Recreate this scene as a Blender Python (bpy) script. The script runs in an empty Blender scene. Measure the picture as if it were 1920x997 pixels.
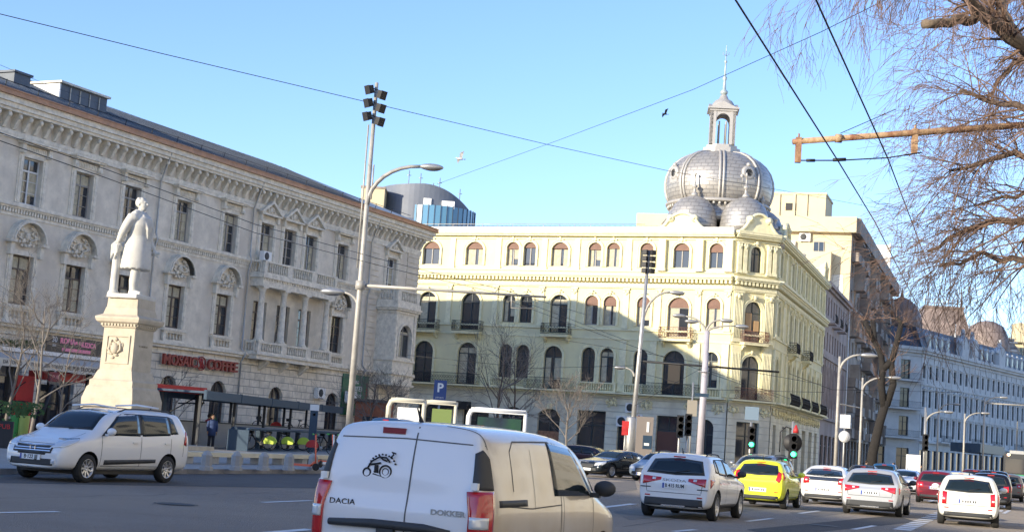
import bpy, bmesh, math, random
from mathutils import Vector, Matrix
from mathutils.bvhtree import BVHTree
R = math.radians
rnd = random.Random(7)
scene = bpy.context.scene
col = scene.collection

# ------------------------------------------------------------------ camera
F = 2750.0; CX, CY = 960.0, 498.5
ROLL = math.atan(.070); PITCH = math.atan(321 / F); CAMH = 1.6
cd = bpy.data.cameras.new('camera'); cam = bpy.data.objects.new('camera', cd); col.objects.link(cam)
cd.sensor_width = 36; cd.lens = F / 1920 * 36; cd.clip_end = 6000; cd.clip_start = .1
up0 = Vector((0, -math.sin(PITCH), math.cos(PITCH))); fw = Vector((0, math.cos(PITCH), math.sin(PITCH))); rt = Vector((1, 0, 0))
ix = rt * math.cos(ROLL) + up0 * math.sin(ROLL); iy = -rt * math.sin(ROLL) + up0 * math.cos(ROLL)
cam.matrix_world = Matrix(((ix.x, iy.x, -fw.x, 0), (ix.y, iy.y, -fw.y, 0), (ix.z, iy.z, -fw.z, CAMH), (0, 0, 0, 1)))
scene.camera = cam

# ------------------------------------------------------------------ light
SUN_AZ, SUN_EL = 233.0, 13.0          # direction TOWARDS the sun, clockwise from +Y
w = bpy.data.worlds.new('World'); scene.world = w; w.use_nodes = True
nt = w.node_tree; nt.nodes.clear()
sky = nt.nodes.new('ShaderNodeTexSky'); sky.sky_type = 'NISHITA'; sky.sun_disc = False
sky.sun_elevation = R(SUN_EL); sky.sun_rotation = R(SUN_AZ); sky.air_density = 1.0; sky.dust_density = .15; sky.ozone_density = 3.5
bg = nt.nodes.new('ShaderNodeBackground'); bg.inputs[1].default_value = .128
out = nt.nodes.new('ShaderNodeOutputWorld')
tint = nt.nodes.new('ShaderNodeMix'); tint.data_type = 'RGBA'; tint.blend_type = 'MULTIPLY'; tint.inputs['Factor'].default_value = 1; tint.inputs['B'].default_value = (.93, .875, 1.0, 1)
nt.links.new(sky.outputs[0], tint.inputs['A']); nt.links.new(tint.outputs['Result'], bg.inputs[0]); nt.links.new(bg.outputs[0], out.inputs[0])
sd = bpy.data.lights.new('sun', 'SUN'); sd.energy = 2.9; sd.angle = R(.6); sd.color = (1, .88, .68)
sun = bpy.data.objects.new('sun', sd); col.objects.link(sun)
sv = Vector((math.sin(R(SUN_AZ)) * math.cos(R(SUN_EL)), math.cos(R(SUN_AZ)) * math.cos(R(SUN_EL)), math.sin(R(SUN_EL))))
sun.rotation_euler = sv.to_track_quat('Z', 'Y').to_euler()
scene.view_settings.view_transform = 'Standard'; scene.view_settings.look = 'None'
scene.view_settings.exposure = 1.45; scene.view_settings.gamma = 1
scene.cycles.max_bounces = 6; scene.cycles.diffuse_bounces = 3; scene.cycles.glossy_bounces = 3

# ------------------------------------------------------------------ helpers
def ray(x, y):
    dx, dy = x - CX, y - CY
    u = dx * math.cos(ROLL) + dy * math.sin(ROLL); v = -dx * math.sin(ROLL) + dy * math.cos(ROLL)
    Y = F * math.cos(PITCH) + v * math.sin(PITCH)
    return u / Y, (F * math.sin(PITCH) - v * math.cos(PITCH)) / Y
def at(x, y, Y):
    a, b = ray(x, y); return Vector((a * Y, Y, b * Y + CAMH))
def gnd(x, y, z=0):
    a, b = ray(x, y); t = (z - CAMH) / b; return Vector((a * t, t, z))
def azd(a): return Vector((math.sin(R(a)), math.cos(R(a)), 0))
def rotaz(a): return R(90 - a)         # z rotation that turns local +x to azimuth a

_m = {}
def mat(name, color, rough=.6, metal=0, var=0, scale=2, bump=0, bscale=None, coat=0, spec=.5, emit=0, var2=None, v2scale=.3, alpha=None):
    if name in _m: return _m[name]
    m = bpy.data.materials.new(name); m.use_nodes = True; n = m.node_tree; b = n.nodes['Principled BSDF']
    c = (*color, 1); b.inputs['Base Color'].default_value = c
    b.inputs['Roughness'].default_value = rough; b.inputs['Metallic'].default_value = metal
    b.inputs['Coat Weight'].default_value = coat; b.inputs['Coat Roughness'].default_value = .05
    b.inputs['Specular IOR Level'].default_value = spec
    tc = n.nodes.new('ShaderNodeTexCoord')
    if var:
        t = n.nodes.new('ShaderNodeTexNoise'); t.inputs['Scale'].default_value = scale; t.inputs['Detail'].default_value = 8; t.inputs['Roughness'].default_value = .65
        n.links.new(tc.outputs['Object'], t.inputs['Vector'])
        r = n.nodes.new('ShaderNodeValToRGB'); r.color_ramp.elements[0].position = .3; r.color_ramp.elements[1].position = .7
        lo = [max(0, x * (1 - var)) for x in color]; hi = [min(1, x * (1 + var * .6)) for x in color]
        r.color_ramp.elements[0].color = (*lo, 1); r.color_ramp.elements[1].color = (*hi, 1)
        n.links.new(t.outputs['Fac'], r.inputs[0]); src = r.outputs[0]
        if var2:
            t2 = n.nodes.new('ShaderNodeTexNoise'); t2.inputs['Scale'].default_value = v2scale; t2.inputs['Detail'].default_value = 5
            mp = n.nodes.new('ShaderNodeMapping'); mp.inputs['Scale'].default_value = (1, 1, .35)
            n.links.new(tc.outputs['Object'], mp.inputs[0]); n.links.new(mp.outputs[0], t2.inputs['Vector'])
            r2 = n.nodes.new('ShaderNodeValToRGB'); r2.color_ramp.elements[0].position = .42; r2.color_ramp.elements[1].position = .66
            n.links.new(t2.outputs['Fac'], r2.inputs[0])
            mx = n.nodes.new('ShaderNodeMix'); mx.data_type = 'RGBA'
            n.links.new(r2.outputs[0], mx.inputs['Factor']); n.links.new(src, mx.inputs['A']); mx.inputs['B'].default_value = (*var2, 1)
            src = mx.outputs['Result']
        n.links.new(src, b.inputs['Base Color'])
    if bump:
        t = n.nodes.new('ShaderNodeTexNoise'); t.inputs['Scale'].default_value = bscale or scale * 4; t.inputs['Detail'].default_value = 6
        n.links.new(tc.outputs['Object'], t.inputs['Vector'])
        bp = n.nodes.new('ShaderNodeBump'); bp.inputs['Strength'].default_value = bump; bp.inputs['Distance'].default_value = .03
        n.links.new(t.outputs['Fac'], bp.inputs['Height']); n.links.new(bp.outputs[0], b.inputs['Normal'])
    if emit: b.inputs['Emission Color'].default_value = c; b.inputs['Emission Strength'].default_value = emit
    _m[name] = m; return m

def add_brick(m, bw, bh, mortar=.02, strength=.6, dist=.04, c2=None, axis='xz', smooth=.1):
    """courses cut into the surface: a brick pattern drives the bump (and a second colour)"""
    n = m.node_tree; b = n.nodes['Principled BSDF']; tc = n.nodes.new('ShaderNodeTexCoord')
    sp = n.nodes.new('ShaderNodeSeparateXYZ'); cb = n.nodes.new('ShaderNodeCombineXYZ')
    n.links.new(tc.outputs['Object'], sp.inputs[0]); n.links.new(sp.outputs[0], cb.inputs[0])
    n.links.new(sp.outputs[2 if axis == 'xz' else 1], cb.inputs[1])
    br = n.nodes.new('ShaderNodeTexBrick'); br.inputs['Scale'].default_value = 1; br.inputs['Brick Width'].default_value = bw; br.inputs['Row Height'].default_value = bh
    br.inputs['Mortar Size'].default_value = mortar; br.inputs['Mortar Smooth'].default_value = smooth
    br.inputs['Color1'].default_value = (1, 1, 1, 1); br.inputs['Color2'].default_value = (.9, .9, .9, 1); br.inputs['Mortar'].default_value = (0, 0, 0, 1)
    n.links.new(cb.outputs[0], br.inputs['Vector'])
    bp = n.nodes.new('ShaderNodeBump'); bp.inputs['Strength'].default_value = strength; bp.inputs['Distance'].default_value = dist
    n.links.new(br.outputs['Color'], bp.inputs['Height']); n.links.new(bp.outputs[0], b.inputs['Normal'])
    if c2:
        old = b.inputs['Base Color'].links
        mx = n.nodes.new('ShaderNodeMix'); mx.data_type = 'RGBA'
        if old: n.links.new(old[0].from_socket, mx.inputs['A'])
        else: mx.inputs['A'].default_value = b.inputs['Base Color'].default_value
        mx.inputs['B'].default_value = (*c2, 1); n.links.new(br.outputs['Fac'], mx.inputs['Factor']); n.links.new(mx.outputs['Result'], b.inputs['Base Color'])
    return m

class MB:
    def __init__(s): s.v = []; s.f = []; s.m = []; s.sm = []
    def add(s, vs, fs, m=0, sm=False):
        o = len(s.v); s.v += [tuple(p) for p in vs]
        for f in fs: s.f.append([o + i for i in f]); s.m.append(m); s.sm.append(sm)
        return s
    def box(s, x0, x1, y0, y1, z0, z1, m=0, M=None):
        vs = [(x, y, z) for z in (z0, z1) for y in (y0, y1) for x in (x0, x1)]
        if M is not None: vs = [tuple(M @ Vector(p)) for p in vs]
        return s.add(vs, [(0, 2, 3, 1), (4, 5, 7, 6), (0, 1, 5, 4), (2, 6, 7, 3), (0, 4, 6, 2), (1, 3, 7, 5)], m)
    def prism(s, poly, y0, y1, m=0, M=None):      # poly in (x,z), extruded in y
        n = len(poly); vs = [(x, y0, z) for x, z in poly] + [(x, y1, z) for x, z in poly]
        if M is not None: vs = [tuple(M @ Vector(p)) for p in vs]
        return s.add(vs, [list(range(n)), list(range(2 * n - 1, n - 1, -1))] + [(i, n + i, n + (i + 1) % n, (i + 1) % n) for i in range(n)], m)
    def slab(s, poly, z0, z1, m=0):               # poly in (x,y), extruded in z
        n = len(poly); vs = [(x, y, z0) for x, y in poly] + [(x, y, z1) for x, y in poly]
        return s.add(vs, [list(range(n - 1, -1, -1)), list(range(n, 2 * n))] + [(i, (i + 1) % n, n + (i + 1) % n, n + i) for i in range(n)], m)
    def tube(s, pts, rad, n=8, m=0, cap=True, sm=True):
        pts = [Vector(p) for p in pts]; k = len(pts); rs = rad if isinstance(rad, (list, tuple)) else [rad] * k
        vs = []; fs = []; ref = None
        for i, p in enumerate(pts):
            t = (pts[min(i + 1, k - 1)] - pts[max(i - 1, 0)])
            if t.length < 1e-9: t = Vector((0, 0, 1))
            t.normalize()
            if ref is None: ref = Vector((0, 0, 1)) if abs(t.z) < .9 else Vector((1, 0, 0))
            a = ref - t * ref.dot(t)
            if a.length < 1e-6: a = t.orthogonal()
            a.normalize(); b = t.cross(a); ref = a
            vs += [p + (a * math.cos(2 * math.pi * j / n) + b * math.sin(2 * math.pi * j / n)) * rs[i] for j in range(n)]
        for i in range(k - 1):
            fs += [(i * n + j, i * n + (j + 1) % n, (i + 1) * n + (j + 1) % n, (i + 1) * n + j) for j in range(n)]
        if cap: fs += [list(range(n - 1, -1, -1)), list(range((k - 1) * n, k * n))]
        return s.add(vs, fs, m, sm)
    def lathe(s, prof, c=(0, 0, 0), n=24, m=0, sm=True, axis='z', a0=0, cap=True):
        vs = []; k = len(prof)
        for r, z in prof:
            for j in range(n):
                a = 2 * math.pi * j / n + a0; x, y = r * math.cos(a), r * math.sin(a)
                p = (x, y, z) if axis == 'z' else ((z, x, y) if axis == 'x' else (x, z, y))
                vs.append((p[0] + c[0], p[1] + c[1], p[2] + c[2]))
        fs = [(i * n + j, i * n + (j + 1) % n, (i + 1) * n + (j + 1) % n, (i + 1) * n + j) for i in range(k - 1) for j in range(n)]
        if cap and prof[0][0] > 1e-4: fs.append(list(range(n - 1, -1, -1)))
        if cap and prof[-1][0] > 1e-4: fs.append(list(range((k - 1) * n, k * n)))
        return s.add(vs, fs, m, sm)
    def ball(s, c, r, m=0, n=10):
        rx, ry, rz = r if isinstance(r, (tuple, list)) else (r, r, r)
        pr = [(math.sin(math.pi * i / n), -math.cos(math.pi * i / n)) for i in range(n + 1)]
        o = len(s.v); s.lathe(pr, (0, 0, 0), n * 2, m)
        for i in range(o, len(s.v)): x, y, z = s.v[i]; s.v[i] = (x * rx + c[0], y * ry + c[1], z * rz + c[2])
        return s
    def mesh(s, name, mats):
        me = bpy.data.meshes.new(name); me.from_pydata(s.v, [], s.f)
        for m in (mats if isinstance(mats, (list, tuple)) else [mats]): me.materials.append(m)
        me.polygons.foreach_set('material_index', s.m); me.polygons.foreach_set('use_smooth', s.sm); me.update()
        return me
    def build(s, name, mats, parent=None, loc=(0, 0, 0), rz=0, fix=False):
        me = s.mesh(name, mats)
        if fix:
            b = bmesh.new(); b.from_mesh(me); bmesh.ops.remove_doubles(b, verts=b.verts, dist=1e-5); bmesh.ops.recalc_face_normals(b, faces=b.faces); b.to_mesh(me); b.free()
        return link(name, me, parent, loc, rz)
def link(name, me, parent=None, loc=(0, 0, 0), rz=0):
    o = bpy.data.objects.new(name, me); col.objects.link(o); o.parent = parent; o.location = loc
    o.rotation_euler = rz if isinstance(rz, (tuple, list)) else (0, 0, rz)
    return o
def tag(o, label, cat, group=None, kind=None):
    o['label'] = label; o['category'] = cat
    if group: o['group'] = group
    if kind: o['kind'] = kind
    return o
def struct(o): o['kind'] = 'structure'; return o
def thing(name, label, cat, loc=(0, 0, 0), rz=0, group=None):
    return tag(link(name, None, None, loc, rz), label, cat, group)
_kids = {}
def kids(o): return [c for c in bpy.data.objects if c.parent == o]
def dup(o, loc=None, rz=None, label=None, parent=None):
    def cp(a, par):
        c = a.copy(); col.objects.link(c); c.parent = par
        for k in kids(a): cp(k, c)
        return c
    c = cp(o, parent)
    if loc is not None: c.location = loc
    if rz is not None: c.rotation_euler = (0, 0, rz)
    if label: c['label'] = label
    return c
def sharp(o, ang=40):
    me = o.data
    for p in me.polygons: p.use_smooth = True
    me.set_sharp_from_angle(angle=R(ang)); return o
def text(name, s, size, m, parent=None, loc=(0, 0, 0), rot=(R(90), 0, 0), ext=.01, align='CENTER', bold=0, shear=0, sx=1):
    cu = bpy.data.curves.new('t', 'FONT'); cu.body = s; cu.size = size; cu.extrude = ext; cu.align_x = align; cu.align_y = 'CENTER'; cu.offset = bold; cu.shear = shear; cu.resolution_u = 3
    t = bpy.data.objects.new('t', cu); col.objects.link(t); bpy.context.view_layer.update()
    me = bpy.data.meshes.new_from_object(t.evaluated_get(bpy.context.evaluated_depsgraph_get())); me.materials.clear(); me.materials.append(m)
    bpy.data.objects.remove(t); o = link(name, me, parent, loc, rot); o.scale = (sx, 1, 1); return o

# ------------------------------------------------------------------ materials
M = dict(
 stucco=mat('grey stucco', (.78, .70, .57), .9, var=.26, scale=1.2, bump=.25, bscale=14, var2=(.62, .55, .45), v2scale=.5),
 stuccotrim=mat('grey stucco trim', (.80, .73, .60), .85, var=.3, scale=3, bump=.25, bscale=12),
 rust=mat('rusticated stucco', (.76, .68, .55), .9, var=.28, scale=1.5),
 ystucco=mat('yellow stucco', (.78, .71, .42), .85, var=.10, scale=.8, bump=.15, bscale=12, var2=(.66, .60, .38), v2scale=.45),
 ytrim=mat('pale yellow trim', (.80, .74, .48), .8, var=.2, scale=2.5),
 yrust=mat('banded pale stucco', (.78, .75, .60), .9, var=.2, scale=.9, var2=(.55, .52, .42), v2scale=.5),
 copper=mat('copper gutter', (.42, .22, .12), .5, .3, var=.3, scale=2),
 roofmetal=mat('zinc roof', (.50, .46, .39), .5, .15, var=.35, scale=.8, bump=.1),
 roofdark=mat('dark roof', (.07, .085, .11), .5, .2, var=.3, scale=1),
 roofbrown=mat('brown roof sheet', (.26, .20, .17), .6, .1, var=.35, scale=.7),
 silver=mat('silver scale sheet', (.42, .40, .37), .42, .45, var=.16, scale=1.3),
 silvertrim=mat('silver trim', (.44, .42, .39), .5, .3, var=.1, scale=3),
 glass=mat('window glass', (.03, .035, .045), .04, 0, spec=1.0),
 carglass=mat('car glass', (.012, .02, .024), .05, 0, spec=.55),
 glassb=mat('blue glass', (.10, .24, .36), .12, 0, spec=1.0),
 curtain=mat('curtain', (.52, .47, .34), .9, var=.35, scale=3),
 frame=mat('brown window frame', (.12, .09, .07), .6),
 framegrey=mat('grey window frame', (.32, .30, .27), .6),
 framew=mat('white window frame', (.7, .7, .68), .5),
 framedark=mat('dark green frame', (.03, .045, .05), .5),
 shutter=mat('brown roller shutter', (.20, .11, .08), .7, var=.25, scale=4),
 iron=mat('black iron', (.03, .03, .032), .5, .4),
 steel=mat('grey galvanised steel', (.42, .42, .41), .45, .6, var=.15, scale=3),
 polepaint=mat('pale painted pole', (.40, .38, .34), .5, .1, var=.2, scale=4),
 rustm=mat('rusty painted tube', (.50, .34, .20), .75, .1, var=.55, scale=9, bump=.3, var2=(.22, .08, .04), v2scale=5),
 stone=mat('warm limestone', (.50, .435, .33), .85, var=.18, scale=2.5, bump=.2, bscale=20),
 marble=mat('white marble', (.58, .56, .50), .75, var=.22, scale=3.5, bump=.15, bscale=25),
 cream=mat('cream plaster', (.64, .54, .35), .85, var=.08, scale=.6),
 creamb=mat('shabby beige plaster', (.40, .34, .28), .9, var=.4, scale=.6, bump=.2, var2=(.20, .17, .15), v2scale=.25),
 pinkwall=mat('old pinkish plaster', (.42, .35, .32), .9, var=.3, scale=.8, var2=(.28, .23, .21), v2scale=.3),
 whitewall=mat('pale plaster', (.60, .60, .58), .85, var=.22, scale=.5),
 dark=mat('near black', (.015, .015, .017), .6),
 cream2=mat('bright cream plaster', (.85, .78, .62), .85, var=.05, scale=.5),
 rubber=mat('tyre rubber', (.02, .02, .02), .85, bump=.2, scale=20),
 plastic=mat('dark grey plastic', (.035, .037, .04), .6),
 rim=mat('wheel alloy', (.55, .55, .56), .35, .7),
 red=mat('red lamp glass', (.45, .012, .015), .12, coat=1),
 redpaint=mat('red paint', (.50, .03, .03), .5, var=.15, scale=3),
 lampw=mat('clear lamp glass', (.65, .67, .68), .1, .2, coat=1),
 plate=mat('white plate', (.75, .76, .76), .4),
 blue=mat('blue enamel', (.02, .06, .35), .4),
 ink=mat('black ink', (.01, .01, .01), .5),
 white=mat('white paint', (.78, .78, .76), .5),
 navy=mat('navy steel', (.03, .06, .10), .45, .2),
 chrome=mat('chrome', (.7, .7, .72), .15, .9),
 green=mat('leaf green', (.05, .11, .03), .8, var=.4, scale=6),
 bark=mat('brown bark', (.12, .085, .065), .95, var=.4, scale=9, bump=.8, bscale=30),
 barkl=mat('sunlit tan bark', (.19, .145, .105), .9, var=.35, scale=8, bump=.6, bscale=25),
 twig=mat('twig', (.22, .14, .10), .9, var=.3, scale=3),
)
add_brick(M['silver'], .62, .34, .03, .8, .05, c2=(.28, .265, .25))
add_brick(M['rust'], 1.1, .46, .02, .9, .05, c2=(.36, .33, .29))
add_brick(M['yrust'], 60, .55, .035, .9, .06, c2=(.58, .55, .44))
def paint(name, c, rough=.3, metal=0): return mat(name, c, rough, metal, coat=.8)

def reflection_tint(m, c2):  # beige reflection of sunlit fronts painted into the colour of side-facing surfaces
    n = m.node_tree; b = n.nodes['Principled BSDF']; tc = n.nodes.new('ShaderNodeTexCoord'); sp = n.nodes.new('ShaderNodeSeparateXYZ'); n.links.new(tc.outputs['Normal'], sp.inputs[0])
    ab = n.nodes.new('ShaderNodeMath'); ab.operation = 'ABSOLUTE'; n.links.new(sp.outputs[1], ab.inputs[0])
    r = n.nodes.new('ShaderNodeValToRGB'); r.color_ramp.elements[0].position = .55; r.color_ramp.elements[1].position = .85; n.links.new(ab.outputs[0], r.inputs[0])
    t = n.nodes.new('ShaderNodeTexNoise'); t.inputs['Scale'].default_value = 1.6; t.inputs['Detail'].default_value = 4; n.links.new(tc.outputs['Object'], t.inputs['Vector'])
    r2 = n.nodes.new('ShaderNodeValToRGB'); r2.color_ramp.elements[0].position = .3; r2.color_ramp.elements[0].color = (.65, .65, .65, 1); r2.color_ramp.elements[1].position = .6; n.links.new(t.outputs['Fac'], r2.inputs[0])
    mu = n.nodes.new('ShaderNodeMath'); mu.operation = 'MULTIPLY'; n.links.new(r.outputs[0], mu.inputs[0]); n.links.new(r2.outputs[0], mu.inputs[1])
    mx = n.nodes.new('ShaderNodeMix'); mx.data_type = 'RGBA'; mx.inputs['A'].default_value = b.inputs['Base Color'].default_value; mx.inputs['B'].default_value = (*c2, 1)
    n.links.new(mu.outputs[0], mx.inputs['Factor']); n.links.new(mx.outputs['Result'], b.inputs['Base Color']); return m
# ------------------------------------------------------------------ facade kit
def arc(xa, xb, zs, rise, n=10):
    """points of an arch from (xa,zs) over the crown to (xb,zs)"""
    if rise <= 0: return [(xa, zs), (xb, zs)]
    cx = (xa + xb) / 2; a = (xb - xa) / 2
    if rise >= a * .98: return [(cx - a * math.cos(math.pi * i / n), zs + rise * math.sin(math.pi * i / n)) for i in range(n + 1)]
    r = (a * a + rise * rise) / (2 * rise); th = math.asin(a / r); cz = zs + rise - r
    return [(cx + r * math.sin(-th + 2 * th * i / n), cz + r * math.cos(-th + 2 * th * i / n)) for i in range(n + 1)]
def wall(mb, x0, x1, z0, z1, ops, d=.3, m=0, y=0):
    xs = sorted({x0, x1, *[o[0] for o in ops], *[o[1] for o in ops]}); zs = sorted({z0, z1, *[o[2] for o in ops], *[o[3] for o in ops]})
    for i in range(len(xs) - 1):
        a, b = xs[i], xs[i + 1]; cx = (a + b) / 2; run = None
        for j in range(len(zs) - 1):
            cz = (zs[j] + zs[j + 1]) / 2
            hole = any(o[0] < cx < o[1] and o[2] < cz < o[3] for o in ops)
            if not hole: mb.add([(a, y, zs[j]), (b, y, zs[j]), (b, y, zs[j + 1]), (a, y, zs[j + 1])], [(0, 1, 2, 3)], m)
    for o in ops:
        xa, xb, za, zb = o[:4]; rise = o[4] if len(o) > 4 else 0
        A = arc(xa, xb, zb - rise, rise); k = len(A)
        if rise:
            for i in range(k - 1):
                p, q = A[i], A[i + 1]
                mb.add([(p[0], y, p[1]), (q[0], y, q[1]), (q[0], y, zb), (p[0], y, zb)], [(0, 1, 2, 3)], m)
        loop = [(xa, za)] + A + [(xb, za)]
        for i in range(len(loop)):
            p, q = loop[i], loop[(i + 1) % len(loop)]
            mb.add([(p[0], y, p[1]), (p[0], y + d, p[1]), (q[0], y + d, q[1]), (q[0], y, q[1])], [(0, 1, 2, 3)], m)
def archframe(mb, w, h, rise, t, y0, y1, m=0, z0=0, sill=False):
    """a flat band of width t round an opening of width w and height h"""
    A = arc(-w / 2, w / 2, h - rise, rise, 12); B = arc(-w / 2 - t, w / 2 + t, h - rise, rise + t if rise else 0, 12)
    if not rise: B = [(-w / 2 - t, h + t), (w / 2 + t, h + t)]
    A = [(-w / 2, z0)] + A + [(w / 2, z0)]; B = [(-w / 2 - t, z0)] + B + [(w / 2 + t, z0)]
    for i in range(len(A) - 1):
        a, b, c, d_ = A[i], A[i + 1], B[i + 1], B[i]
        vs = [(p[0], y, p[1]) for y in (y0, y1) for p in (a, b, c, d_)]
        mb.add(vs, [(0, 1, 2, 3), (7, 6, 5, 4), (3, 2, 6, 7), (0, 4, 5, 1), (1, 5, 6, 2), (0, 3, 7, 4)], m)
_wc = {}
def winmesh(w, h, rise, fm, shut=0, curt=0, tr=.28, mul=1):
    k = (round(w, 2), round(h, 2), round(rise, 2), fm.name, shut, curt, mul)
    if k in _wc: return _wc[k]
    f = MB(); archframe(f, w - .14, h - .07, max(rise - .07, 0), .07, -.06, .02)
    f.box(-w / 2 + .05, w / 2 - .05, -.06, .02, 0, .09)
    zt = h * (1 - tr)
    if tr: f.box(-w / 2 + .07, w / 2 - .07, -.07, .02, zt - .04, zt + .05)
    if mul: f.box(-.045, .045, -.065, .02, .09, zt - .04)
    if mul > 1:
        for q in (.36, .7): f.box(-w / 2 + .07, w / 2 - .07, -.055, .02, zt * q, zt * q + .03)
    if mul: f.box(-.03, .03, -.06, .02, zt + .05, h - .09)
    g = MB(); A = arc(-w / 2, w / 2, h - rise, rise, 10); L = [(-w / 2, 0)] + A + [(w / 2, 0)]
    g.add([(x, 0, z) for x, z in L], [list(range(len(L)))[::-1]])
    fm_ = f.mesh('window', fm); gm = g.mesh('pane', M['glass']); cm = sm = None
    if curt:
        c = MB(); a = w / 2 - .08
        def strip(x0, x1, z0, z1, s):
            n = 10; vs = []
            for i in range(n + 1):
                x = x0 + (x1 - x0) * i / n; yy = -.012 - .012 * (i % 2)
                vs += [(x, yy, z0), (x, yy, z1)]
            c.add(vs, [(2 * i, 2 * i + 2, 2 * i + 3, 2 * i + 1) for i in range(n)])
        if curt == 1: strip(-a, -.06, .1, zt - .05, 1); strip(.06 + a * .3, a, .1, zt - .05, 1)
        if curt == 2: strip(-a, -.06, .1, zt - .05, 1); strip(-a, a, zt + .05, h - .12 - rise * .4, 1)
        if curt == 3: strip(-a, -a * .35, .1, zt - .05, 1); strip(.06, a, zt * .3, zt - .05, 1)
        cm = c.mesh('curtain', M['curtain'])
    if shut:
        s = MB(); zs = h - shut; B_ = [p for p in arc(-w / 2 + .02, w / 2 - .02, h - rise - .01, rise, 10)]
        s.prism([(-w / 2 + .02, zs)] + B_ + [(w / 2 - .02, zs)], -.13, -.08)
        n = int(shut / .11)
        for i in range(n):
            z = zs + i * .11
            if z < h - rise - .1: s.box(-w / 2 + .02, w / 2 - .02, -.15, -.13, z + .015, z + .085)
        sm = s.mesh('shutter', M['shutter'])
    _wc[k] = (fm_, gm, cm, sm); return _wc[k]
class Fac:
    def __init__(s, root, o, rz): s.root = root; s.o = Vector(o); s.rz = rz
    def P(s, x, y, z): return s.o + Matrix.Rotation(s.rz, 3, 'Z') @ Vector((x, y, z))
    def part(s, mb, name, m, par=None, at=(0, 0, 0), fix=False):
        return mb.build(name, m, par or s.root, s.P(*at) if par is None else at, s.rz if par is None else 0, fix)
    def put(s, name, me, x, y, z): return link(name, me, s.root, s.P(x, y, z), s.rz)
    def win(s, x, z, w, h, rise=0, d=.28, fm=None, shut=0, curt=0, tr=.28, mul=1, label=None):
        a, b, c, e = winmesh(w, h, rise, fm or M['frame'], shut, curt, tr, mul)
        o = s.put('window', a, x, d, z); link('pane', b, o)
        if c: link('curtain', c, o)
        if e: link('shutter', e, o)
        return o
def balus(mb, x0, x1, z0, z1, y0, y1, post=.22, sp=.24, ends=True, along='x'):
    """stone balustrade: rails, end posts and turned balusters"""
    def bx(a, b, c, d_, e, f):
        if along == 'x': mb.box(a, b, c, d_, e, f)
        else: mb.box(c, d_, a, b, e, f)
    bx(x0, x1, y0 - .03, y1 + .03, z1 - .12, z1); bx(x0, x1, y0, y1, z0, z0 + .1)
    if ends: bx(x0, x0 + post, y0 - .01, y1 + .01, z0, z1 + .02); bx(x1 - post, x1, y0 - .01, y1 + .01, z0, z1 + .02)
    n = max(1, int((x1 - x0 - 2 * post) / sp)); h = z1 - z0 - .22; ym = (y0 + y1) / 2
    for i in range(n):
        x = x0 + post + (i + .5) * (x1 - x0 - 2 * post) / n
        c = (x, ym, z0 + .1) if along == 'x' else (ym, x, z0 + .1)
        mb.lathe([(.045, 0), (.075, h * .3), (.035, h * .6), (.06, h * .9), (.06, h)], c, 6)
def cornice(mb, x0, x1, prof, m=0):
    """moulding: steps of (z0,z1,out) as boxes that grow outward"""
    for i, (z0, z1, o) in enumerate(prof): mb.box(x0 - o, x1 + o, -o, .05, z0 + .001, z1, m)
def railing(mb, x0, x1, z0, z1, y, belly=.0, sp=.13, ring=True, along='x'):
    def p(x, yy, z): return (x, yy, z) if along == 'x' else (yy, x, z)
    for z in (z0 + .03, z1): mb.tube([p(x0, y, z), p(x1, y, z)], .022, 4)
    n = max(2, int((x1 - x0) / sp))
    for i in range(n + 1):
        x = x0 + (x1 - x0) * i / n
        mb.tube([p(x, y, z0), p(x, y - belly, z0 + (z1 - z0) * .35), p(x, y, z1)], .012, 3, cap=False)
    if ring:
        k = max(1, int((x1 - x0) / .26)); r = .11
        for i in range(k):
            x = x0 + (i + .5) * (x1 - x0) / k
            for zc in (z0 + .28, z0 + .62):
                mb.tube([p(x + r * math.cos(a), y - belly * .7, zc + r * math.sin(a)) for a in [j * math.pi / 4 for j in range(9)]], .016, 3, cap=False)
def ornament(mb, x, z, w, h, y, seed=1, n=26):
    r_ = random.Random(seed)
    for i in range(n):
        a = r_.random() * 2 * math.pi; q = r_.random() ** .5
        mb.ball((x + w / 2 * q * math.cos(a), y, z + h / 2 * q * math.sin(a)), (r_.uniform(.05, .12), r_.uniform(.04, .09), r_.uniform(.05, .12)), n=4)
    mb.ball((x, y - .03, z), (.17, .12, .22), n=5)
    for sx in (-1, 1): mb.tube([(x + sx * w * .15, y - .02, z - h * .2), (x + sx * w * .42, y - .05, z - h * .05), (x + sx * w * .36, y - .05, z + h * .28), (x + sx * w * .2, y - .02, z + h * .2)], .05, 5)

# ------------------------------------------------------------------ left palace
B0 = Vector((-7.2245, 113, 0)); dL = azd(26); A0 = B0 - dL * 62
pal = thing('stucco_palace', 'long grey stucco palace with columned balcony behind the statue', 'building', A0, rotaz(26))
f = Fac(pal, (0, 0, 0), 0); LX = 62.0
ZT = 11.85
c2 = [4.6, 8.7, 12.7, 16.7, 20.6, 24.5, 28.5, 33.15, 37.8, 51.0]; tri = [41.75, 44.4, 46.95]; bayc = 57.9
wi = MB(); ops = []
for x in c2 + tri + [bayc]: ops.append((x - .7, x + .7, ZT, 14.3))
for x in c2 + tri: ops.append((x - .75, x + .75, 6.65, 9.2))
wall(wi, 0, LX, 5.75, 17.0, ops, .32)
wi.box(0, LX, .5, 14, 0, 16.9) if False else None
wi.add([(0, 0, 0), (0, 34, 0), (0, 34, 17), (0, 0, 17)], [(0, 1, 2, 3)]); wi.add([(LX, 0, 0), (LX, 34, 0), (LX, 34, 17), (LX, 0, 17)], [(0, 1, 2, 3)]); wi.add([(0, 15, 0), (LX, 34, 0), (LX, 34, 17), (0, 15, 17)], [(3, 2, 1, 0)])  # unseen rear deepened so its bulk shades the yellow palace front
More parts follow.
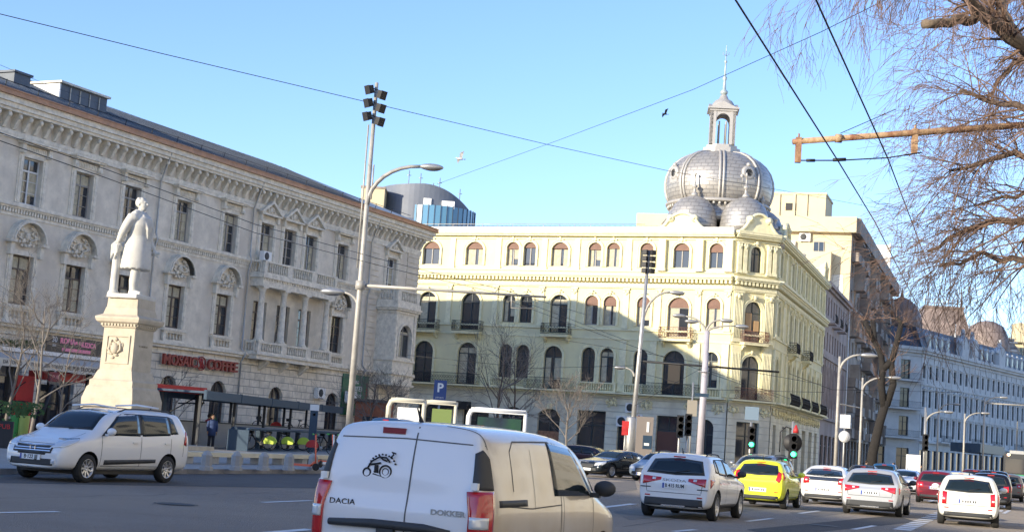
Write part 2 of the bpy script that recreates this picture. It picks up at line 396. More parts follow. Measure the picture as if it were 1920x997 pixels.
f.part(wi, 'wall', M['stucco'])
gopsx = [5, 9.2, 13.5, 17.6, 20.6, 24.5, 28.6, 33.25, 38.1, 44.3, 51.2]
wg = MB(); gops = [(x - .8, x + .8, .1 if x in (44.3, 28.6) else .9, 3.85, .8) for x in gopsx]; wall(wg, 0, LX, 0, 5.745, gops, .35, y=-.06)
f.part(wg, 'ground_floor_wall', M['rust'])
for i, x in enumerate(gopsx): f.win(x, gops[i][2], 1.6, 3.85 - gops[i][2], .8, .22, M['frame'], tr=.3, curt=0)
for i, x in enumerate(c2 + tri + [bayc]): f.win(x, ZT, 1.4, 2.45, 0, .28, M['framew'] if i == 4 or x == bayc else M['framegrey'], curt=[2, 3, 1, 2, 3, 2, 0, 1, 2, 1, 3, 0, 1, 3][i % 14], mul=2)
for i, x in enumerate(c2 + tri): f.win(x, 6.65, 1.5, 2.55, 0, .28, M['frame'], curt=[0, 1, 2, 3, 2, 1, 3, 2, 2, 0, 0, 0, 0][i], mul=2)
# mouldings
cn = MB()
cornice(cn, 0, LX, [(15.25, 15.45, .12), (16.3, 16.45, .62), (16.45, 16.7, .72), (16.7, 17.0, .85)]); f.part(cn, 'cornice', M['stuccotrim'])
bk = MB(); n = int(LX / .74)
for i in range(n + 1):
    x = .3 + i * .74
    if x > LX - .2: break
    bk.prism([(0, 15.45), (0, 16.3), (.5, 16.3), (.5, 16.1), (.16, 15.5)], 0, .2, M=Matrix(((0, 1, 0, x), (-1, 0, 0, 0), (0, 0, 1, 0), (0, 0, 0, 1))))
    bk.ball((x + .1, -.5, 16.12), (.13, .12, .14), n=4)
f.part(bk, 'bracket_frieze', M['stuccotrim'])
bd = MB(); bd.box(-.1, LX + .1, -.1, .02, 15.05, 15.25 - .002); bd.box(0, LX, -.16, .02, 11.52, 11.62); bd.box(0, LX, -.24, .02, 11.62, 11.80)
for i in range(int(LX / .2)): bd.box(i * .2, i * .2 + .11, -.13, .02, 11.3, 11.51)
bd.box(0, LX, -.05, .02, 11.12, 11.29); f.part(bd, 'sill_band', M['stuccotrim'])
lg = MB(); lg.box(-.1, LX, -.42, .02, 5.62, 5.8); lg.box(-.05, LX, -.3, .02, 5.45, 5.61); lg.box(0, LX, -.12, .02, 5.1, 5.2); f.part(lg, 'ledge', M['stuccotrim'])
gt = MB(); gt.box(-.95, LX + .95, -1.02, -.85, 17.0, 17.28); gt.box(-.95, LX + .95, -1.06, -.80, 17.24, 17.3); f.part(gt, 'gutter', M['copper'])
# window surrounds
def surround(z, h, w):
    s = MB()
    for sx in (-1, 1): s.box(sx * (w / 2 + .17) - .17, sx * (w / 2 + .17) + .17, -.07, .01, 0, h + .25); s.box(sx * (w / 2 + .17) - .08, sx * (w / 2 + .17) + .08, -.11, .01, .1, h)
    s.box(-w / 2, w / 2, -.07, .01, h + .0, h + .25); return s
sur = surround(0, 2.45, 1.4)
hood = MB()
for sx in (-1, 1): hood.box(sx * .95 - .12, sx * .95 + .12, -.28, .01, -.05, .42); hood.ball((sx * .95, -.3, .02), (.12, .1, .14), n=4)
hood.box(-.8, .8, -.13, .01, .05, .38); hood.box(-1.2, 1.2, -.42, .01, .42, .52); hood.box(-1.28, 1.28, -.5, .01, .521, .62)
for i in range(12): hood.box(-.75 + i * .128, -.69 + i * .128, -.16, .01, .1, .32)
tp = MB(); tp.box(-1.15, 1.15, -.38, .01, .3, .42); tp.prism([(-1.25, .421), (1.25, .421), (0, 1.2)], -.14, .01)
for s_ in (-1, 1): tp.prism([(s_ * 1.28, .421), (s_ * 1.0, .421), (0, 1.12), (0, 1.3)] if s_ < 0 else [(1.0, .421), (1.28, .421), (0, 1.3), (0, 1.12)], -.42, -.1)
for s_ in (-1, 1): tp.box(s_ * .95 - .1, s_ * .95 + .1, -.26, .01, -.1, .3)
ornament(tp, 0, .68, 1.0, .35, -.18, 3, 12)
mh, mt, ms_ = hood.mesh('window_hood', M['stuccotrim']), tp.mesh('pediment', M['stuccotrim']), sur.mesh('window_surround', M['stuccotrim'])
for x in c2: f.put('window_hood', mh, x, 0, 14.5)
for x in tri + [bayc]: f.put('pediment', mt, x, 0, 14.5)
for x in c2 + tri + [bayc]: f.put('window_surround', ms_, x, 0, ZT)
sur1 = surround(0, 2.55, 1.5); sur1.box(-1.05, 1.05, -.3, .01, -.2, -.04); balus(sur1, -1.0, 1.0, -.8, -.2, -.2, -.08, .25, .26); sur1.box(-1.05, 1.05, -.24, .01, -.86, -.8)
mss = sur1.mesh('window_surround', M['stuccotrim'])
ah = MB(); A = arc(-1.1, 1.1, .55, 1.0, 14)
for t, yy in ((.16, -.42), (.1, -.5)):
    a2 = [(x * (1 + t / 1.1), .55 + (z - .55) * (1 + t / 1.0)) for x, z in A]
    for i in range(14): ah.prism([A[i], A[i + 1], a2[i + 1], a2[i]], yy, .01)
ah.prism(A, -.08, .01)
for sx in (-1, 1): ah.box(sx * 1.15 - .22, sx * 1.15 + .22, -.46, .01, .42, .56); ah.box(sx * 1.05 - .13, sx * 1.05 + .13, -.3, .01, -.2, .42)
ornament(ah, 0, .85, 1.7, 1.1, -.16, 5, 40)
mah = ah.mesh('arched_hood', M['stuccotrim'])
for x in c2: f.put('arched_hood', mah, x, 0, 9.35); f.put('window_surround', mss, x, 0, 6.65)
# portico
po = MB(); px0, px1, pd = 40.5, 49.1, .95
po.box(px0, px1, -pd, 0, 5.45, 5.82); po.box(px0 - .1, px1 + .1, -pd - .12, 0, 5.72, 5.86)
f.part(po, 'balcony_slab', M['stuccotrim'])
for x in (42, 44.3, 46.6):
    po = MB(); po.prism([(0, 4.7), (0, 5.45), (.7, 5.45), (.7, 5.3)], 0, .35, M=Matrix(((0, 1, 0, x), (-1, 0, 0, 0), (0, 0, 1, 0), (0, 0, 0, 1)))); f.part(po, 'console', M['stuccotrim'])
po = MB()
po.box(px0, px1, -pd, 0, 10.1, 10.65); po.box(px0 - .12, px1 + .12, -pd - .14, 0, 10.65, 10.92)
for i in range(30): po.box(px0 + .1 + i * .29, px0 + .25 + i * .29, -pd - .06, -pd, 10.5, 10.64)
f.part(po, 'entablature', M['stuccotrim'])
colm = MB(); colm.lathe([(.3, 0), (.3, .12), (.24, .2), (.22, 1.2), (.19, 3.1), (.2, 3.12), (.26, 3.3), (.27, 3.4)], n=14); colm.box(-.3, .3, -.3, .3, 3.38, 3.48); colm.box(-.32, .32, -.32, .32, -.05, .04)
cm_ = colm.mesh('column', M['stuccotrim'])
for x in (40.95, 43.4, 45.9, 48.6): f.put('column', cm_, x, -pd + .3, 6.62)
for z0, z1 in ((5.86, 6.58), (10.92, 11.75)):
    for i in range(3):
        bb = MB(); a = px0 + i * (px1 - px0) / 3; balus(bb, a + .002, a + (px1 - px0) / 3 - .002, z0, z1, -pd - .06, -pd + .12, .28, .24); f.part(bb, 'balustrade', M['stuccotrim'])
    bb = MB(); balus(bb, -pd + .15, -.02, z0, z1, px0 - .04, px0 + .14, .12, .24, along='y'); f.part(bb, 'balustrade', M['stuccotrim'])
# bay
by = MB(); b0, b1, bdp = 56.4, 59.5, 1.6
bw = MB(); wall(bw, 0, b1 - b0, 4.9, 10.3, [(.62, 2.48, 6.9, 9.3, .93)], .3)
bw.add([(0, 0, 4.9), (0, bdp, 4.9), (0, bdp, 10.3), (0, 0, 10.3)], [(0, 1, 2, 3)]); bw.add([(b1 - b0, 0, 4.9), (b1 - b0, bdp, 4.9), (b1 - b0, bdp, 10.3), (b1 - b0, 0, 10.3)], [(0, 1, 2, 3)])
bw.add([(0, 0, 4.9), (b1 - b0, 0, 4.9), (b1 - b0, bdp, 4.9), (0, bdp, 4.9)], [(0, 1, 2, 3)])
for z, o in ((4.8, .12), (5.6, .14), (6.6, .1), (10.1, .1), (10.3, .22), (10.45, .3)): bw.box(-o, b1 - b0 + o, -o, bdp - .02, z, z + .14)
bw.box(-.2, b1 - b0 + .2, -.2, bdp - .02, 10.59, 10.95)
for x in (.05, 2.75): bw.box(x, x + .3, -.08, 0, 6.75, 10.1)
a_ = MB(); archframe(a_, 1.86, 2.4, .93, .18, -.1, .0); a_.v = [(x + 1.55, y, z + 6.9) for x, y, z in a_.v]; bw.add(a_.v, a_.f)
f.part(bw, 'bay', M['stuccotrim'], at=(b0, -bdp, 0))
f.win(b0 + 1.55, 6.9, 1.86, 2.4, .93, -bdp + .25, M['framegrey'], curt=2)
bb = MB(); balus(bb, b0 - .1, b1 + .1, 10.95, 11.85, -bdp - .12, -bdp + .06, .5, .24); balus(bb, -bdp + .1, -.02, 10.95, 11.85, b0 - .12, b0 + .06, .2, .24, along='y'); balus(bb, -bdp + .1, -.02, 10.95, 11.85, b1 - .06, b1 + .12, .2, .24, along='y'); f.part(bb, 'balustrade', M['stuccotrim'])
# quoins on the end bay
for a, b in ((54.9, 56.1), (60.2, LX)):
    qb = MB()
    for i in range(22): z = 5.95 + i * .42; qb.box(a, b, -.06, .01, z, z + .36)
    f.part(qb, 'rusticated_pier', M['stucco'])
for x in (30.7, 40.0, 55.0 - .35):
    d_ = MB(); d_.tube([(x, -.75, 16.9), (x, -.7, 16.6), (x, -.14, 15.0), (x, -.14, 12), (x, -.3, 11.6), (x, -.14, 11.0), (x, -.14, 6.0), (x, -.5, 5.7), (x, -.18, 5.2), (x, -.18, .1)], .055, 6)
    f.part(d_, 'downpipe', M['steel'])
# roof
rf = MB(); e0, e1 = -.95, LX + .95
rf.add([(e0, -.95, 17.25), (e1, -.95, 17.25), (e1, 35, 17.25), (e0, 35, 17.25), (7, 8, 20.7), (LX - 9, 8, 20.7)], [(0, 1, 5, 4), (1, 2, 5), (2, 3, 4, 5), (3, 0, 4)])
rf.add([(e0, -.85, 17.1), (e1, -.85, 17.1), (e1, 35, 17.1), (e0, 35, 17.1)], [(3, 2, 1, 0)])
n = 110
for i in range(n):
    x = e0 + (e1 - e0) * i / n
    if x < LX - 8: t_ = min(1, max(0, (x + 1) / 8)); rf.tube([(x, -.93, 17.27), (x, -.93 + 8.4 * t_, 17.27 + 3.24 * t_)], .022, 3, m=1)
roofo = f.part(rf, 'roof', [M['roofmetal'], M['roofdark']])
dk = MB(); dk.add([(e0, -.93, 17.262), (31, -.93, 17.262), (29.5, 4.0, 19.15), (e0 + 4.6, 4.0, 19.15)], [(0, 1, 2, 3)]); dk.build('dark_roof_sheets', M['roofdark'], roofo)
sg = MB()
for i in range(26):
    x = 2 + i * 2.3
    if x < LX - 4: sg.tube([(x, .0, 17.5), (x, -.1, 17.95)], .03, 4)
sg.tube([(1, -.08, 17.9), (LX - 2, -.08, 17.9)], .02, 4); sg.build('snow_guard', M['iron'], roofo)
dm = MB(); dm.box(25.3, 29.2, 3.2, 5.4, 18.2, 19.7); dm.box(25.15, 29.3, 3.0, 5.6, 19.7, 19.82, 1); dm.box(25.2, 25.31, 3.15, 5.4, 18.2, 19.65, 2)
for i in range(4): dm.box(26.1 + i * .8, 26.15 + i * .8, 3.15, 3.2, 18.5, 19.6, 1)
dm.build('roof_house', [M['roofdark'], M['roofmetal'], M['white']], roofo)
dm = MB(); dm.box(21.4, 22.6, 2.8, 4.0, 18.4, 19.3); dm.box(21.3, 22.7, 2.7, 4.1, 19.3, 19.42); dm.build('chimney', M['roofdark'], roofo)
# sign
sg = link('shop_sign', None, pal, f.P(0, 0, 0)); 
for s_, xx, ww in (('MOSAIC', 33.75, 0), ('COFFEE', 37.9, 0)):
    text('sign_letters', s_, .86, mat('sign brown red', (.30, .045, .03), .5), pal, (xx, -.34, 4.74), ext=.09, bold=.022, sx=1.02)
    text('letter_rim', s_, .86, mat('letter rim', (.6, .5, .42), .5), pal, (xx, -.24, 4.74), ext=.02, bold=.05, sx=1.02)  # wider pale rim standing behind each word
bpy.data.objects.remove(sg)
lg = MB(); lg.lathe([(.0, -.06), (.42, -.06), (.44, 0), (0, 0)], (35.83, -.22, 4.76), 22, axis='y'); lgo = f.part(lg, 'coffee_emblem', mat('emblem cream', (.6, .5, .42), .5))
k = MB(); k.tube([(35.83 + .40 * math.cos(a), -.33, 4.76 + .40 * math.sin(a)) for a in [j * math.pi / 10 for j in range(21)]], .035, 6); f.part(k, 'emblem_ring', mat('sign brown red', (.30, .045, .03), .5))
for a in (-.14, .0, .14):
    k = MB(); k.tube([(35.83 + a, -.32, 4.46), (35.83 + a + .07, -.32, 4.66), (35.83 + a - .07, -.32, 4.86), (35.83 + a, -.32, 5.06)], .035, 5); f.part(k, 'emblem_swirl', M['redpaint'])
def aircon(label, P, rz, s=1):
    t = thing('air_conditioner', label, 'air conditioner', P, rz, 'air conditioner units on facades')
    b = MB(); b.box(-.42 * s, .42 * s, -.35, 0, 0, .62 * s); b.box(-.35 * s, -.3 * s, -.3, 0, -.08, 0); b.box(.3 * s, .35 * s, -.3, 0, -.08, 0); b.build('casing', M['white'], t)
    b = MB(); b.lathe([(.0, -.37), (.2 * s, -.37), (.25 * s, -.355)], (-.1 * s, 0, .31 * s), 16, axis='y'); b.build('fan_grille', M['plastic'], t)
    return t
def facw(o, x, y, z): return o.matrix_world @ Vector((x, y, z)) if False else Matrix.Translation(o.location) @ o.rotation_euler.to_matrix().to_4x4() @ Vector((x, y, z))
aircon('white air conditioner on the upper balcony of the grey palace', facw(pal, 41.0, -.45, 11.75), rotaz(26))
aircon('white air conditioner beside the green market sign', facw(pal, 52.6, -.5, 3.3), rotaz(26), 1.25)
aircon('white air conditioner between the arched openings of the grey palace', facw(pal, 49.2, -.1, 3.4), rotaz(26), 1.1)
gs = thing('green_sign', 'dark green market sign with white lettering on the grey palace', 'sign', facw(pal, 52.4, -.12, 0), rotaz(26))
b = MB(); b.box(-.2, 3.3, -.08, 0, 2.4, 5.3); b.build('board', mat('sign green', (.03, .14, .07), .5), gs)
text('lettering', 'MINI', .36, M['white'], gs, (1.5, -.1, 4.75)); text('lettering', 'MARKET', .52, M['white'], gs, (1.5, -.1, 4.3)); text('lettering', 'NON STOP', .34, M['white'], gs, (1.5, -.1, 3.8)); text('lettering', 'MARKET', .34, M['redpaint'], gs, (3.05, -.1, 4.2), rot=(R(90), R(-90), 0))
# ------------------------------------------------------------------ yellow corner building
Cx = Vector((19.136, 120, 0)); rzY = rotaz(115.5)
yel = thing('corner_palace', 'yellow corner palace with silver domes and arched windows', 'building', Cx, rzY)
fy = Fac(yel, (0, 0, 0), 0); XE = -.87; XL = -44.0
top = [(-41.5, 1.2), (-37.5, 1.75), (-33.4, 1.75), (-29.4, 1.75), (-25.0, 1.75), (-21.2, 1.2), (-19.55, 1.2), (-16.65, 1.6), (-13.35, 1.2), (-11.65, 1.2), (-8.6, 1.2), (-5.5, 1.4), (-2.45, 1.2)]
fr = {-37.5, -33.4, -29.4, -25.0, -16.65, -5.5}
def rise_(w): return w * .36
W2 = [(x if x != -16.65 else -16.4, (1.85 if w > 1.65 else 1.65) if x in fr else 1.2, 10.9 if x in fr else 11.68) for x, w in top]
W2 = [(x, 1.85 if abs(x + 5.5) < .1 else w, z) for x, w, z in W2]
W1 = [(x if x != -5.5 else -5.65, (1.9 if x < -20 or x > -6 else 1.7) if x in fr else 1.25, 6.05 if x in fr else 6.82) for x, w in top]
ops = [(x - w / 2, x + w / 2, 16.7, 18.82, rise_(w)) for x, w in top] + [(x - w / 2, x + w / 2, z, 14.22, w * .42) for x, w, z in W2] + [(x - w / 2, x + w / 2, z, 9.75, w * .45) for x, w, z in W1]
wy = MB(); wall(wy, XL, XE, 6.0, 19.6, ops, .34)
# body behind: back walls and top
Rl = 33.6; Dd = Vector((22.1, 121.7, 0))
def loc_y(p): q = Matrix.Rotation(-rzY, 3, 'Z') @ (Vector(p) - Cx); return q
dB = loc_y(Dd + azd(19) * Rl); back = loc_y(Cx + azd(19) * Rl + azd(-64.5) * 44)
wy.add([(XL, 0, 0), (XL, 30, 0), (XL, 30, 19.6), (XL, 0, 19.6)], [(0, 1, 2, 3)])
wy.add([(XL, 30, 0), (dB.x, dB.y, 0), (dB.x, dB.y, 19.6), (XL, 30, 19.6)], [(0, 1, 2, 3)])
fy.part(wy, 'wall', M['ystucco'])
for x, w in top: fy.win(x, 16.7, w, 2.12, rise_(w), .26, M['framegrey'], shut=[.62, .5, .75, .62, .45][int(abs(x) * 7) % 5], tr=0, curt=[1, 3, 0, 1, 2][int(abs(x) * 5) % 5], mul=1)
for i, (x, w, z) in enumerate(W2): fy.win(x, z, w, 14.22 - z, w * .42, .26, M['framedark'] if x < -14 else M['framegrey'], shut=.85 if x > -14 else 0, tr=.26, curt=[1, 3, 2][i % 3] if x > -14 else [0, 3, 0, 2][i % 4])
for i, (x, w, z) in enumerate(W1): fy.win(x, z, w, 9.75 - z, w * .45, .26, M['framedark'], tr=.26, curt=[0, 0, 3, 0, 2][i % 5])
fy.part(MB().box(-6.15, -5.1, .12, .2, 7.0, 8.75), 'door_panel', mat('plywood', (.42, .27, .14), .8))
# surrounds
def surr(w, h, rise, keyst=True):
    s = MB(); archframe(s, w, h, rise, .16, -.08, .005); archframe(s, w + .32, h + .16, rise + .16, .06, -.12, .004)
    if keyst: s.ball((0, -.14, h + .28), (.16, .1, .2), n=5); [s.ball((sx * .22, -.11, h + .22), (.12, .07, .09), n=4) for sx in (-1, 1)]
    return s
_sc = {}
def put_s(F_, x, z, w, h, rise, key=True):
    k = (round(w, 2), round(h, 2), key)
    if k not in _sc: _sc[k] = surr(w, h, rise, key).mesh('window_surround', M['ytrim'])
    F_.put('window_surround', _sc[k], x, 0, z)
for x, w in top: put_s(fy, x, 16.7, w, 2.12, rise_(w))
for x, w, z in W2: put_s(fy, x, z, w, 14.22 - z, w * .42)
for x, w, z in W1: put_s(fy, x, z, w, 9.75 - z, w * .45, False)
def mould(F_, x0, x1, name='cornice'):
    c = MB(); c.box(x0, x1, -.14, .01, 14.9, 15.0); c.box(x0, x1, -.2, .01, 15.0, 15.3); c.box(x0 - .0, x1, -.55, .01, 15.72, 15.86); c.box(x0, x1, -.68, .01, 15.861, 16.08); c.box(x0, x1, -.12, .01, 16.3, 16.4)
    F_.part(c, name, M['ytrim'])
    c = MB(); n = int((x1 - x0) / .36)
    for i in range(n): x = x0 + (i + .3) * (x1 - x0) / n; c.box(x, x + .19, -.48, .01, 15.42, 15.72)
    F_.part(c, 'dentil_band', M['ytrim'])
    c = MB(); c.box(x0, x1, -.1, .01, 19.1, 19.22); c.box(x0, x1, -.42, .01, 19.35, 19.5); c.box(x0, x1, -.55, .01, 19.5, 19.62); F_.part(c, 'eaves_moulding', M['ytrim'])
    c = MB(); c.box(x0, x1, -.65, -.2, 19.62, 19.95 if F_ is fy else 19.8); c.box(x0, x1, -.68, -.15, 19.95 if F_ is fy else 19.8, 20.08 if F_ is fy else 19.9); F_.part(c, 'parapet_gutter', M['white'] if F_ is fy else M['ytrim'])
    c = MB(); c.box(x0, x1, -.12, .01, 11.28, 11.42); c.box(x0, x1, -.06, .01, 10.5, 10.62)
    for zz in (5.7, 5.86): c.box(x0 - (.0), x1, -(.35 if zz < 5.8 else .9), .01, zz, zz + .14)
    F_.part(c, 'string_course', M['ytrim'])
mould(fy, XL, XE)
pl = MB()
def pil(F_, x, w, z0, z1, d, cap=True, flute=0):
    mb = MB()
    mb.box(x - w / 2, x + w / 2, -d, .01, z0, z1)
    mb.box(x - w / 2 - .05, x + w / 2 + .05, -d - .04, .01, z0, z0 + .25)
    if cap:
        mb.box(x - w / 2 - .06, x + w / 2 + .06, -d - .06, .01, z1 - .12, z1)
        for sx in (-1, 1): mb.ball((x + sx * w * .3, -d - .03, z1 - .3), (.13, .08, .16), n=4)
        mb.ball((x, -d - .04, z1 - .45), (.12, .07, .14), n=4)
    if flute:
        for k in range(6): mb.tube([(x - .35 + k * .14, -.14, z0 + .35), (x - .35 + k * .14, -.14, z1 - .6)], .035, 4)
    F_.part(mb, 'pilaster', M['ytrim'])
for x in (-31.5, -27.2, -22.6, -18.1, -15.0, -10.2, -7.15, -3.85, -1.3): pil(fy, x, .5 if x < -9 else .62, 16.4, 19.1, .1 if x < -9 else .35, False)
for x in (-39.5, -35.4, -31.5, -27.2, -22.6, -18.1, -15.0, -10.2, -7.3, -3.8, -1.25): pil(fy, x, .5, 11.45, 14.88, .1)
for x in (-10.2, -7.5, -3.7, -1.25): pil(fy, x, .6, 6.1, 10.45, .14, False)
# fluted pilasters shown by the chamfer
# balconies of the second floor, railings of the first
def balcony(F_, x, w, z, d=.75, rail=M['iron'], belly=.06):
    s = MB(); s.box(x - w / 2, x + w / 2, -d, .01, z - .22, z - .06); s.box(x - w / 2 - .05, x + w / 2 + .05, -d - .05, .01, z - .06, z)
    for sx in (-1, 1): s.prism([(0, z - .75), (0, z - .22), (.55, z - .22), (.5, z - .4)], 0, .2, M=Matrix(((0, 1, 0, x + sx * (w / 2 - .25) - .1), (-1, 0, 0, 0), (0, 0, 1, 0), (0, 0, 0, 1))))
    o = F_.part(s, 'balcony', M['ytrim'])
    r_ = MB(); railing(r_, x - w / 2, x + w / 2, z, z + .92, -d + .04, belly); railing(r_, -d + .04, 0, z, z + .92, x - w / 2, 0, along='y'); railing(r_, -d + .04, 0, z, z + .92, x + w / 2, 0, along='y')
    q = F_.part(r_, 'railing', rail); q.parent = o; q.location = (0, 0, 0); q.rotation_euler = (0, 0, 0)
    return o
rustrail = mat('brown rusty iron', (.22, .10, .07), .7, .2)
for x, w, z in W2:
    if z < 11: balcony(fy, x, w + .95, 10.72, rail=rustrail if x > -7 else M['iron'])
for a, b in ((-44, -31.2), (-31.0, -23.2), (-18.9, -14.2), (-8.2, -3.1)):
    r_ = MB(); railing(r_, a, b, 6.0, 6.95, -.82, .0, .12); fy.part(r_, 'railing', M['iron'])
for a, b in ((-22.6, -18.9), (-14.2, -10.6), (-10.0, -8.2), (-3.1, -1.3)):
    r_ = MB(); balus(r_, a, b, 6.0, 6.8, -.3, -.16, .2, .2); fy.part(r_, 'balustrade', M['ytrim'])
# ground floor
gy = MB(); gops = [(-40, -37.6, .2, 4.2), (-34, -31, .2, 4.2), (-29.5, -26.6, .2, 4.1), (-25, -22.4, .2, 4.1), (-21.2, -19, .2, 4.3, .5), (-17.7, -15.6, .5, 4.35, .55), (-14, -11.4, .3, 4.36), (-10.3, -8.6, .3, 3.2), (-6.85, -4.8, .1, 4.3), (-3.3, -1.9, .1, 4.2, .6)]
wall(gy, XL, XE, 0, 5.7, gops, .4, y=-.1); fy.part(gy, 'ground_floor_wall', M['yrust'])
shop = [M['glass'], mat('shop blue grey', (.10, .12, .14), .25, spec=.8)]
for i, o in enumerate(gops):
    w_, h_ = o[1] - o[0], o[3] - o[2]; wn = fy.win((o[0] + o[1]) / 2, o[2], w_, h_, o[4] if len(o) > 4 else 0, .28, M['framedark'], tr=.3)
fy.part(MB().box(-17.65, -15.65, .1, .16, .5, 2.4), 'orange_shop_poster', mat('poster brown', (.36, .18, .10), .6, var=.7, scale=5))
fy.part(MB().box(-6.8, -4.85, .1, .16, .1, 3.0), 'door', mat('door brown', (.12, .05, .035), .6))
for i, x in enumerate((-10.9, -7.8, -4.0, -1.6)): oc = MB(); ornament(oc, x, 5.1, 1.1, .8, -.18, 20 + i, 26); fy.part(oc, 'carved_console', M['ytrim'])
fy.part(MB().box(-16.8, -16.4, -.3, -.09, 4.3, 4.75), 'keystone', M['ytrim'])
aw = MB(); aw.box(-27.8, -24.2, -.9, -.12, 3.8, 4.5); fy.part(aw, 'shop_awning', M['dark'])
# chamfer
fc = Fac(yel, loc_y(Vector((18.35, 120.37, 0))), rotaz(70) - rzY); CW = 3.99
chx = CW / 2
cops = [(chx - .52, chx + .52, 16.6, 18.75, .5), (chx - .8, chx + .8, 10.75, 14.15, .75), (chx - .85, chx + .85, 6.02, 9.65, .75)]
wc = MB(); wall(wc, 0, CW, 6.0, 19.6, cops, .34); fc.part(wc, 'wall', M['ystucco'])
wc = MB(); wall(wc, 0, CW, 0, 5.7, [(chx - 1.1, chx + 1.0, .1, 4.2)], .4, y=-.1); fc.part(wc, 'ground_floor_wall', M['yrust'])
fc.win(chx, 16.6, 1.04, 2.15, .5, .26, M['framedark']); fc.win(chx, 10.75, 1.6, 3.4, .75, .26, M['framedark']); fc.win(chx, 6.02, 1.7, 3.63, .75, .26, M['framedark']); fc.win(chx - .05, .1, 2.1, 4.1, 0, .28, M['framedark'])
for x, z, w, h in ((chx - .35, 11.7, .55, 1.5), (chx + .42, 11.7, .45, .9)): fc.part(MB().box(x - w / 2, x + w / 2, .12, .2, z, z + h), 'door_panel', mat('plywood', (.42, .27, .14), .8))
for z, w, h, r_ in ((16.6, 1.04, 2.15, .5), (10.75, 1.6, 3.4, .75), (6.02, 1.7, 3.63, .75)): put_s(fc, chx, z, w, h, r_)
mould(fc, -.02, CW + .02)
pl = MB()
for x in (.35, .85, CW - .85, CW - .35): pil(fc, x, .34, 16.4, 19.0, .3, True)
for x in (.55, CW - .55):
    for z0, z1 in ((10.7, 14.9), (6.1, 10.4)):
        pil(fc, x, .85, z0, z1, .12, z1 > 11, 1)
balcony(fc, chx, 2.3, 10.72, .8, rustrail)
r_ = MB(); railing(r_, .2, CW - .2, 6.0, 6.95, -.8, .1, .1); fc.part(r_, 'railing', rustrail)
for x in (.5, 2, 3.5): oc = MB(); ornament(oc, x, 5.1, 1.0, .8, -.18, 40 + int(x), 26); fc.part(oc, 'carved_console', M['ytrim']); oc = MB(); ornament(oc, x, 14.45, .8, .4, -.2, 60 + int(x), 14); fc.part(oc, 'carved_console', M['ytrim'])
# street side
fs = Fac(yel, loc_y(Dd), rotaz(19) - rzY)
st = [2.4, 9.5, 12.2, 15.4, 18.8, 23.3, 26.4, 30.5]
sops = [(x - .6, x + .6, 16.7, 18.8, .4) for x in st] + [(x - .65, x + .65, 10.9 if i in (1, 4) else 11.68, 14.2, .5) for i, x in enumerate(st)] + [(x - .65, x + .65, 6.1, 9.75, .55) for x in st]
wsd = MB(); wall(wsd, 0, Rl, 6.0, 19.6, sops, .34); fs.part(wsd, 'wall', M['ystucco'])
sg_ = [(1.5, 3.2, .2, 4.2), (7, 9.4, .2, 4.2), (11.2, 13.6, .2, 4.2), (15.4, 17.8, .2, 4.2), (20, 22.5, .2, 4.2), (25, 27.5, .2, 4.2), (29.5, 31.6, .2, 4.2)]
wsd = MB(); wall(wsd, 0, Rl, 0, 5.7, sg_, .4, y=-.1); fs.part(wsd, 'ground_floor_wall', M['yrust'])
for o in sops: fs.win((o[0] + o[1]) / 2, o[2], o[1] - o[0], o[3] - o[2], o[4], .26, M['framedark'])
for o in sg_: fs.win((o[0] + o[1]) / 2, o[2], o[1] - o[0], o[3] - o[2], 0, .3, M['framedark'])
for o in sops: put_s(fs, (o[0] + o[1]) / 2, o[2], o[1] - o[0], o[3] - o[2], o[4], o[2] > 10)
mould(fs, .0, Rl + .3)
pl = MB()
for x in (.45, 4.6, 7.5, 10.9, 13.8, 17.1, 21.0, 24.9, 28.5, 33.1): pil(fs, x, .6, 16.4, 19.0, .2, x < 8); pil(fs, x, .6, 11.4, 14.9, .16); pil(fs, x, .6, 6.1, 10.4, .16, False)
for x in (9.5, 18.8): balcony(fs, x, 2.3, 10.72, .85)
for a, b in ((3.0, 9.0), (10.5, 16.0), (17.5, 22.5), (24.0, 29.5)):
    s = MB(); s.box(a, b, -1.25, -.9, 5.85, 5.99); o = fs.part(s, 'balcony', M['ytrim'])
    r_ = MB(); railing(r_, a, b, 6.0, 6.95, -1.2, .12, .12); q = fs.part(r_, 'railing', M['iron']); q.parent = o; q.location = (0, 0, 0); q.rotation_euler = (0, 0, 0)
for i in range(21): oc = MB(); ornament(oc, .8 + i * 1.55, 5.15, 1.0, .75, -.2, 80 + i, 16); fs.part(oc, 'carved_console', M['ytrim'])
# roof
c1 = loc_y(Vector((18.35, 120.37, 0))); d1 = loc_y(Dd)
rr = MB(); inner = 3.5
e = [Vector((XL, -.5, 0)), Vector((c1.x, -.5, 0)), d1 + Vector((.3, -.3, 0)), dB + Vector((.4, 0, 0)), Vector((XL, 30, 0))]
rr.add([(p.x, p.y, 19.7) for p in e] + [(XL, 8, 21.5), (c1.x - 3, 8, 21.5), (dB.x - 12, dB.y - 4, 21.5), (XL, 22, 21.5)], [(0, 1, 6, 5), (1, 2, 6), (2, 3, 7, 6), (3, 4, 8, 7), (5, 6, 7, 8), (4, 0, 5, 8)])
for i in range(70):
    x = XL + i * .5
    if x < -9: rr.tube([(x, -.45, 19.75), (x, 7.5, 21.45)], .03, 3)
roofy = fy.part(rr, 'roof', M['roofmetal'])
rl = MB(); rl.tube([(XL, .2, 20.45), (-9, .2, 20.45)], .03, 4); [rl.tube([(XL + i * 1.5, .2, 20.0), (XL + i * 1.5, .2, 20.45)], .025, 3) for i in range(23)]; rl.build('snow_guard', M['roofmetal'], roofy)
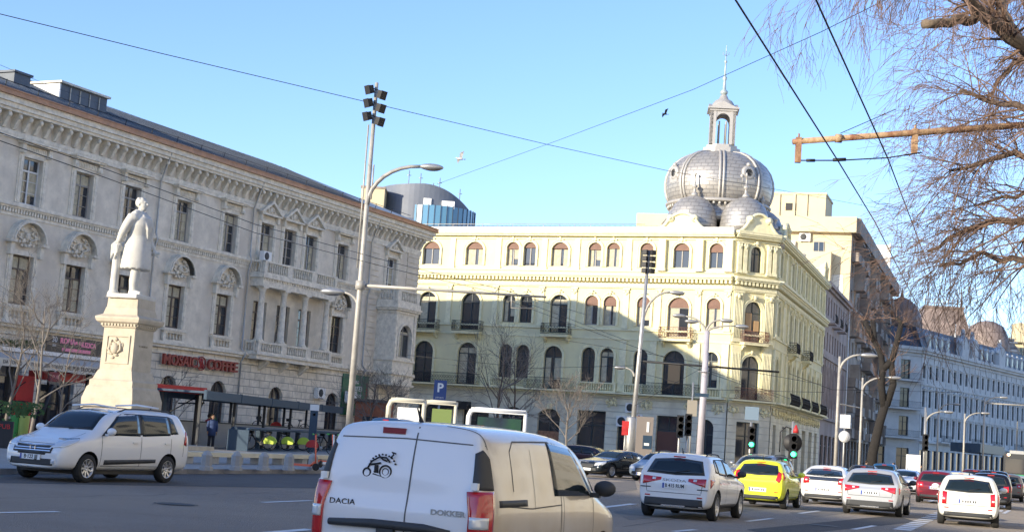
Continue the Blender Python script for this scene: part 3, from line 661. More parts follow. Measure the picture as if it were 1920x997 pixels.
# scrolled gables
def gable(F_, x, w, h, z=19.55):
    L = []; n = 9
    for i in range(n + 1):
        t = i / n; L.append((-w / 2 + w * .30 * t, .15 + (h * .68) * t ** 2.0))
    A_ = arc(-w * .2, w * .2, h * .74, h * .26, 8)
    P_ = [(-w / 2, 0)] + L + A_ + [(-a, b) for a, b in reversed(L)] + [(w / 2, 0)]
    g_ = MB(); g_.prism([(a, b) for a, b in P_], -.15, .3)
    for sx in (-1, 1):
        g_.tube([(sx * -a, -.22, b + .05) for a, b in L], [.16] * len(L), 6)
        g_.lathe([(.0, -.38), (.3, -.34), (.34, 0), (0, 0.02)], (sx * w * .2, 0, h * .76), 14, axis='y')
        g_.lathe([(.0, -.46), (.13, -.44), (.15, -.3)], (sx * w * .2, 0, h * .76), 10, axis='y')
    g_.tube([(a, -.22, b + .04) for a, b in A_], .13, 6)
    F_.part(g_, 'scrolled_gable', M['ytrim'], at=(x, -.15, z), fix=False)
gable(fy, -5.5, 5.2, 1.75); gable(fc, chx, 4.3, 1.85); gable(fs, 2.6, 4.6, 1.7); gable(fs, 30.6, 4.0, 2.2)
# domes
DC = loc_y(Vector((17.85, 128.4, 0)))
def dome(name, c, prof, n=48, ribs=0, m='silver', rib_r=.12):
    d_ = MB(); d_.lathe(prof, (0, 0, 0), n, sm=True); o = d_.build(name, M[m], yel, c)
    if ribs:
        r_ = MB()
        for k in range(ribs):
            a = 2 * math.pi * k / ribs + .35
            for off in (-.035, .035):
                r_.tube([((r + .06) * math.cos(a + off * 4.5 / max(r, 1.2)), (r + .06) * math.sin(a + off * 4.5 / max(r, 1.2)), z) for r, z in prof if r > .05], rib_r, 6)
        r_.build('rib', M['silvertrim'], o)
    return o
dp = [(4.25, 0), (4.5, .5), (4.66, 1.1), (4.7, 1.7), (4.62, 2.3), (4.38, 2.95), (3.95, 3.55), (3.35, 4.05), (2.6, 4.42), (1.7, 4.62), (.9, 4.7)]
main = dome('main_dome', (DC.x, DC.y, 23.2), dp, 64, 8)
dr = MB(); dr.lathe([(4.9, -1.9), (4.45, -1.2), (4.15, -.35), (4.1, -.3)], n=64); dr.build('drum', M['silver'], main)
dr = MB(); dr.lathe([(4.1, -.32), (4.62, -.26), (4.66, -.1), (4.5, -.08), (4.5, .02), (4.2, .04)], n=64)
for k in range(56):
    a = 2 * math.pi * k / 56; dr.ball((4.4 * math.cos(a), 4.4 * math.sin(a), -.42), (.13, .13, .16), n=4)
dr.build('drum_cornice', M['silvertrim'], main)
for k in range(4):
    a = R(-128) + k * math.pi / 2 - rzY + R(62)
    oc = MB(); oc.lathe([(.34, -.25), (.62, -.2), (.66, .1), (.5, .22), (.34, .2)], n=18, axis='x'); oc.box(-.3, .15, -.62, .62, -.85, -.45); oc.ball((.05, 0, .72), (.2, .22, .2), n=5); [oc.ball((.0, s_ * .6, -.35), (.2, .18, .22), n=5) for s_ in (-1, 1)]
    oo = oc.build('round_dormer', M['silvertrim'], main, (4.55 * math.cos(a), 4.55 * math.sin(a), 2.35), a)
    g_ = MB(); g_.lathe([(0, .20), (.36, .20)], n=14, axis='x'); g_.build('dark_opening', M['dark'], oo)
# lantern
la = MB(); la.lathe([(1.75, 0), (1.75, .45), (1.45, .5), (1.45, .75)], n=8, sm=False, a0=R(22.5)); la.build('lantern_base', M['silvertrim'], main, (0, 0, 4.6), .4)
lt = MB()
for k in range(4):
    a = k * math.pi / 2
    Mz = Matrix.Rotation(a, 4, 'Z')
    for sx in (-1, 1): lt.box(.86, 1.12, sx * .86 - .26 if sx < 0 else .60, -.60 if sx < 0 else .86 + .26, 0, 3.0, M=Mz)
    A_ = arc(-.6, .6, 2.2, .6, 8)
    for i in range(8):
        p, q = A_[i], A_[i + 1]; vs = [(x, y, z) for x in (.92, 1.08) for (y, z) in ((p[0], p[1]), (q[0], q[1]), (q[0], 3.0), (p[0], 3.0))]
        lt.add([tuple(Mz @ Vector(v)) for v in vs], [(0, 1, 2, 3), (7, 6, 5, 4), (0, 4, 5, 1)])
    for sx in (-.3, .3): lt.lathe([(.08, 0), (.07, 2.1), (.1, 2.15)], tuple(Mz @ Vector((.7, sx, 0)))[:3], 8)
    lt.prism([(-1.2, 3.3), (1.2, 3.3), (0, 3.85)], 1.05, 1.3, M=Matrix.Rotation(a, 4, 'Z'))
lt.box(-1.2, 1.2, -1.2, 1.2, 3.0, 3.18); lt.box(-1.38, 1.38, -1.38, 1.38, 3.18, 3.32)
lt.lathe([(1.25, 3.3), (1.1, 3.65), (.8, 4.1), (.45, 4.3), (.32, 4.6), (.18, 4.75)], n=16)
lt.build('lantern', M['silvertrim'], main, (0, 0, 5.35), .35)
sp = MB(); sp.lathe([(.2, 0), (.36, .15), (.36, .3), (.16, .5), (.11, 1.3), (.2, 1.45), (.2, 1.6), (.09, 1.75), (.07, 2.9), (.14, 3.0), (.14, 3.1), (.05, 3.2), (.04, 4.3), (0, 4.7)], n=8)
for k in range(4): a = k * math.pi / 2 + .3; sp.tube([(0, 0, 3.6), (.28 * math.cos(a), .28 * math.sin(a), 3.75), (.22 * math.cos(a), .22 * math.sin(a), 3.95)], .03, 4)
sp.build('spire', mat('weathered blue grey metal', (.38, .45, .46), .5, .3), main, (0, 0, 10.05))
def small_dome(P, r, fin=2.2):
    p = [(r * 1.12, -.6), (r * 1.06, 0), (r * 1.0, .5 * r), (r * .85, .86 * r), (r * .55, 1.13 * r), (r * .2, 1.27 * r), (.1, 1.3 * r)]
    o = dome('corner_dome', P, p, 32)
    s = MB(); s.lathe([(.34, 0), (.3, .15), (.12, .35), (.12, .7), (.24, .8), (.24, .9), (.08, 1.0), (.06, fin - .4), (.14, fin - .35), (0, fin)], n=8); s.build('finial', M['silvertrim'], o, (0, 0, 1.28 * r))
small_dome(fy.P(-5.3, 1.9, 20.7), 1.95); p = fc.P(chx - .1, 2.1, 20.7); small_dome(p, 1.95); p = fs.P(3.3, 2.0, 20.3); small_dome(p, 1.8, 1.8)
p = fs.P(1.2, .5, 19.6); small_dome(p, .8, .6); p = fs.P(30.5, 1.9, 20.0); small_dome(p, 1.3, .2)
aircon('white air conditioner on the yellow palace above a red panel', facw(yel, -9.0, -.1, 4.4), rzY, 1.3)
aircon('white air conditioner left of the red and white panel on the yellow palace', facw(yel, -9.7, -.1, 3.2), rzY, 1.4)
t = thing('wall_panel', 'white wall panel with two red stripes on the yellow palace', 'sign', facw(yel, -8.55, -.12, 3.0), rzY)
b = MB(); b.box(-.5, .5, -.08, 0, 0, 1.3); b.build('board', M['white'], t); b = MB(); b.box(-.22, -.08, -.1, -.08, .1, 1.2); b.box(.1, .24, -.1, -.08, .1, 1.2); b.build('stripe', M['redpaint'], t)
# ------------------------------------------------------------------ other buildings
def simple(name, label, P, az, L_, D_, H_, m, cat='building'):
    t = thing(name, label, cat, P, rotaz(az)); F_ = Fac(t, (0, 0, 0), 0); return t, F_
def shell(F_, L_, D_, H_, m, front=None, left=None, right=None, z0=0, name='wall', back=True):
    """four walls, openings in the front (y=0) and the left side"""
    w_ = MB(); wall(w_, 0, L_, z0, H_, front or [], .3); F_.part(w_, name, m)
    sL = Fac(F_.root, F_.P(0, D_, 0), F_.rz - math.pi / 2); w_ = MB(); wall(w_, 0, D_, z0, H_, left or [], .3); sL.part(w_, name, m)
    sR = Fac(F_.root, F_.P(L_, 0, 0), F_.rz + math.pi / 2); w_ = MB(); wall(w_, 0, D_, z0, H_, right or [], .3); sR.part(w_, name, m)
    if back: w_ = MB(); w_.add([(0, D_, z0), (L_, D_, z0), (L_, D_, H_), (0, D_, H_)], [(3, 2, 1, 0)]); w_.add([(0, 0, H_ - .02), (L_, 0, H_ - .02), (L_, D_, H_ - .02), (0, D_, H_ - .02)], [(0, 1, 2, 3)]); F_.part(w_, 'rear_wall', m)
    return sL, sR
# mid pinkish building on the street, beyond the yellow one
mp = Dd + azd(19) * (Rl + .3)
mid, fm = simple('town_house', 'old pinkish town house between the yellow palace and the tall apartment block', mp, 19, 24, 14, 20, None)
mw = [1.4 + i * 2.55 for i in range(9)]
ops = [(x - .55, x + .55, z, z + 2.0) for z in (17.0, 13.2) for x in mw] + [(x - .65, x + .65, 7.2, 11.6) for x in mw]
sL, sR = shell(fm, 24, 14, 20.2, M['pinkwall'], ops + [(1.5 + i * 3.8, 4.2 + i * 3.8, .2, 4.2) for i in range(6)])
for o in ops: fm.win((o[0] + o[1]) / 2, o[2], o[1] - o[0], o[3] - o[2], 0, .26, M['frame'], tr=.3)
for i in range(6): fm.win(2.85 + i * 3.8, .2, 2.7, 4.0, 0, .26, M['framedark'])
c = MB(); cornice(c, 0, 24, [(19.6, 19.9, .3), (19.9, 20.25, .6)]); c.box(0, 24, -.2, .01, 12.3, 12.6); c.box(0, 24, -.25, .01, 5.8, 6.1)
[c.box(x - .15 + 1.27, x + .15 + 1.27, -.12, .01, 6.2, 12.2) for x in mw[:-1]]; fm.part(c, 'cornice', M['pinkwall'])
for x in (mw[1], mw[3], mw[5]):
    s = MB(); s.box(x - 1.1, x + 1.1, -.9, .01, 16.0, 16.15); o = fm.part(s, 'balcony', M['pinkwall']); r_ = MB(); railing(r_, x - 1.1, x + 1.1, 16.15, 17.1, -.86, .1, .1); r_.build('railing', M['iron'], o)
d = MB(); d.tube([(23.6, -.2, 20), (23.6, -.2, 0)], .09, 6); fm.part(d, 'downpipe', M['white'])
# apartment block
ap = Dd + azd(19) * 58.2
apt, fa = simple('apartment_block', 'tall shabby beige apartment block with air conditioners beyond the yellow palace', ap, 19, 68, 26, 31, None)
HB = 31.0; fl = 3.05
ops = []; wn = []
for i in range(16):
    for j in range(8):
        x = 2.4 + i * 4.2; z = 5.6 + j * fl
        ops.append((x - .8, x + .8, z, z + 1.6)); wn.append((x, z, 1.6, 1.6))
sops = [(26 - 3.2 - .5, 26 - 3.2 + .5, HB - 4.3, HB - 2.3)]
sL, sR = shell(fa, 68, 26, HB - .9, M['creamb'], ops + [(1 + i * 4.2, 4.2 + i * 4.2, .2, 4.2) for i in range(16)])
for k, (x, z, w_, h_) in enumerate(wn):
    fa.win(x, z, w_, h_, 0, .25, M['framew'] if k % 3 else M['frame'], tr=0, curt=1 if k % 4 == 0 else 0)
for i in range(16): fa.win(2.6 + i * 4.2, .2, 3.2, 4.0, 0, .26, M['framedark'])
# sunlit end wall (painted cream) with its loggia
e = MB(); e.box(0, 26, -.06, -.004, 0, HB - .9); sL.part(e, 'end_wall', M['cream'])
e = MB(); e.box(19.0, 25.2, -.12, -.07, 20.4, 24.0); sL.part(e, 'painted_panel', mat('white plaster', (.75, .72, .62), .8))
co = MB(); co.box(-.8, 26.6, -1.0, .2, HB - 1.9, HB); sL.part(co, 'roof_slab', M['cream'])
co = MB(); co.box(-.2, 68, -1.0, .2, HB - 1.9, HB - .002); fa.part(co, 'roof_slab', M['creamb'])
sL.win(22.1, HB - 4.9, 1.3, 1.9, 0, -.14, M['framegrey'], tr=0)
b = MB(); b.box(18.9, 23.8, -1.6, -.07, 20.4, 22.4); b.box(18.9, 23.8, -1.6, -.07, 24.6, 26.6); b.box(18.9, 19.1, -1.6, -.07, 22.4, 24.6); b.box(23.6, 23.8, -1.6, -.07, 22.4, 24.6); lo = sL.part(b, 'loggia', M['cream'])
for x in (20.0, 21.3, 22.7): sL.win(x, 22.4, 1.25, 2.2, 0, -1.55, M['framew'], tr=0, curt=1)
r_ = random.Random(4)
for i in range(16):
    for j in range(8):
        if r_.random() < .6:
            x = 2.4 + i * 4.2; z = 5.6 + j * fl; b = MB(); d_ = r_.choice([.9, 1.1, 1.3])
            b.box(x - 1.7, x + 1.7, -d_, .0, z - 1.15, z - 1.0); b.box(x - 1.7, x + 1.7, -d_, -d_ + .1, z - 1.0, z - .05); b.box(x - 1.7, x - 1.6, -d_, 0, z - 1.0, z - .05); b.box(x + 1.6, x + 1.7, -d_, 0, z - 1.0, z - .05)
            if r_.random() < .5: b.box(x - 1.7, x - 1.62, -d_, 0, z - .05, z + 1.8); b.box(x - .1, x, -d_, -d_ + .08, z - .05, z + 1.8); b.box(x - 1.7, x + 1.7, -d_, -d_ + .08, z + 1.6, z + 1.85)
            fa.part(b, 'balcony', M['creamb'])
ph = MB(); ph.box(4.5, 11.0, -7, -1.2, HB, HB + 3.2) if False else None
for (x0, x1, y0, y1, h_) in ((.5, 9.5, 18, 25, 3.1), (9.51, 17.0, 16, 25.6, 5.0)):
    b = MB(); b.box(26 - x1 - 3, 26 - x0 - 3, 1.5, 8.5, HB - .1, HB + h_); b.box(26 - x1 - 3.1, 26 - x0 - 2.9, 1.4, 8.6, HB + h_, HB + h_ + .25)
    for k in range(2): xx = 26 - x1 + .2 + k * 3.4; b.box(xx - 1.6, xx - 1.3, 1.3, 1.5, HB, HB + h_); b.box(xx - .1, xx + .2, 1.3, 1.5, HB, HB + h_)
    o = sL.part(b, 'roof_house', M['cream']); b = MB(); b.box(26 - x1 + 1.1, 26 - x1 + 2.4, 1.42, 1.5, HB + 1.1, HB + 2.0); q = sL.part(b, 'vent_window', M['dark'])
bl = MB(); bl.box(51, 52, -.6, 3.4, HB, HB + 4.2); bl.box(50.8, 52.2, -.7, -.5, HB, HB + 4.4); fa.part(bl, 'roof_hoarding', M['white'])
for (x, z) in ((18.6, HB - 4.0), (20.4, HB - 3.0)): aircon('white air conditioner on the sunlit end of the apartment block, the %s one' % ('left' if x < 19 else 'right'), sL.root.matrix_world @ Vector((0, 0, 0)) if False else facw(apt, *sL.P(x, -.15, z)), rotaz(19) - math.pi / 2, 1.6)
for i in range(14):
    jf, xi = i % 7, (i * 4 + (i // 7) * 7) % 15; x, z = 3.9 + xi * 4.2, 5.5 + jf * fl
    o = aircon('x', facw(apt, x, -.1, z), rotaz(19), 1.2); o['label'] = 'air conditioner on the %s storey of the shaded apartment block side, %s' % (['first upper', 'second upper', 'third upper', 'fourth upper', 'fifth upper', 'sixth upper', 'seventh upper'][jf], 'nearer one' if xi < ((i + 7) % 14 * 4 + (((i + 7) % 14) // 7) * 7) % 15 else 'farther one'); o['group'] = 'air conditioners on the apartment block street side'
# drooping satellite dishes / dark vents
for k in range(6):
    b = MB(); b.lathe([(0, 0), (.25, .06), (.42, .18)], n=12, axis='y'); o = b.build('satellite_dish', M['framegrey'], None, facw(apt, 6 + k * 6.3, -1.3, 13.4 + 3.05 * (k % 4)), rotaz(19)); tag(o, 'grey satellite dish on the apartment block street side, %s from the near corner' % ['first', 'second', 'third', 'fourth', 'fifth', 'sixth'][k], 'satellite dish', 'satellite dishes on the apartment block')
# white street palace further along
wp = Vector((65.3, 230, 0))
wh, fw_ = simple('white_palace', 'long pale blue white palace in shade at the far right with mansard roof', wp, 37, 62, 18, 20, None)
wx = [1.2 + 2.72 * i for i in range(22)]
def pick(z, h, w=1.1): return [(x - w / 2, x + w / 2, z, z + h) for x in wx]
ops = pick(15.4, 2.0) + pick(10.9, 2.6) + pick(6.4, 2.9) + [(x - 1, x + 1, .2, 4.2) for x in wx]
shell(fw_, 62, 18, 19.4, M['whitewall'], ops)
for o in ops: fw_.win((o[0] + o[1]) / 2, o[2], o[1] - o[0], o[3] - o[2], 0, .26, M['framedark'], tr=.3 if o[2] > 5 else 0, mul=0)
c = MB(); cornice(c, 0, 62, [(18.7, 18.9, .2), (19.2, 19.6, .5), (19.6, 20.1, .8)]); c.box(0, 62, -.2, .01, 14.3, 14.6); c.box(0, 62, -.15, .01, 9.7, 10.0); c.box(0, 62, -.6, .01, 5.3, 5.6)
for x in wx: c.box(x - .8, x + .8, -.22, .01, 17.6, 17.75); c.prism([(x - .85, 13.7), (x + .85, 13.7), (x, 14.15)], -.25, .01); c.box(x - .8, x + .8, -.22, .01, 9.4, 9.55); c.box(x + 1.2, x + 1.5, -.12, .01, 5.7, 18.7)
fw_.part(c, 'cornice', M['whitewall'])
for x in (9, 23, 33.5, 45):
    b = MB(); b.box(x - 2.6, x + 2.6, -1.2, 0, 5.5, 5.75); o = fw_.part(b, 'balcony', M['whitewall']); r_2 = MB(); railing(r_2, x - 2.6, x + 2.6, 5.75, 6.7, -1.15, 0, .16, ring=False); r_2.build('railing', M['iron'], o)
rf = MB(); rf.prism([(0, 19.9), (1.2, 23.4), (14, 24.6), (18, 19.9)], 0, 62, M=Matrix(((0, 1, 0, 0), (1, 0, 0, 0), (0, 0, 1, 0), (0, 0, 0, 1))), m=0)
ro = fw_.part(rf, 'mansard_roof', M['roofdark'])
for i, x in enumerate([3.3 + k * 2.7 for k in range(21)]):
    if 14 < x < 24: continue
    b = MB(); b.box(x - .6, x + .6, .1, 1.6, 20.3, 22.2); b.prism([(x - .8, 22.2), (x + .8, 22.2), (x, 22.7)], .0, 1.8); b.build('dormer', [M['whitewall']], ro)
    b = MB(); b.box(x - .35, x + .35, .07, .1, 20.6, 21.9); b.build('dormer_window', M['glass'], ro)
for gx in (17.5, 22.0, 36.0):
    b = MB(); b.box(gx - 1.6, gx + 1.6, -.7, .4, 20.1, 22.2); b.prism(arc(gx - 1.7, gx + 1.7, 22.2, 1.3, 10), -.7, .4); b.box(gx - .25, gx + .25, -.4, .2, 23.3, 24.3); b.ball((gx, -.1, 24.5), .3, n=5)
    for sx in (-1, 1): b.ball((gx + sx * 1.7, -.3, 22.5), (.35, .3, .5), n=5)
    fw_.part(b, 'attic_gable', M['whitewall'])
# cut corner towards the camera with balconies and the dome
cc = Fac(wh, (-9.4, 5.5, 0), R(-30)); cl = 10.9
cops = [(x - .9, x + .9, z, z + 3.0) for z in (15.0, 10.6, 6.2) for x in (3.0, 7.8)] + [(2, 4.4, .1, 4.3), (6.6, 9, .1, 4.3)]
w_ = MB(); wall(w_, 0, cl, 0, 19.4, cops, .3); w_.add([(0, 0, 0), (0, 12, 0), (0, 12, 19.4), (0, 0, 19.4)], [(0, 1, 2, 3)]); cc.part(w_, 'wall', M['whitewall'])
for o in cops: cc.win((o[0] + o[1]) / 2, o[2], o[1] - o[0], o[3] - o[2], 0, .26, M['framedark'], tr=.3)
c = MB(); cornice(c, 0, cl, [(18.7, 18.9, .2), (19.2, 19.6, .5), (19.6, 20.1, .8)]); c.box(0, cl, -.2, .01, 14.3, 14.6); c.box(0, cl, -.15, .01, 9.7, 10.0); cc.part(c, 'cornice', M['whitewall'])
for z in (14.9, 10.5, 6.0):
    b = MB(); b.box(.6, cl - .6, -1.5, 0, z - .3, z - .02); o = cc.part(b, 'balcony', M['whitewall']); b = MB(); railing(b, .6, cl - .6, z, z + 1, -1.45, 0, .15, ring=False); q = b.build('railing', M['iron'], o)
b = MB(); b.lathe([(3.4, 19.9), (3.4, 22.6), (3.7, 22.7), (3.7, 23.0)], n=16, sm=False); b.lathe([(3.3, 23.0), (3.35, 24.2), (3.0, 25.8), (2.3, 27.2), (1.3, 28.1), (.3, 28.5)], n=28, m=1); b.lathe([(.3, 28.4), (.25, 29), (0, 30.2)], n=8, m=1)
q = Matrix.Rotation(-rotaz(37), 3, 'Z') @ (at(1686, 700, 236) - wp); b.build('corner_dome', [M['whitewall'], M['roofbrown']], wh, (q.x, q.y, 0))
b = MB(); b.add([(0, 0, 19.9), (cl, 0, 19.9), (cl, 9, 19.9), (0, 11, 19.9), (2, 2, 23.2), (cl, 2, 23.2), (cl, 8, 23.4), (2, 9, 23.4)], [(0, 1, 5, 4), (4, 5, 6, 7), (1, 2, 6, 5), (3, 0, 4, 7)]); cc.part(b, 'mansard_roof', M['roofdark'])
# far buildings
def mansard(name, label, P, az, L_, D_, z0, z1, inset, mw_, mr, crest=0, extra=None):
    t, F_ = simple(name, label, P, az, L_, D_, z0, None); shell(F_, L_, D_, z0, mw_, back=True)
    b = MB(); b.add([(0, 0, z0), (L_, 0, z0), (L_, D_, z0), (0, D_, z0), (inset, inset, z1), (L_ - inset, inset, z1), (L_ - inset, D_ - inset, z1), (inset, D_ - inset, z1)], [(0, 1, 5, 4), (1, 2, 6, 5), (2, 3, 7, 6), (3, 0, 4, 7), (4, 5, 6, 7)])
    b.box(inset - .3, L_ - inset + .3, inset - .3, D_ - inset + .3, z1, z1 + .5); o = F_.part(b, 'mansard_roof', mr)
    if crest:
        c_ = MB(); n = int((L_ - 2 * inset) / crest)
        for i in range(n + 1): x = inset + i * crest; c_.box(x - .07, x + .07, inset, inset + .15, z1 + .5, z1 + 1.9); c_.ball((x, inset + .07, z1 + 2.0), .22, n=4)
        c_.tube([(inset, inset + .07, z1 + 1.2), (L_ - inset, inset + .07, z1 + 1.2)], .08, 4)
        for k in range(2): c_.tube([(inset + .5 if k else L_ - inset - .5, inset, z1 + .5), (inset + .5 if k else L_ - inset - .5, inset, z1 + 5.5)], [.2, .05], 5)
        c_.build('roof_crest', M['roofbrown'], o)
    return t, F_, o
P_ = at(1704, 650, 330)
mansard('mansard_palace', 'brown mansard roof with spiked crest rising behind the white palace', Vector((P_.x + 1, 330, 0)), 100, 13.5, 26, 28.5, 37.5, 2.6, M['pinkwall'], M['roofbrown'], 1.0)
P_ = at(1760, 650, 300)
t, F_, o = mansard('stepped_house', 'pale yellow house with dark hipped roof behind the white palace', Vector((P_.x - 2, 290, 0)), 96, 16, 12, 23.5, 27.5, 2.2, M['cream'], M['roofdark'])
b = MB(); b.tube([(2, -1, 24), (2, -1, 30)], .1, 4); b.tube([(-2, -1, 27), (14, -1, 27)], .1, 4); b.tube([(-2, -1, 25.4), (14, -1, 25.4)], .1, 4); F_.part(b, 'scaffold_rail', M['white'])
P_ = at(1788, 640, 360)
t, F_ = simple('terrace_block', 'long pale block with roof terraces and rooftop huts at the far right', Vector((P_.x, 360, 0)), 94, 60, 20, 30, None)
ops = [(1 + i * 3, 3.2 + i * 3, z, z + 2) for i in range(19) for z in (25.5, 30.2)]
shell(F_, 60, 20, 34, M['cream'], ops)
for o in ops: F_.win((o[0] + o[1]) / 2, o[2], o[1] - o[0], o[3] - o[2], 0, .3, M['framegrey'], tr=0)
b = MB(); b.box(-.5, 60, -1.5, 0, 33.4, 34.3); b.box(-.5, 60, -2.5, 0, 29.0, 29.4); b.box(8, 60, -3.5, 0, 24.2, 24.7); [b.box(i * 4, i * 4 + .15, -2.4, -2.3, 29.4, 33.4) for i in range(15)]; F_.part(b, 'terrace_slab', M['cream'])
b = MB(); b.box(16, 27, 2, 8, 34, 38.5); b.box(29, 34, 3, 8, 34, 37.5, 1); b.lathe([(1.5, 1.9), (1.5, 2.0)], (19, 0, 36.5), 14, axis='y', m=2); b.lathe([(1.5, 1.9), (1.5, 2.0)], (24, 0, 36.5), 14, axis='y', m=1); F_.part(b, 'roof_hut', [M['cream'], M['roofdark'], M['redpaint']])
P_ = at(1872, 700, 262)
t, F_ = simple('domed_house', 'house with rounded brown corner roof at the end of the white palace', Vector((P_.x, 268, 0)), 60, 14, 14, 20, None)
shell(F_, 14, 14, 22, M['whitewall']); b = MB(); b.lathe([(4.2, 21.9), (4.3, 24), (3.9, 26.5), (3, 28.4), (1.4, 29.3), (.2, 29.5)], (4, 4, 0), 24); F_.part(b, 'corner_dome', M['roofbrown'])
# grey house closing the street at the right edge
P_ = Vector((wp.x, wp.y, 0)) + azd(37) * 62.6
t, F_ = simple('grey_house', 'grey brown house at the right edge closing the street', P_, 30, 40, 16, 20, None)
ops = [(1 + i * 3.2, 2.4 + i * 3.2, z, z + 2) for i in range(12) for z in (3, 6.6, 10, 13.4, 16.8, 20.2)]
shell(F_, 40, 16, 24, M['creamb'], ops)
for o in ops: F_.win((o[0] + o[1]) / 2, o[2], 1.4, 2, 0, .3, M['framew'], tr=0)
# round dark office behind the grey palace
P0 = at(720, 400, 205)
P0 = at(798, 400, 212)
t = thing('round_office', 'dark round glass office tower with antennas behind the grey palace', 'building', (P0.x, 212, 0))
RO = 6.9; gc = mat('grey cladding', (.13, .15, .19), .6, 0, var=.15, scale=.4)
b = MB(); b.lathe([(RO, 0), (RO, 31.4)], n=60); b.build('drum', gc, t)
b = MB(); zt_o = lambda a: 36.4 - 2.9 * max(0, math.cos(a)) ** 2.2 - .3 * abs(math.cos(a))
b.add([(RO * math.cos(a), RO * math.sin(a), 31.4) for a in [2 * math.pi * i / 60 for i in range(60)]] + [(RO * math.cos(a), RO * math.sin(a), zt_o(a)) for a in [2 * math.pi * i / 60 for i in range(60)]], [(i, (i + 1) % 60, 60 + (i + 1) % 60, 60 + i) for i in range(60)] + [list(range(60, 120))]); b.build('curved_parapet', gc, t)
b = MB(); b.lathe([(5.6, 24), (5.6, 33.3)], (1.7, -2.0, 0), 40, sm=False); g = b.build('glass_band', M['glassb'], t)
b = MB()
for i in range(40): a = 2 * math.pi * i / 40; b.box(5.58, 5.68, -.04, .04, 24, 33.4, M=Matrix.Translation((1.7, -2.0, 0)) @ Matrix.Rotation(a, 4, 'Z'))
b.build('mullions', M['roofdark'], g)
r_ = random.Random(2)
for x, h_ in ((-.9, 38.5), (1.0, 37.2), (1.9, 38.0), (4.9, 36.6), (-2.6, 38.8)): b = MB(); b.tube([(x, -3, 31), (x, -3, h_)], .06, 4); b.tube([(x - .3, -3, h_ - .7), (x + .3, -3, h_ - .7)], .05, 4); b.build('antenna_mast', M['steel'], t)
b = MB(); b.box(.0, 1.1, -7, -6, 33.0, 34.3); b.build('roof_plant', M['white'], t); b = MB(); b.box(2.6, 4.4, -7, -6, 33.0, 34.1); b.build('roof_plant', M['white'], t)
P1 = at(694, 400, 203); t = thing('stair_tower', 'cream stair tower just left of the round glass office', 'building', (P1.x, 204, 0)); b = MB(); b.box(-1.6, 1.7, 0, 6, 0, 35.0); b.build('wall', M['cream'], t); b = MB(); b.box(-1.7, 1.8, -.1, 6.1, 35.0, 35.3); b.build('coping', M['creamb'], t)
# low house behind the yellow palace, seen between roofs; unseen blocks added to bounce warm light and to shade the junction
def block(label, P, az, L_, D_, H_, m, st=3.4):
    t, F_ = simple('unseen_block', label, P, az, L_, D_, H_, None)
    ops = [(1.2 + i * 3.6, 2.8 + i * 3.6, 1.2 + j * st, 3.2 + j * st) for i in range(int((L_ - 2) / 3.6)) for j in range(int((H_ - 2) / st))]
    shell(F_, L_, D_, H_, m, ops)
    for o in ops: F_.put('pane', winmesh(1.6, 2.0, 0, M['frame'])[1], (o[0] + o[1]) / 2, .2, o[2])
    b = MB(); b.box(-.5, L_ + .5, -.6, D_ + .5, H_, H_ + .6); F_.part(b, 'cornice', m)
    return t
block('unseen cream block added across the street on the right to bounce warm light', azd(19) * 150 + Vector((24, 6, 0)), 199, 225, 14, 27, M['cream2'])
block('unseen tall block added behind the camera to shade the junction', Vector((-104.4, -16, 0)), 143, 65, 20, 24, M['creamb'])
# ------------------------------------------------------------------ ground
asp = mat('asphalt', (.15, .138, .125), .9, var=.28, scale=.6, bump=1.0, bscale=40, var2=(.23, .195, .155), v2scale=.1)
cob = mat('cobbles', (.10, .095, .09), .85, var=.35, scale=1.2); add_brick(cob, .22, .16, .02, .9, .02, c2=(.05, .047, .045), axis='xy')
pav = mat('plaza slabs', (.30, .29, .27), .8, var=.15, scale=1); add_brick(pav, .8, .6, .01, .3, .01, c2=(.18, .17, .16), axis='xy')
lin = mat('road marking', (.68, .68, .66), .7, var=.22, scale=5)
ab_ = asp.node_tree.nodes['Principled BSDF']; ab_.inputs['Sheen Weight'].default_value = .35; ab_.inputs['Sheen Roughness'].default_value = .6; ab_.inputs['Sheen Tint'].default_value = (1, .85, .7, 1)
asp.node_tree.nodes['Bump'].inputs['Distance'].default_value = .06
struct(MB().add([(-700, -200, 0), (700, -200, 0), (900, 1800, 0), (-900, 1800, 0)], [(0, 1, 2, 3)]).build('ground', asp))
k0 = Vector((-11.14, 33.3, 0)); kd = azd(18.5); kp = lambda s: k0 + kd * s
kl = [kp(-60), kp(20), kp(46) + Vector((-2.5, 0, 0)), Vector((-2, 100, 0)), Vector((-8, 108, 0))]
back_ = [Vector((-60, 96, 0)), Vector((-80, 0, 0))]
struct(MB().slab([(p.x, p.y) for p in kl + back_], -.05, .125).build('plaza_pavement', pav))
kb = MB()
for a, b in zip(kl[:-1], kl[1:]):
    d = (b - a); L_ = d.length; Mx = Matrix.Translation(a) @ Matrix.Rotation(math.atan2(d.y, d.x), 4, 'Z')
    n = int(L_ / 1.0)
    for i in range(n): kb.box(i * L_ / n + .006, (i + 1) * L_ / n - .006, -.16, .02, -.05, .135, M=Mx)
struct(kb.build('kerb', mat('kerb stone', (.24, .23, .22), .8, var=.25, scale=3)))
c0, c1 = gnd(0, 905), gnd(590, 915)
cb = [c0 - (c1 - c0) * .5, c1, kp(17) + Vector((1, -2, 0)), kp(17), kp(-30)]
struct(MB().add([(p.x, p.y, .004) for p in cb], [tuple(range(len(cb)))]).build('cobbled_strip', cob))
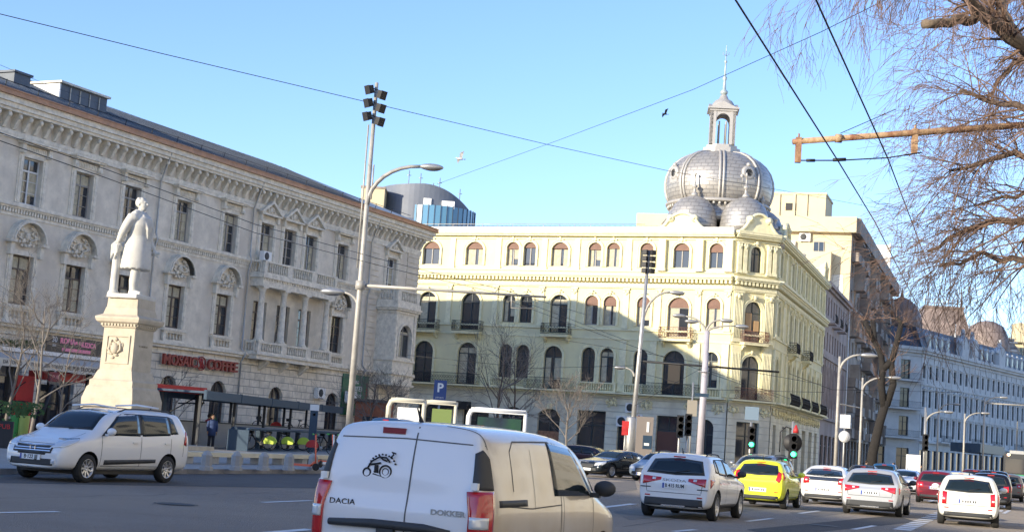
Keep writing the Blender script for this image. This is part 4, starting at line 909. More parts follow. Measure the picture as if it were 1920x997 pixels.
# pavement round the yellow palace and along the street
sw = [Cx + azd(115.5) * -44 + azd(205.5) * 4.5, Cx + azd(115.5) * 1 + azd(205.5) * 4.5, Dd + azd(109) * 4 + azd(199) * 2, Dd + azd(109) * 4 + azd(19) * 100, Dd + azd(19) * 100 + azd(-71) * 20, Cx + azd(-71) * 30 + azd(19) * 30]
struct(MB().slab([(p.x, p.y) for p in sw], -.05, .13).build('street_pavement', pav))
mk = MB()
def dash(p, q, w_=.15):
    a, b = (gnd(*p) if len(p) == 2 else Vector(p)), (gnd(*q) if len(q) == 2 else Vector(q)); d = (b - a).normalized(); n_ = Vector((-d.y, d.x, 0)) * w_ / 2
    mk.add([(v.x, v.y, .008) for v in (a - n_, b - n_, b + n_, a + n_)], [(0, 1, 2, 3)])
dash((-60, 962), (110, 959)); dash((492, 941.5), (585, 938)); dash((470, 1001), (582, 992), .2); dash((1120, 952), (1188, 944), .2); dash((1262, 996), (1304, 992.5)); dash((1400, 977), (1447, 971.5)); dash((1499, 962), (1536, 957)); dash((1540, 931), (1590, 927))
dash((1882, 962), (1893, 956)); dash((1880, 945), (1900, 941)); dash((1600, 992), (1640, 985))
for i in range(13):
    t = i / 12; a = gnd(1690 + 85 * t, 993 - 37 * t); b = a + azd(22) * .9; dash((a.x, a.y, 0), (b.x, b.y, 0), .45)
for (x, y) in ((1505, 938), (1740, 940), (1880, 920)):
    a = gnd(x, y); dash((a.x, a.y, 0), tuple(a + azd(20) * 3.2), .18); h = a + azd(20) * 3.2; u, s_ = azd(20), azd(110)
    mk.add([tuple(h + s_ * .4 + Vector((0, 0, .008))), tuple(h + u * 1.3 + Vector((0, 0, .008))), tuple(h - s_ * .4 + Vector((0, 0, .008)))], [(0, 1, 2)])
for k in range(9): a = Vector((17.5, 52, 0)) + azd(20) * (k * 9); dash(tuple(a), tuple(a + azd(20) * 3))
for k in range(9): a = Vector((13, 62, 0)) + azd(20) * (k * 9); dash(tuple(a), tuple(a + azd(20) * 3))
struct(mk.build('road_markings', lin))

pd_ = mat('dark asphalt patch', (.07, .068, .066), .9, var=.3, scale=1.5, bump=.8, bscale=40); pl_a = mat('worn asphalt patch', (.22, .195, .165), .9, var=.3, scale=1.2, bump=.8, bscale=40)
def gpoly(name, pts, z, m): P_ = [gnd(*p) for p in pts]; return struct(MB().add([(p.x, p.y, z) for p in P_], [tuple(range(len(P_)))]).build(name, m))
gpoly('asphalt_patch', [(1150, 958), (1560, 930), (1600, 938), (1180, 974)], .0035, pl_a)
gpoly('asphalt_patch', [(1400, 992), (1680, 965), (1720, 978), (1450, 1005)], .0035, pd_)
gpoly('asphalt_patch', [(1120, 905), (1190, 900), (1195, 918), (1130, 925)], .0035, pl_a)
gpoly('asphalt_patch', [(1480, 960), (1700, 938), (1716, 946), (1500, 972)], .003, pl_a)
tb_ = MB(); r_ = random.Random(31)
for (x0, y0, x1, y1) in ((-20, 935, 590, 921), (1150, 985, 1700, 925)):
    a = gnd(x0, y0); b_ = gnd(x1, y1); n = 24; pts = [a.lerp(b_, i / n) + Vector((r_.gauss(0, .07), r_.gauss(0, .12), 0)) for i in range(n + 1)]
    for p, q in zip(pts[:-1], pts[1:]):
        d = (q - p).normalized(); u = Vector((-d.y, d.x, 0)) * .012; tb_.add([(v.x, v.y, .006) for v in (p - u, q - u, q + u, p + u)], [(0, 1, 2, 3)])
struct(tb_.build('tar_seams', mat('tar', (.02, .02, .02), .6)))
for i, (px, y) in enumerate(((330, 945), (1545, 985))):
    p = gnd(px, y); b_ = MB(); b_.lathe([(0, .0), (.33, 0.0), (.34, -.01)], (0, 0, 0), 24); b_.lathe([(.36, -.001), (.40, -.001)], (0, 0, 0), 24, cap=False); tag(b_.build('manhole_cover', mat('cast iron', (.06, .055, .05), .6, .4, var=.3), None, (p.x, p.y, .012)), ['round iron manhole cover in the road left of the van', 'round iron manhole cover in the lane behind the silver estate'][i], 'manhole cover')
# ------------------------------------------------------------------ vehicles
_hull = {}
def lerp(a, b, t): return a + (b - a) * t
def poly_at(P_, t):
    L_ = [0]
    for a, b in zip(P_[:-1], P_[1:]): L_.append(L_[-1] + math.dist(a, b))
    s = t * L_[-1]
    for i in range(len(P_) - 1):
        if s <= L_[i + 1] + 1e-9:
            k = (s - L_[i]) / max(1e-9, L_[i + 1] - L_[i]); return tuple(lerp(a, b, k) for a, b in zip(P_[i], P_[i + 1]))
    return P_[-1]
def make_hull(k, S, wheels, wr, pmat, sub=2):
    """S: stations (ub, ut, zt, zb, w, wt, z0); x forward = -u"""
    mb = MB(); ns = 10
    def sect(s):
        ub, ut, zt, zb, w_, wt, z0 = s; zm = (z0 + zb) / 2
        wb = w_ * .975; q = []
        def U(z): return lerp(ub, ut, max(0, min(1, (z - zb) / max(.01, zt - zb))))
        q.append((ub, 0, z0)); q.append((ub, w_ * .82, z0)); q.append((ub, w_ * .965, z0 + .10)); q.append((ub, w_, zm)); q.append((ub, w_ * .995, zb - .09)); q.append((ub, wb, zb))
        z = lerp(zb, zt, .5); q.append((U(z), lerp(wb, wt, .46), z)); z = max(zt - .10, lerp(zb, zt, .72)); q.append((U(z), lerp(wb, wt, .9), z))
        z = lerp(z, zt, .78); q.append((U(z), wt * .88, z)); q.append((ut, 0, zt)); return q
    secs = [sect(s) for s in S]
    for q in secs:
        full = q + [(u, -y, z) for u, y, z in q[-2:0:-1]]
        mb.v += [(-u, y, z) for u, y, z in full]
    N = 2 * ns - 2
    for i in range(len(S) - 1):
        for j in range(N): mb.f.append([i * N + j, i * N + (j + 1) % N, (i + 1) * N + (j + 1) % N, (i + 1) * N + j]); mb.m.append(0); mb.sm.append(True)
    for e, o in ((0, 0), (1, (len(S) - 1) * N)):
        for j in range(ns - 1):
            a, b = o + j, o + j + 1; c, d = o + (N - j - 1) % N, o + (N - j) % N
            f_ = [a, b, c, d] if j else [a, b, c]
            if j == ns - 2: f_ = [a, b, d]
            mb.f.append(f_ if e else f_[::-1]); mb.m.append(0); mb.sm.append(True)
    me = mb.mesh('hull', [pmat, M['dark']]); b = bmesh.new(); b.from_mesh(me); bmesh.ops.recalc_face_normals(b, faces=b.faces); b.to_mesh(me); b.free()
    o = link('hull', me); md = o.modifiers.new('s', 'SUBSURF'); md.levels = sub; md.render_levels = sub
    ct = MB()
    for wx, wy in wheels:
        for sy in (-1, 1): ct.lathe([(wr, -.17), (wr, .3)], (-wx, sy * wy, wr * .93), 22, axis='y', m=1)
    ct.m = [1] * len(ct.f); cm = ct.mesh('cut', [pmat, M['dark']]); b = bmesh.new(); b.from_mesh(cm); bmesh.ops.recalc_face_normals(b, faces=b.faces); b.to_mesh(cm); b.free()
    co = link('cut', cm); md = o.modifiers.new('b', 'BOOLEAN'); md.object = co; md.operation = 'DIFFERENCE'; md.solver = 'EXACT'
    bpy.context.view_layer.update(); dg = bpy.context.evaluated_depsgraph_get(); res = bpy.data.meshes.new_from_object(o.evaluated_get(dg), depsgraph=dg)
    o.modifiers.remove(o.modifiers['b']); bpy.context.view_layer.update(); dg = bpy.context.evaluated_depsgraph_get(); ev = o.evaluated_get(dg).to_mesh()
    bv = BVHTree.FromPolygons([v.co.copy() for v in ev.vertices], [tuple(p.vertices) for p in ev.polygons])
    bpy.data.objects.remove(o); bpy.data.objects.remove(co); res.name = 'body'
    for p in res.polygons: p.use_smooth = True
    res.set_sharp_from_angle(angle=R(42)); return res, bv
class Car:
    def __init__(s, bv): s.bv = bv
    def hit(s, axis, a, b, off):
        """axis 'L'/'R': (u,z) seen from the side; 'B'/'F': (y,z) seen from behind / in front; 'T': (u,y) from above; 'LB': corners"""
        if axis in 'LR' and len(axis) == 1: sg = 1 if axis == 'L' else -1; o = Vector((-a, 3 * sg, b)); d = Vector((0, -sg, 0))
        elif axis == 'B': o = Vector((-9, a, b)); d = Vector((1, 0, 0))
        elif axis == 'F': o = Vector((4, a, b)); d = Vector((-1, 0, 0))
        elif axis == 'T': o = Vector((-a, b, 4)); d = Vector((0, 0, -1))
        elif axis in ('BL', 'BR'):
            sg = 1 if axis == 'BL' else -1; d = Vector((.7071, -.7071 * sg, 0)); o = Vector((-s.L, sg * s.W, b)) + Vector((.7071, .7071 * sg, 0)) * a - d * 3
        h = s.bv.ray_cast(o, d)
        if h[0] is None: return None
        n = h[1] if h[1].dot(d) < 0 else -h[1]
        return h[0] + n * off, n
    def patch(s, name, axis, bot, top, m, par, off=.006, nu=12, nv=6, thick=.02):
        """a panel that follows the body between two lines"""
        mb = MB(); g = {}; bad = False
        for j in range(nv + 1):
            for i in range(nu + 1):
                p = poly_at(bot, i / nu); q = poly_at(top, i / nu); a, b = lerp(p[0], q[0], j / nv), lerp(p[1], q[1], j / nv)
                h = s.hit(axis, a, b, off)
                if h is None: h = g.get((i - 1, j)) or g.get((i, j - 1))
                if h is None: return None
                g[i, j] = h; mb.v.append(tuple(h[0]))
        for j in range(nv):
            for i in range(nu): k = j * (nu + 1) + i; mb.f.append([k, k + 1, k + nu + 2, k + nu + 1]); mb.m.append(0); mb.sm.append(True)
        ring = [(i, 0) for i in range(nu)] + [(nu, j) for j in range(nv)] + [(i, nv) for i in range(nu, 0, -1)] + [(0, j) for j in range(nv, 0, -1)]
        o = len(mb.v)
        for i, j in ring: p, n = g[i, j]; mb.v.append(tuple(p - n * thick))
        for k in range(len(ring)):
            a, b = ring[k], ring[(k + 1) % len(ring)]; mb.f.append([a[1] * (nu + 1) + a[0], b[1] * (nu + 1) + b[0], o + (k + 1) % len(ring), o + k]); mb.m.append(0); mb.sm.append(False)
        return mb.build(name, m, par, fix=True)
    def seam(s, axis, pts, mb, w_=.012, off=.003, n=16):
        P_ = []
        for i in range(n + 1):
            a, b = poly_at(pts, i / n); h = s.hit(axis, a, b, off)
            if h: P_.append(h)
        for (p, n1), (q, n2) in zip(P_[:-1], P_[1:]):
            d = q - p
            if d.length < 1e-4 or d.length > .8: continue
            d.normalize(); a = n1.cross(d) * w_ / 2; mb.add([p - a, q - a, q + a, p + a], [(0, 1, 2, 3)])
def wheel_parts(R_, w_, style):
    t = MB(); t.lathe([(R_ * .66, -w_ / 2), (R_ * .9, -w_ / 2), (R_ * .98, -w_ * .4), (R_, -w_ * .25), (R_, w_ * .25), (R_ * .98, w_ * .4), (R_ * .9, w_ / 2), (R_ * .66, w_ / 2)], n=28, axis='y', cap=False)
    r = MB(); r.lathe([(0, w_ * .18), (R_ * .1, w_ * .34), (R_ * .16, w_ * .34), (R_ * .18, w_ * .2)], n=14, axis='y'); r.lathe([(R_ * .58, w_ * .1), (R_ * .6, w_ * .46), (R_ * .67, w_ * .48), (R_ * .68, w_ * .2)], n=28, axis='y', cap=False)
    n = style
    for i in range(n):
        a = 2 * math.pi * i / n; Mx = Matrix.Rotation(a, 4, 'Y'); hw = R_ * (.075 if n < 8 else .06)
        r.add([tuple(Mx @ Vector(v)) for v in ((R_ * .12, w_ * .28, -hw * 1.2), (R_ * .12, w_ * .28, hw * 1.2), (R_ * .62, w_ * .4, hw), (R_ * .62, w_ * .4, -hw), (R_ * .12, w_ * .05, -hw * 1.2), (R_ * .12, w_ * .05, hw * 1.2), (R_ * .62, w_ * .05, hw), (R_ * .62, w_ * .05, -hw))], [(0, 1, 2, 3), (0, 4, 5, 1), (1, 5, 6, 2), (3, 2, 6, 7), (0, 3, 7, 4)])
    d = MB(); d.lathe([(0, w_ * .0), (R_ * .64, w_ * .02)], n=24, axis='y')
    return t.mesh('wheel', M['rubber']), r.mesh('rim', M['rim']), d.mesh('rim_back', M['dark'])
_wh = {}
def stations(L, W, H, z0, nose, hood, cowl, head, rroof, belt, beltr, glassb, wt=.76, kind='hatch', trunk=None, lip=.12, tail=None, noseu=.12):
    S = [(0.0, .06, nose - .10, nose - .22, .72 * W, .52 * W, z0 + .06), (.06, noseu, nose, nose - .12, .84 * W, .64 * W, z0 + .02), (.22, .30, nose + (hood - nose) * .35, nose + (hood - nose) * .1, .95 * W, .74 * W, z0),
         (.62, .70, nose + (hood - nose) * .62, nose + (hood - nose) * .4, .99 * W, .78 * W, z0), (cowl - .1, cowl - .06, hood, belt - .06, W, .80 * W, z0),
         (cowl + .12, cowl + .10, hood + .06, belt - .02, W, .84 * W, z0), (lerp(cowl, head, .55), lerp(cowl, head, .55), lerp(hood, H, .60), belt, W, (wt + .06) * W, z0), (head, head, H - .05, belt + .01, W, wt * W, z0),
         (lerp(head, rroof, .5), lerp(head, rroof, .45), H, lerp(belt, beltr, .5), W, (wt + .01) * W, z0)]
    if kind == 'sedan':
        S += [(rroof, rroof, H - .04, beltr, W, wt * W, z0), (lerp(rroof, trunk, .5), lerp(rroof, trunk, .5), lerp(H, glassb, .42), beltr, W * .995, (wt + .02) * W, z0), (trunk, trunk, glassb, beltr, W * .98, .74 * W, z0), (L - .25, L - .22, glassb + .0, beltr - .02, W * .96, .74 * W, z0), (L - .08, L - .05, glassb - .02, beltr - .05, W * .9, .70 * W, z0 + .02), (L, L - .03, glassb - .08, beltr - .12, W * .84, .64 * W, z0 + .08)]
    else:
        tl = tail if tail is not None else .05
        S += [(lerp(rroof, L, .02) - .1, rroof - .12, H - .02, beltr, W, wt * W, z0), (L - .30, rroof, H - .04, beltr, W * .985, (wt - .01) * W, z0), (L - .16, rroof + lip * .6, H - .12, beltr, W * .965, (wt - .02) * W, z0),
              (L - .07, lerp(rroof + lip, L - tl, .5), lerp(H - .12, glassb, .5), min(beltr, lerp(H - .12, glassb, .5) - .1), W * .93, (wt + .02) * W, z0 + .02), (L - .02, L - tl, glassb, glassb - .1, W * .90, .80 * W, z0 + .04), (L, L - tl + .02, glassb - .10, glassb - .2, W * .86, .76 * W, z0 + .08)]
    return S
CARS = {
 'suv': dict(L=4.24, W=.895, H=1.55, z0=.24, nose=.80, hood=1.03, cowl=1.15, head=1.95, rroof=3.75, belt=.98, beltr=1.06, glassb=1.04, wf=.85, wb=3.50, wr=.335, tail=.12),
 'mini': dict(L=3.62, W=.83, H=1.50, z0=.22, nose=.70, hood=.98, cowl=.95, head=1.70, rroof=3.10, belt=.94, beltr=1.06, glassb=1.02, wf=.66, wb=2.96, wr=.29, tail=.06, wt=.72),
 'hatch': dict(L=4.0, W=.865, H=1.48, z0=.22, nose=.68, hood=.97, cowl=1.05, head=1.78, rroof=3.55, belt=.93, beltr=.98, glassb=.98, wf=.82, wb=3.28, wr=.30, tail=.06, wt=.76),
 'wagon': dict(L=4.63, W=.91, H=1.46, z0=.22, nose=.68, hood=.96, cowl=1.15, head=2.0, rroof=4.05, belt=.93, beltr=1.0, glassb=.98, wf=.90, wb=3.60, wr=.32, tail=.07, wt=.73),
 'mpv': dict(L=4.50, W=.875, H=1.66, z0=.24, nose=.80, hood=1.08, cowl=.98, head=1.72, rroof=4.12, belt=1.0, beltr=1.08, glassb=1.05, wf=.83, wb=3.64, wr=.31, tail=.05, wt=.78),
 'van': dict(L=4.36, W=.875, H=1.715, z0=.26, nose=.82, hood=1.10, cowl=.92, head=1.62, rroof=4.16, belt=1.02, beltr=1.08, glassb=1.08, wf=.83, wb=3.64, wr=.31, tail=.05, wt=.80, lip=.07),
 'coupe': dict(L=4.39, W=.86, H=1.43, z0=.20, nose=.64, hood=.94, cowl=1.05, head=1.95, rroof=3.45, belt=.90, beltr=1.05, glassb=1.03, wf=.88, wb=3.43, wr=.31, tail=.05, wt=.70),
 'bigsuv': dict(L=4.70, W=.94, H=1.68, z0=.26, nose=.92, hood=1.14, cowl=1.35, head=2.15, rroof=4.25, belt=1.08, beltr=1.14, glassb=1.12, wf=.88, wb=3.70, wr=.36, tail=.1, wt=.76),
 'sedan': dict(L=4.70, W=.915, H=1.40, z0=.20, nose=.70, hood=.94, cowl=1.35, head=2.15, rroof=3.30, belt=.92, beltr=.96, glassb=1.0, wf=.90, wb=3.72, wr=.33, wt=.72, kind='sedan', trunk=4.05),
}
def build_car(key, name, label, cat, pm, group=None, style=5, rails=False, wipe=True, lights='tail', detail=1, plate=None, clad=False, glass=None, plateb=True, van=False):
    D_ = CARS[key]; hk = (key, pm.name)
    g = {k: v for k, v in D_.items() if k not in ('wf', 'wb', 'wr')}
    if hk not in _hull: _hull[hk] = make_hull(key, stations(**g), [(D_['wf'], D_['W'] - .1), (D_['wb'], D_['W'] - .1)], D_['wr'] * 1.14, pm, 2)
    me, bv = _hull[hk]; L, W, H, belt, beltr, gb, rro, head, cowl, hood = (D_[k] for k in ('L', 'W', 'H', 'belt', 'beltr', 'glassb', 'rroof', 'head', 'cowl', 'hood'))
    z0 = D_['z0']; wt = D_.get('wt', .76); C_ = Car(bv); C_.L = L; C_.W = W; sed = D_.get('kind') == 'sedan'; gl = glass or M['carglass']
    t = thing(name, label, cat, group=group); body = link('body', me, t)
    tm, rm, dm_ = _wh.setdefault((D_['wr'], style), wheel_parts(D_['wr'], .2, style))
    for wx in (D_['wf'], D_['wb']):
        for sy in (-1, 1):
            w_ = link('wheel', tm, t, (-wx, sy * (W - .115), D_['wr']), 0 if sy > 0 else math.pi); link('rim', rm, w_); link('rim_back', dm_, w_)
    # glass
    if not sed and not van: wq = .80 * W; C_.patch('rear_glass_trim', 'B', [(-wq * .97, gb + .0), (0, gb - .03), (wq * .97, gb + .0)], [(-wq * .80, H - .19), (0, H - .14), (wq * .80, H - .19)], M['plastic'], t, .003)
    ws = .80 * W; C_.patch('windscreen', 'F', [(-ws * .96, hood + .05), (0, hood + .06), (ws * .96, hood + .05)], [(-ws * .80, H - .11), (0, H - .075), (ws * .80, H - .11)], gl, t)
    if not van:
        if sed: C_.patch('rear_window', 'B', [(-ws * .86, gb + .04), (0, gb + .05), (ws * .86, gb + .04)], [(-ws * .74, H - .12), (0, H - .09), (ws * .74, H - .12)], gl, t)
        else: C_.patch('rear_window', 'B', [(-ws * .93, gb + .03), (0, gb + .0), (ws * .93, gb + .03)], [(-ws * .76, H - .22), (0, H - .17), (ws * .76, H - .22)], gl, t)
    re_ = (D_.get('trunk', 0) - .35 if sed else L - .55)
    u0 = cowl + .28; uB = lerp(head, rro, .36); uC = lerp(head, rro, .82) if not van else uB
    zt_ = H - .145; zb_ = belt + .035
    for ax in 'LR':
        if not van: C_.patch('window_trim', ax, [(u0 - .06, zb_ - .02), (re_ + .03, beltr + .05)], [(head + .08, zt_ - .06), (head + .3, zt_ + .018), (uB, zt_ + .022), (uC, zt_ + .012), (max(re_ - .31, uC + .14), zt_ - .04)], M['plastic'], t, .003, 22, 6)
        C_.patch('side_window', ax, [(u0, zb_), (uB - .04, zb_ + .01)], [(head + .14, zt_ - .05), (uB - .03, zt_)], gl, t, nu=10)
        if not van:
            C_.patch('side_window', ax, [(uB + .04, zb_ + .01), (uC - .03, lerp(belt, beltr, .7) + .035)], [(uB + .05, zt_), (uC - .06, zt_ - .01)], gl, t, nu=10)
            if not sed or True: C_.patch('side_window', ax, [(uC + .03, lerp(belt, beltr, .8) + .05), (re_, beltr + .07)], [(uC + .02, zt_ - .015), (max(re_ - (.34 if not sed else .3), uC + .12), zt_ - .06)], gl, t, nu=8)
    if detail:
        sm = MB()
        for ax in 'LR':
            for u in (u0 - .04, uB, uC if not van else uB): C_.seam(ax, [(u, z0 + .12), (u, belt + .02)], sm)
            C_.seam(ax, [(u0, z0 + .13), (uC, z0 + .13)], sm); C_.seam(ax, [(L - .32, .62), (L - .30, beltr)], sm)
        if not van:
            C_.seam('B', [(-W * .72, .62), (-W * .76, gb - .12)], sm); C_.seam('B', [(W * .72, .62), (W * .76, gb - .12)], sm); C_.seam('B', [(-W * .72, .60), (W * .72, .60)], sm)
        C_.seam('T', [(.32, -W * .62), (cowl - .05, -W * .72)], sm); C_.seam('T', [(.32, W * .62), (cowl - .05, W * .72)], sm); C_.seam('F', [(-W * .6, D_['nose'] - .0), (W * .6, D_['nose'] - .0)], sm)
        sm.build('door_seams', M['dark'], t)
        h_ = MB()
        for sy in (-1, 1):
            for u in (uB - .22, uC - .16):
                q = C_.hit('L' if sy > 0 else 'R', u, belt - .10, .02)
                if q: p = q[0]; h_.box(p.x - .09, p.x + .09, p.y - .014, p.y + .014, p.z - .015, p.z + .015)
        h_.build('door_handle', M['chrome'] if clad else pm, t)
    # mirrors
    for sy in (-1, 1):
        q = C_.hit('L' if sy > 0 else 'R', u0 + .1, belt + .02, 0)
        if q:
            p = q[0]; m_ = MB(); m_.ball((p.x + .02, p.y + sy * .15, p.z + .10), (.075, .12, .085), n=7); m_.box(p.x - .02, p.x + .05, min(p.y, p.y + sy * .1), max(p.y, p.y + sy * .1), p.z, p.z + .05); m_.build('mirror', M['plastic'] if (clad or van) else pm, t)
    # lamps
    za, zb2 = (gb - .30, gb - .06)
    if lights:
        for sy in (-1, 1):
            ax = 'L' if sy > 0 else 'R'
            if lights == 'wide':
                C_.patch('tail_lamp', 'B', [(sy * W * .36, gb - .16), (sy * W * .83, gb - .27)], [(sy * W * .36, gb - .10), (sy * W * .84, gb - .08)], M['red'], t, .012); C_.patch('tail_lamp', ax, [(L - .10, gb - .28), (L - .32, gb - .13)], [(L - .1, gb - .08), (L - .36, gb - .1)], M['red'], t, .012, 6, 4)
            elif lights == 'tall':
                C_.patch('tail_lamp', 'B', [(sy * W * .70, gb - .38), (sy * W * .84, gb - .38)], [(sy * W * .68, gb - .04), (sy * W * .83, gb - .02)], M['red'], t, .012); C_.patch('tail_lamp', ax, [(L - .09, gb - .38), (L - .22, gb - .28)], [(L - .09, gb - .04), (L - .26, gb - .06)], M['red'], t, .012, 6, 4)
            elif lights == 'round':
                C_.patch('tail_lamp', 'B', [(sy * W * .66, gb - .16), (sy * W * .80, gb - .22), (sy * W * .86, gb - .1)], [(sy * W * .66, gb - .12), (sy * W * .74, gb + .12), (sy * W * .85, gb + .06)], M['red'], t, .014); C_.patch('tail_lamp', ax, [(L - .10, gb - .14), (L - .24, gb - .04)], [(L - .1, gb + .06), (L - .2, gb + .1)], M['red'], t, .014, 6, 4)
            else:
                C_.patch('tail_lamp', 'B', [(sy * W * .58, za + .03), (sy * W * .83, za)], [(sy * W * .60, zb2), (sy * W * .84, zb2 + .02)], M['red'], t, .012); C_.patch('tail_lamp', ax, [(L - .09, za), (L - .24, za + .1)], [(L - .09, zb2 + .02), (L - .27, zb2)], M['red'], t, .012, 6, 4)
            if lights in ('wide', 'tail', 'tall'): zr = {'wide': gb - .16, 'tail': gb - .20, 'tall': gb - .26}[lights]; y_ = {'wide': .50, 'tail': .66, 'tall': .74}[lights]; C_.patch('reversing_lamp', 'B', [(sy * W * y_, zr), (sy * W * (y_ + .09), zr)], [(sy * W * y_, zr + .05), (sy * W * (y_ + .09), zr + .05)], M['lampw'], t, .018, 4, 3)
            C_.patch('reflector', 'B', [(sy * W * .62, z0 + .27), (sy * W * .76, z0 + .27)], [(sy * W * .62, z0 + .30), (sy * W * .76, z0 + .30)], M['red'], t, .01, 4, 2)
            nz = D_['nose']; C_.patch('headlight', 'F', [(sy * W * .48, nz - .16), (sy * W * .88, nz - .10)], [(sy * W * .50, nz - .02), (sy * W * .90, nz + .08)], M['lampw'], t, .012); C_.patch('headlight', ax, [(.16, nz - .12), (.38, nz - .02)], [(.2, nz + .03), (.5, nz + .09)], M['lampw'], t, .012, 6, 4)
    nz = D_['nose']
    C_.patch('grille', 'F', [(-W * .42, nz - .24), (W * .42, nz - .24)], [(-W * .45, nz - .06), (W * .45, nz - .06)], M['plastic'], t, .008)
    C_.patch('lower_grille', 'F', [(-W * .66, z0 + .10), (W * .66, z0 + .10)], [(-W * .62, z0 + .24), (W * .62, z0 + .24)], M['plastic'], t, .008)
    if not van: C_.patch('rear_bumper_trim', 'B', [(-W * .78, z0 + .06), (W * .78, z0 + .06)], [(-W * .76, z0 + (.24 if clad else .17)), (W * .76, z0 + (.24 if clad else .17))], M['plastic'], t, .008)
    if clad:
        for ax in 'LR': C_.patch('side_cladding', ax, [(D_['wf'] + .42, z0 + .02), (D_['wb'] - .42, z0 + .02)], [(D_['wf'] + .42, z0 + .13), (D_['wb'] - .42, z0 + .13)], M['plastic'], t, .01, 12, 3)
        q = MB(); q.box(-L - .02, -L + .04, -.28, .28, z0 + .05, z0 + .085); q.build('chrome_lip', M['chrome'], t)
    b = MB(); b.box(-L + .5, -.5, -W * .8, W * .8, z0 - .06, z0 + .05); b.build('underbody', M['dark'], t)
    if plateb and not van:
        for ax, u in (('B', L), ('F', 0)):
            zc = (gb - .28 if key in ('suv', 'wagon', 'bigsuv', 'hatch') else z0 + .34) if ax == 'B' else nz - .34
            q = C_.hit(ax, 0, zc, .012); p = q[0]; sx = -1 if ax == 'B' else 1
            pb = MB(); pb.box(p.x - .008, p.x + .008, -.27, .27, zc - .06, zc + .06); po_ = pb.build('number_plate', M['plate'], t)
            pb = MB(); pb.box(p.x + sx * .009, p.x + sx * .012, *((.23, .27) if ax == 'B' else (-.27, -.23)), zc - .058, zc + .058); pb.build('blue_band', M['blue'], po_)
            if plate: text('plate_characters', plate, .115, M['ink'], po_, (p.x + sx * .011, -.02 * -sx, zc), rot=(R(90), 0, R(-90) if ax == 'B' else R(90)), ext=.002, bold=.002, sx=.85)
            else:
                pb = MB(); [pb.box(p.x + sx * .009, p.x + sx * .011, y - .018, y + .018, zc - .032, zc + .032) for y in (-.2, -.14, -.05, .01, .07, .15)]; pb.build('plate_characters', M['plastic'], po_)
    if not sed and not van:
        q = C_.hit('B', 0, H - .115, .004); b = MB(); b.box(q[0].x - .01, q[0].x + .05, -.14, .14, H - .13, H - .10); b.build('brake_light', M['red'], t)
        if wipe: q = C_.hit('B', 0, gb + .03, .015); q2 = C_.hit('B', -.32, gb + .09, .015); b = MB(); b.tube([q[0], q2[0]], .012, 4); b.build('rear_wiper', M['dark'], t)
    if rails:
        for sy in (-1, 1):
            pts = []
            for k in range(9):
                u = lerp(head + .25, rro - .1, k / 8); q = C_.hit('T', u, sy * wt * W * .86, .0); p = q[0]; pts.append((p.x, p.y, p.z + (.045 if 0 < k < 8 else -.01)))
            b = MB(); b.tube(pts, .017, 5); b.build('roof_rail', M['plastic'], t)
    q = C_.hit('T', rro - .25, 0, 0); b = MB(); b.tube([q[0], q[0] + Vector((-.12, 0, .12))], [.02, .006], 5); b.build('aerial', M['dark'], t)
    t['_L'] = L
    return t, C_
def place(t, P, az, rear=True):
    """rear: P is the middle of the rear bumper on the ground, else of the front one; az = where the car heads"""
    L = t['_L']; d = azd(az)
    t.location = (Vector(P) + d * L) if rear else Vector(P); t.rotation_euler = (0, 0, rotaz(az)); 
def X(px, y, Y): p = at(px, y, Y); return Vector((p.x, Y, 0))
MCAR = 'vehicles in the street'
def pmet(n, c, r=.3, me=.4): return mat(n, c, r, me, coat=.6)
pwhite = paint('white car paint', (.74, .74, .73))
# white crossover
t, C_ = build_car('suv', 'parked_car', 'x', 'car', pwhite, MCAR, 10, rails=True, lights='wide', clad=True, plate='B 415 RUM')
t.name = 'crossover_car'; t['label'] = 'white crossover with dark rear cladding and roof rails behind the yellow car'
place(t, X(1264, 900, 34.3), 21)
b = MB(); b.box(-4.245, -4.22, -.80, -.55, .70, .72); b.box(-4.245, -4.22, .55, .80, .70, .72); b.build('reflector', M['dark'], t)
text('tail_lettering', 'SKODA', .085, M['chrome'], t, (C_.hit('B', 0, .87, .004)[0].x - .006, 0, .885), rot=(R(90), 0, R(-90)), ext=.004, sx=2.0)
# yellow mini
t, C_ = build_car('mini', 'small_car', 'small lime yellow hatchback with round red tail lamps', 'car', paint('lime yellow car paint', (.72, .76, .03)), MCAR, 7, lights='round'); place(t, X(1421, 900, 45.5), 21)
b = MB(); b.tube([(-3.66, .45, .27), (-3.4, .45, .27)], .05, 8); b.build('exhaust', M['chrome'], t)
t['_m'] = 0
t, C_ = build_car('coupe', 'hatchback_car', 'white fastback hybrid with dark split rear window ahead of the silver estate', 'car', paint('cream white paint', (.76, .75, .70)), MCAR, 5, lights='tail'); place(t, X(1544, 900, 53), 20)
C_.patch('lower_rear_glass', 'B', [(-.55, .86), (.55, .86)], [(-.62, .98), (.62, .98)], M['glass'], t, .012)
t, C_ = build_car('wagon', 'estate_car', 'silver estate car with red tail lamps and black mirror in the middle lane', 'car', pmet('silver paint', (.50, .51, .52)), MCAR, 7, lights='wide', clad=True); place(t, X(1632, 900, 45.2), 20)
t, C_ = build_car('hatch', 'hatchback_car', 'cream white hatchback nearest the right edge with square red tail lamps', 'car', paint('warm white paint', (.78, .76, .68)), MCAR, 5, lights='tall'); place(t, X(1817, 900, 42.3), 18)
text('badge', 'o', .13, M['chrome'], t, (C_.hit('B', 0, .86, .004)[0].x - .006, 0, .88), rot=(R(90), 0, R(-90)), ext=.004)
t, C_ = build_car('hatch', 'hatchback_car', 'maroon hatchback between the silver estate and the cream hatchback', 'car', pmet('maroon paint', (.22, .02, .035)), MCAR, 5, lights='tail'); place(t, X(1754, 900, 66), 19)
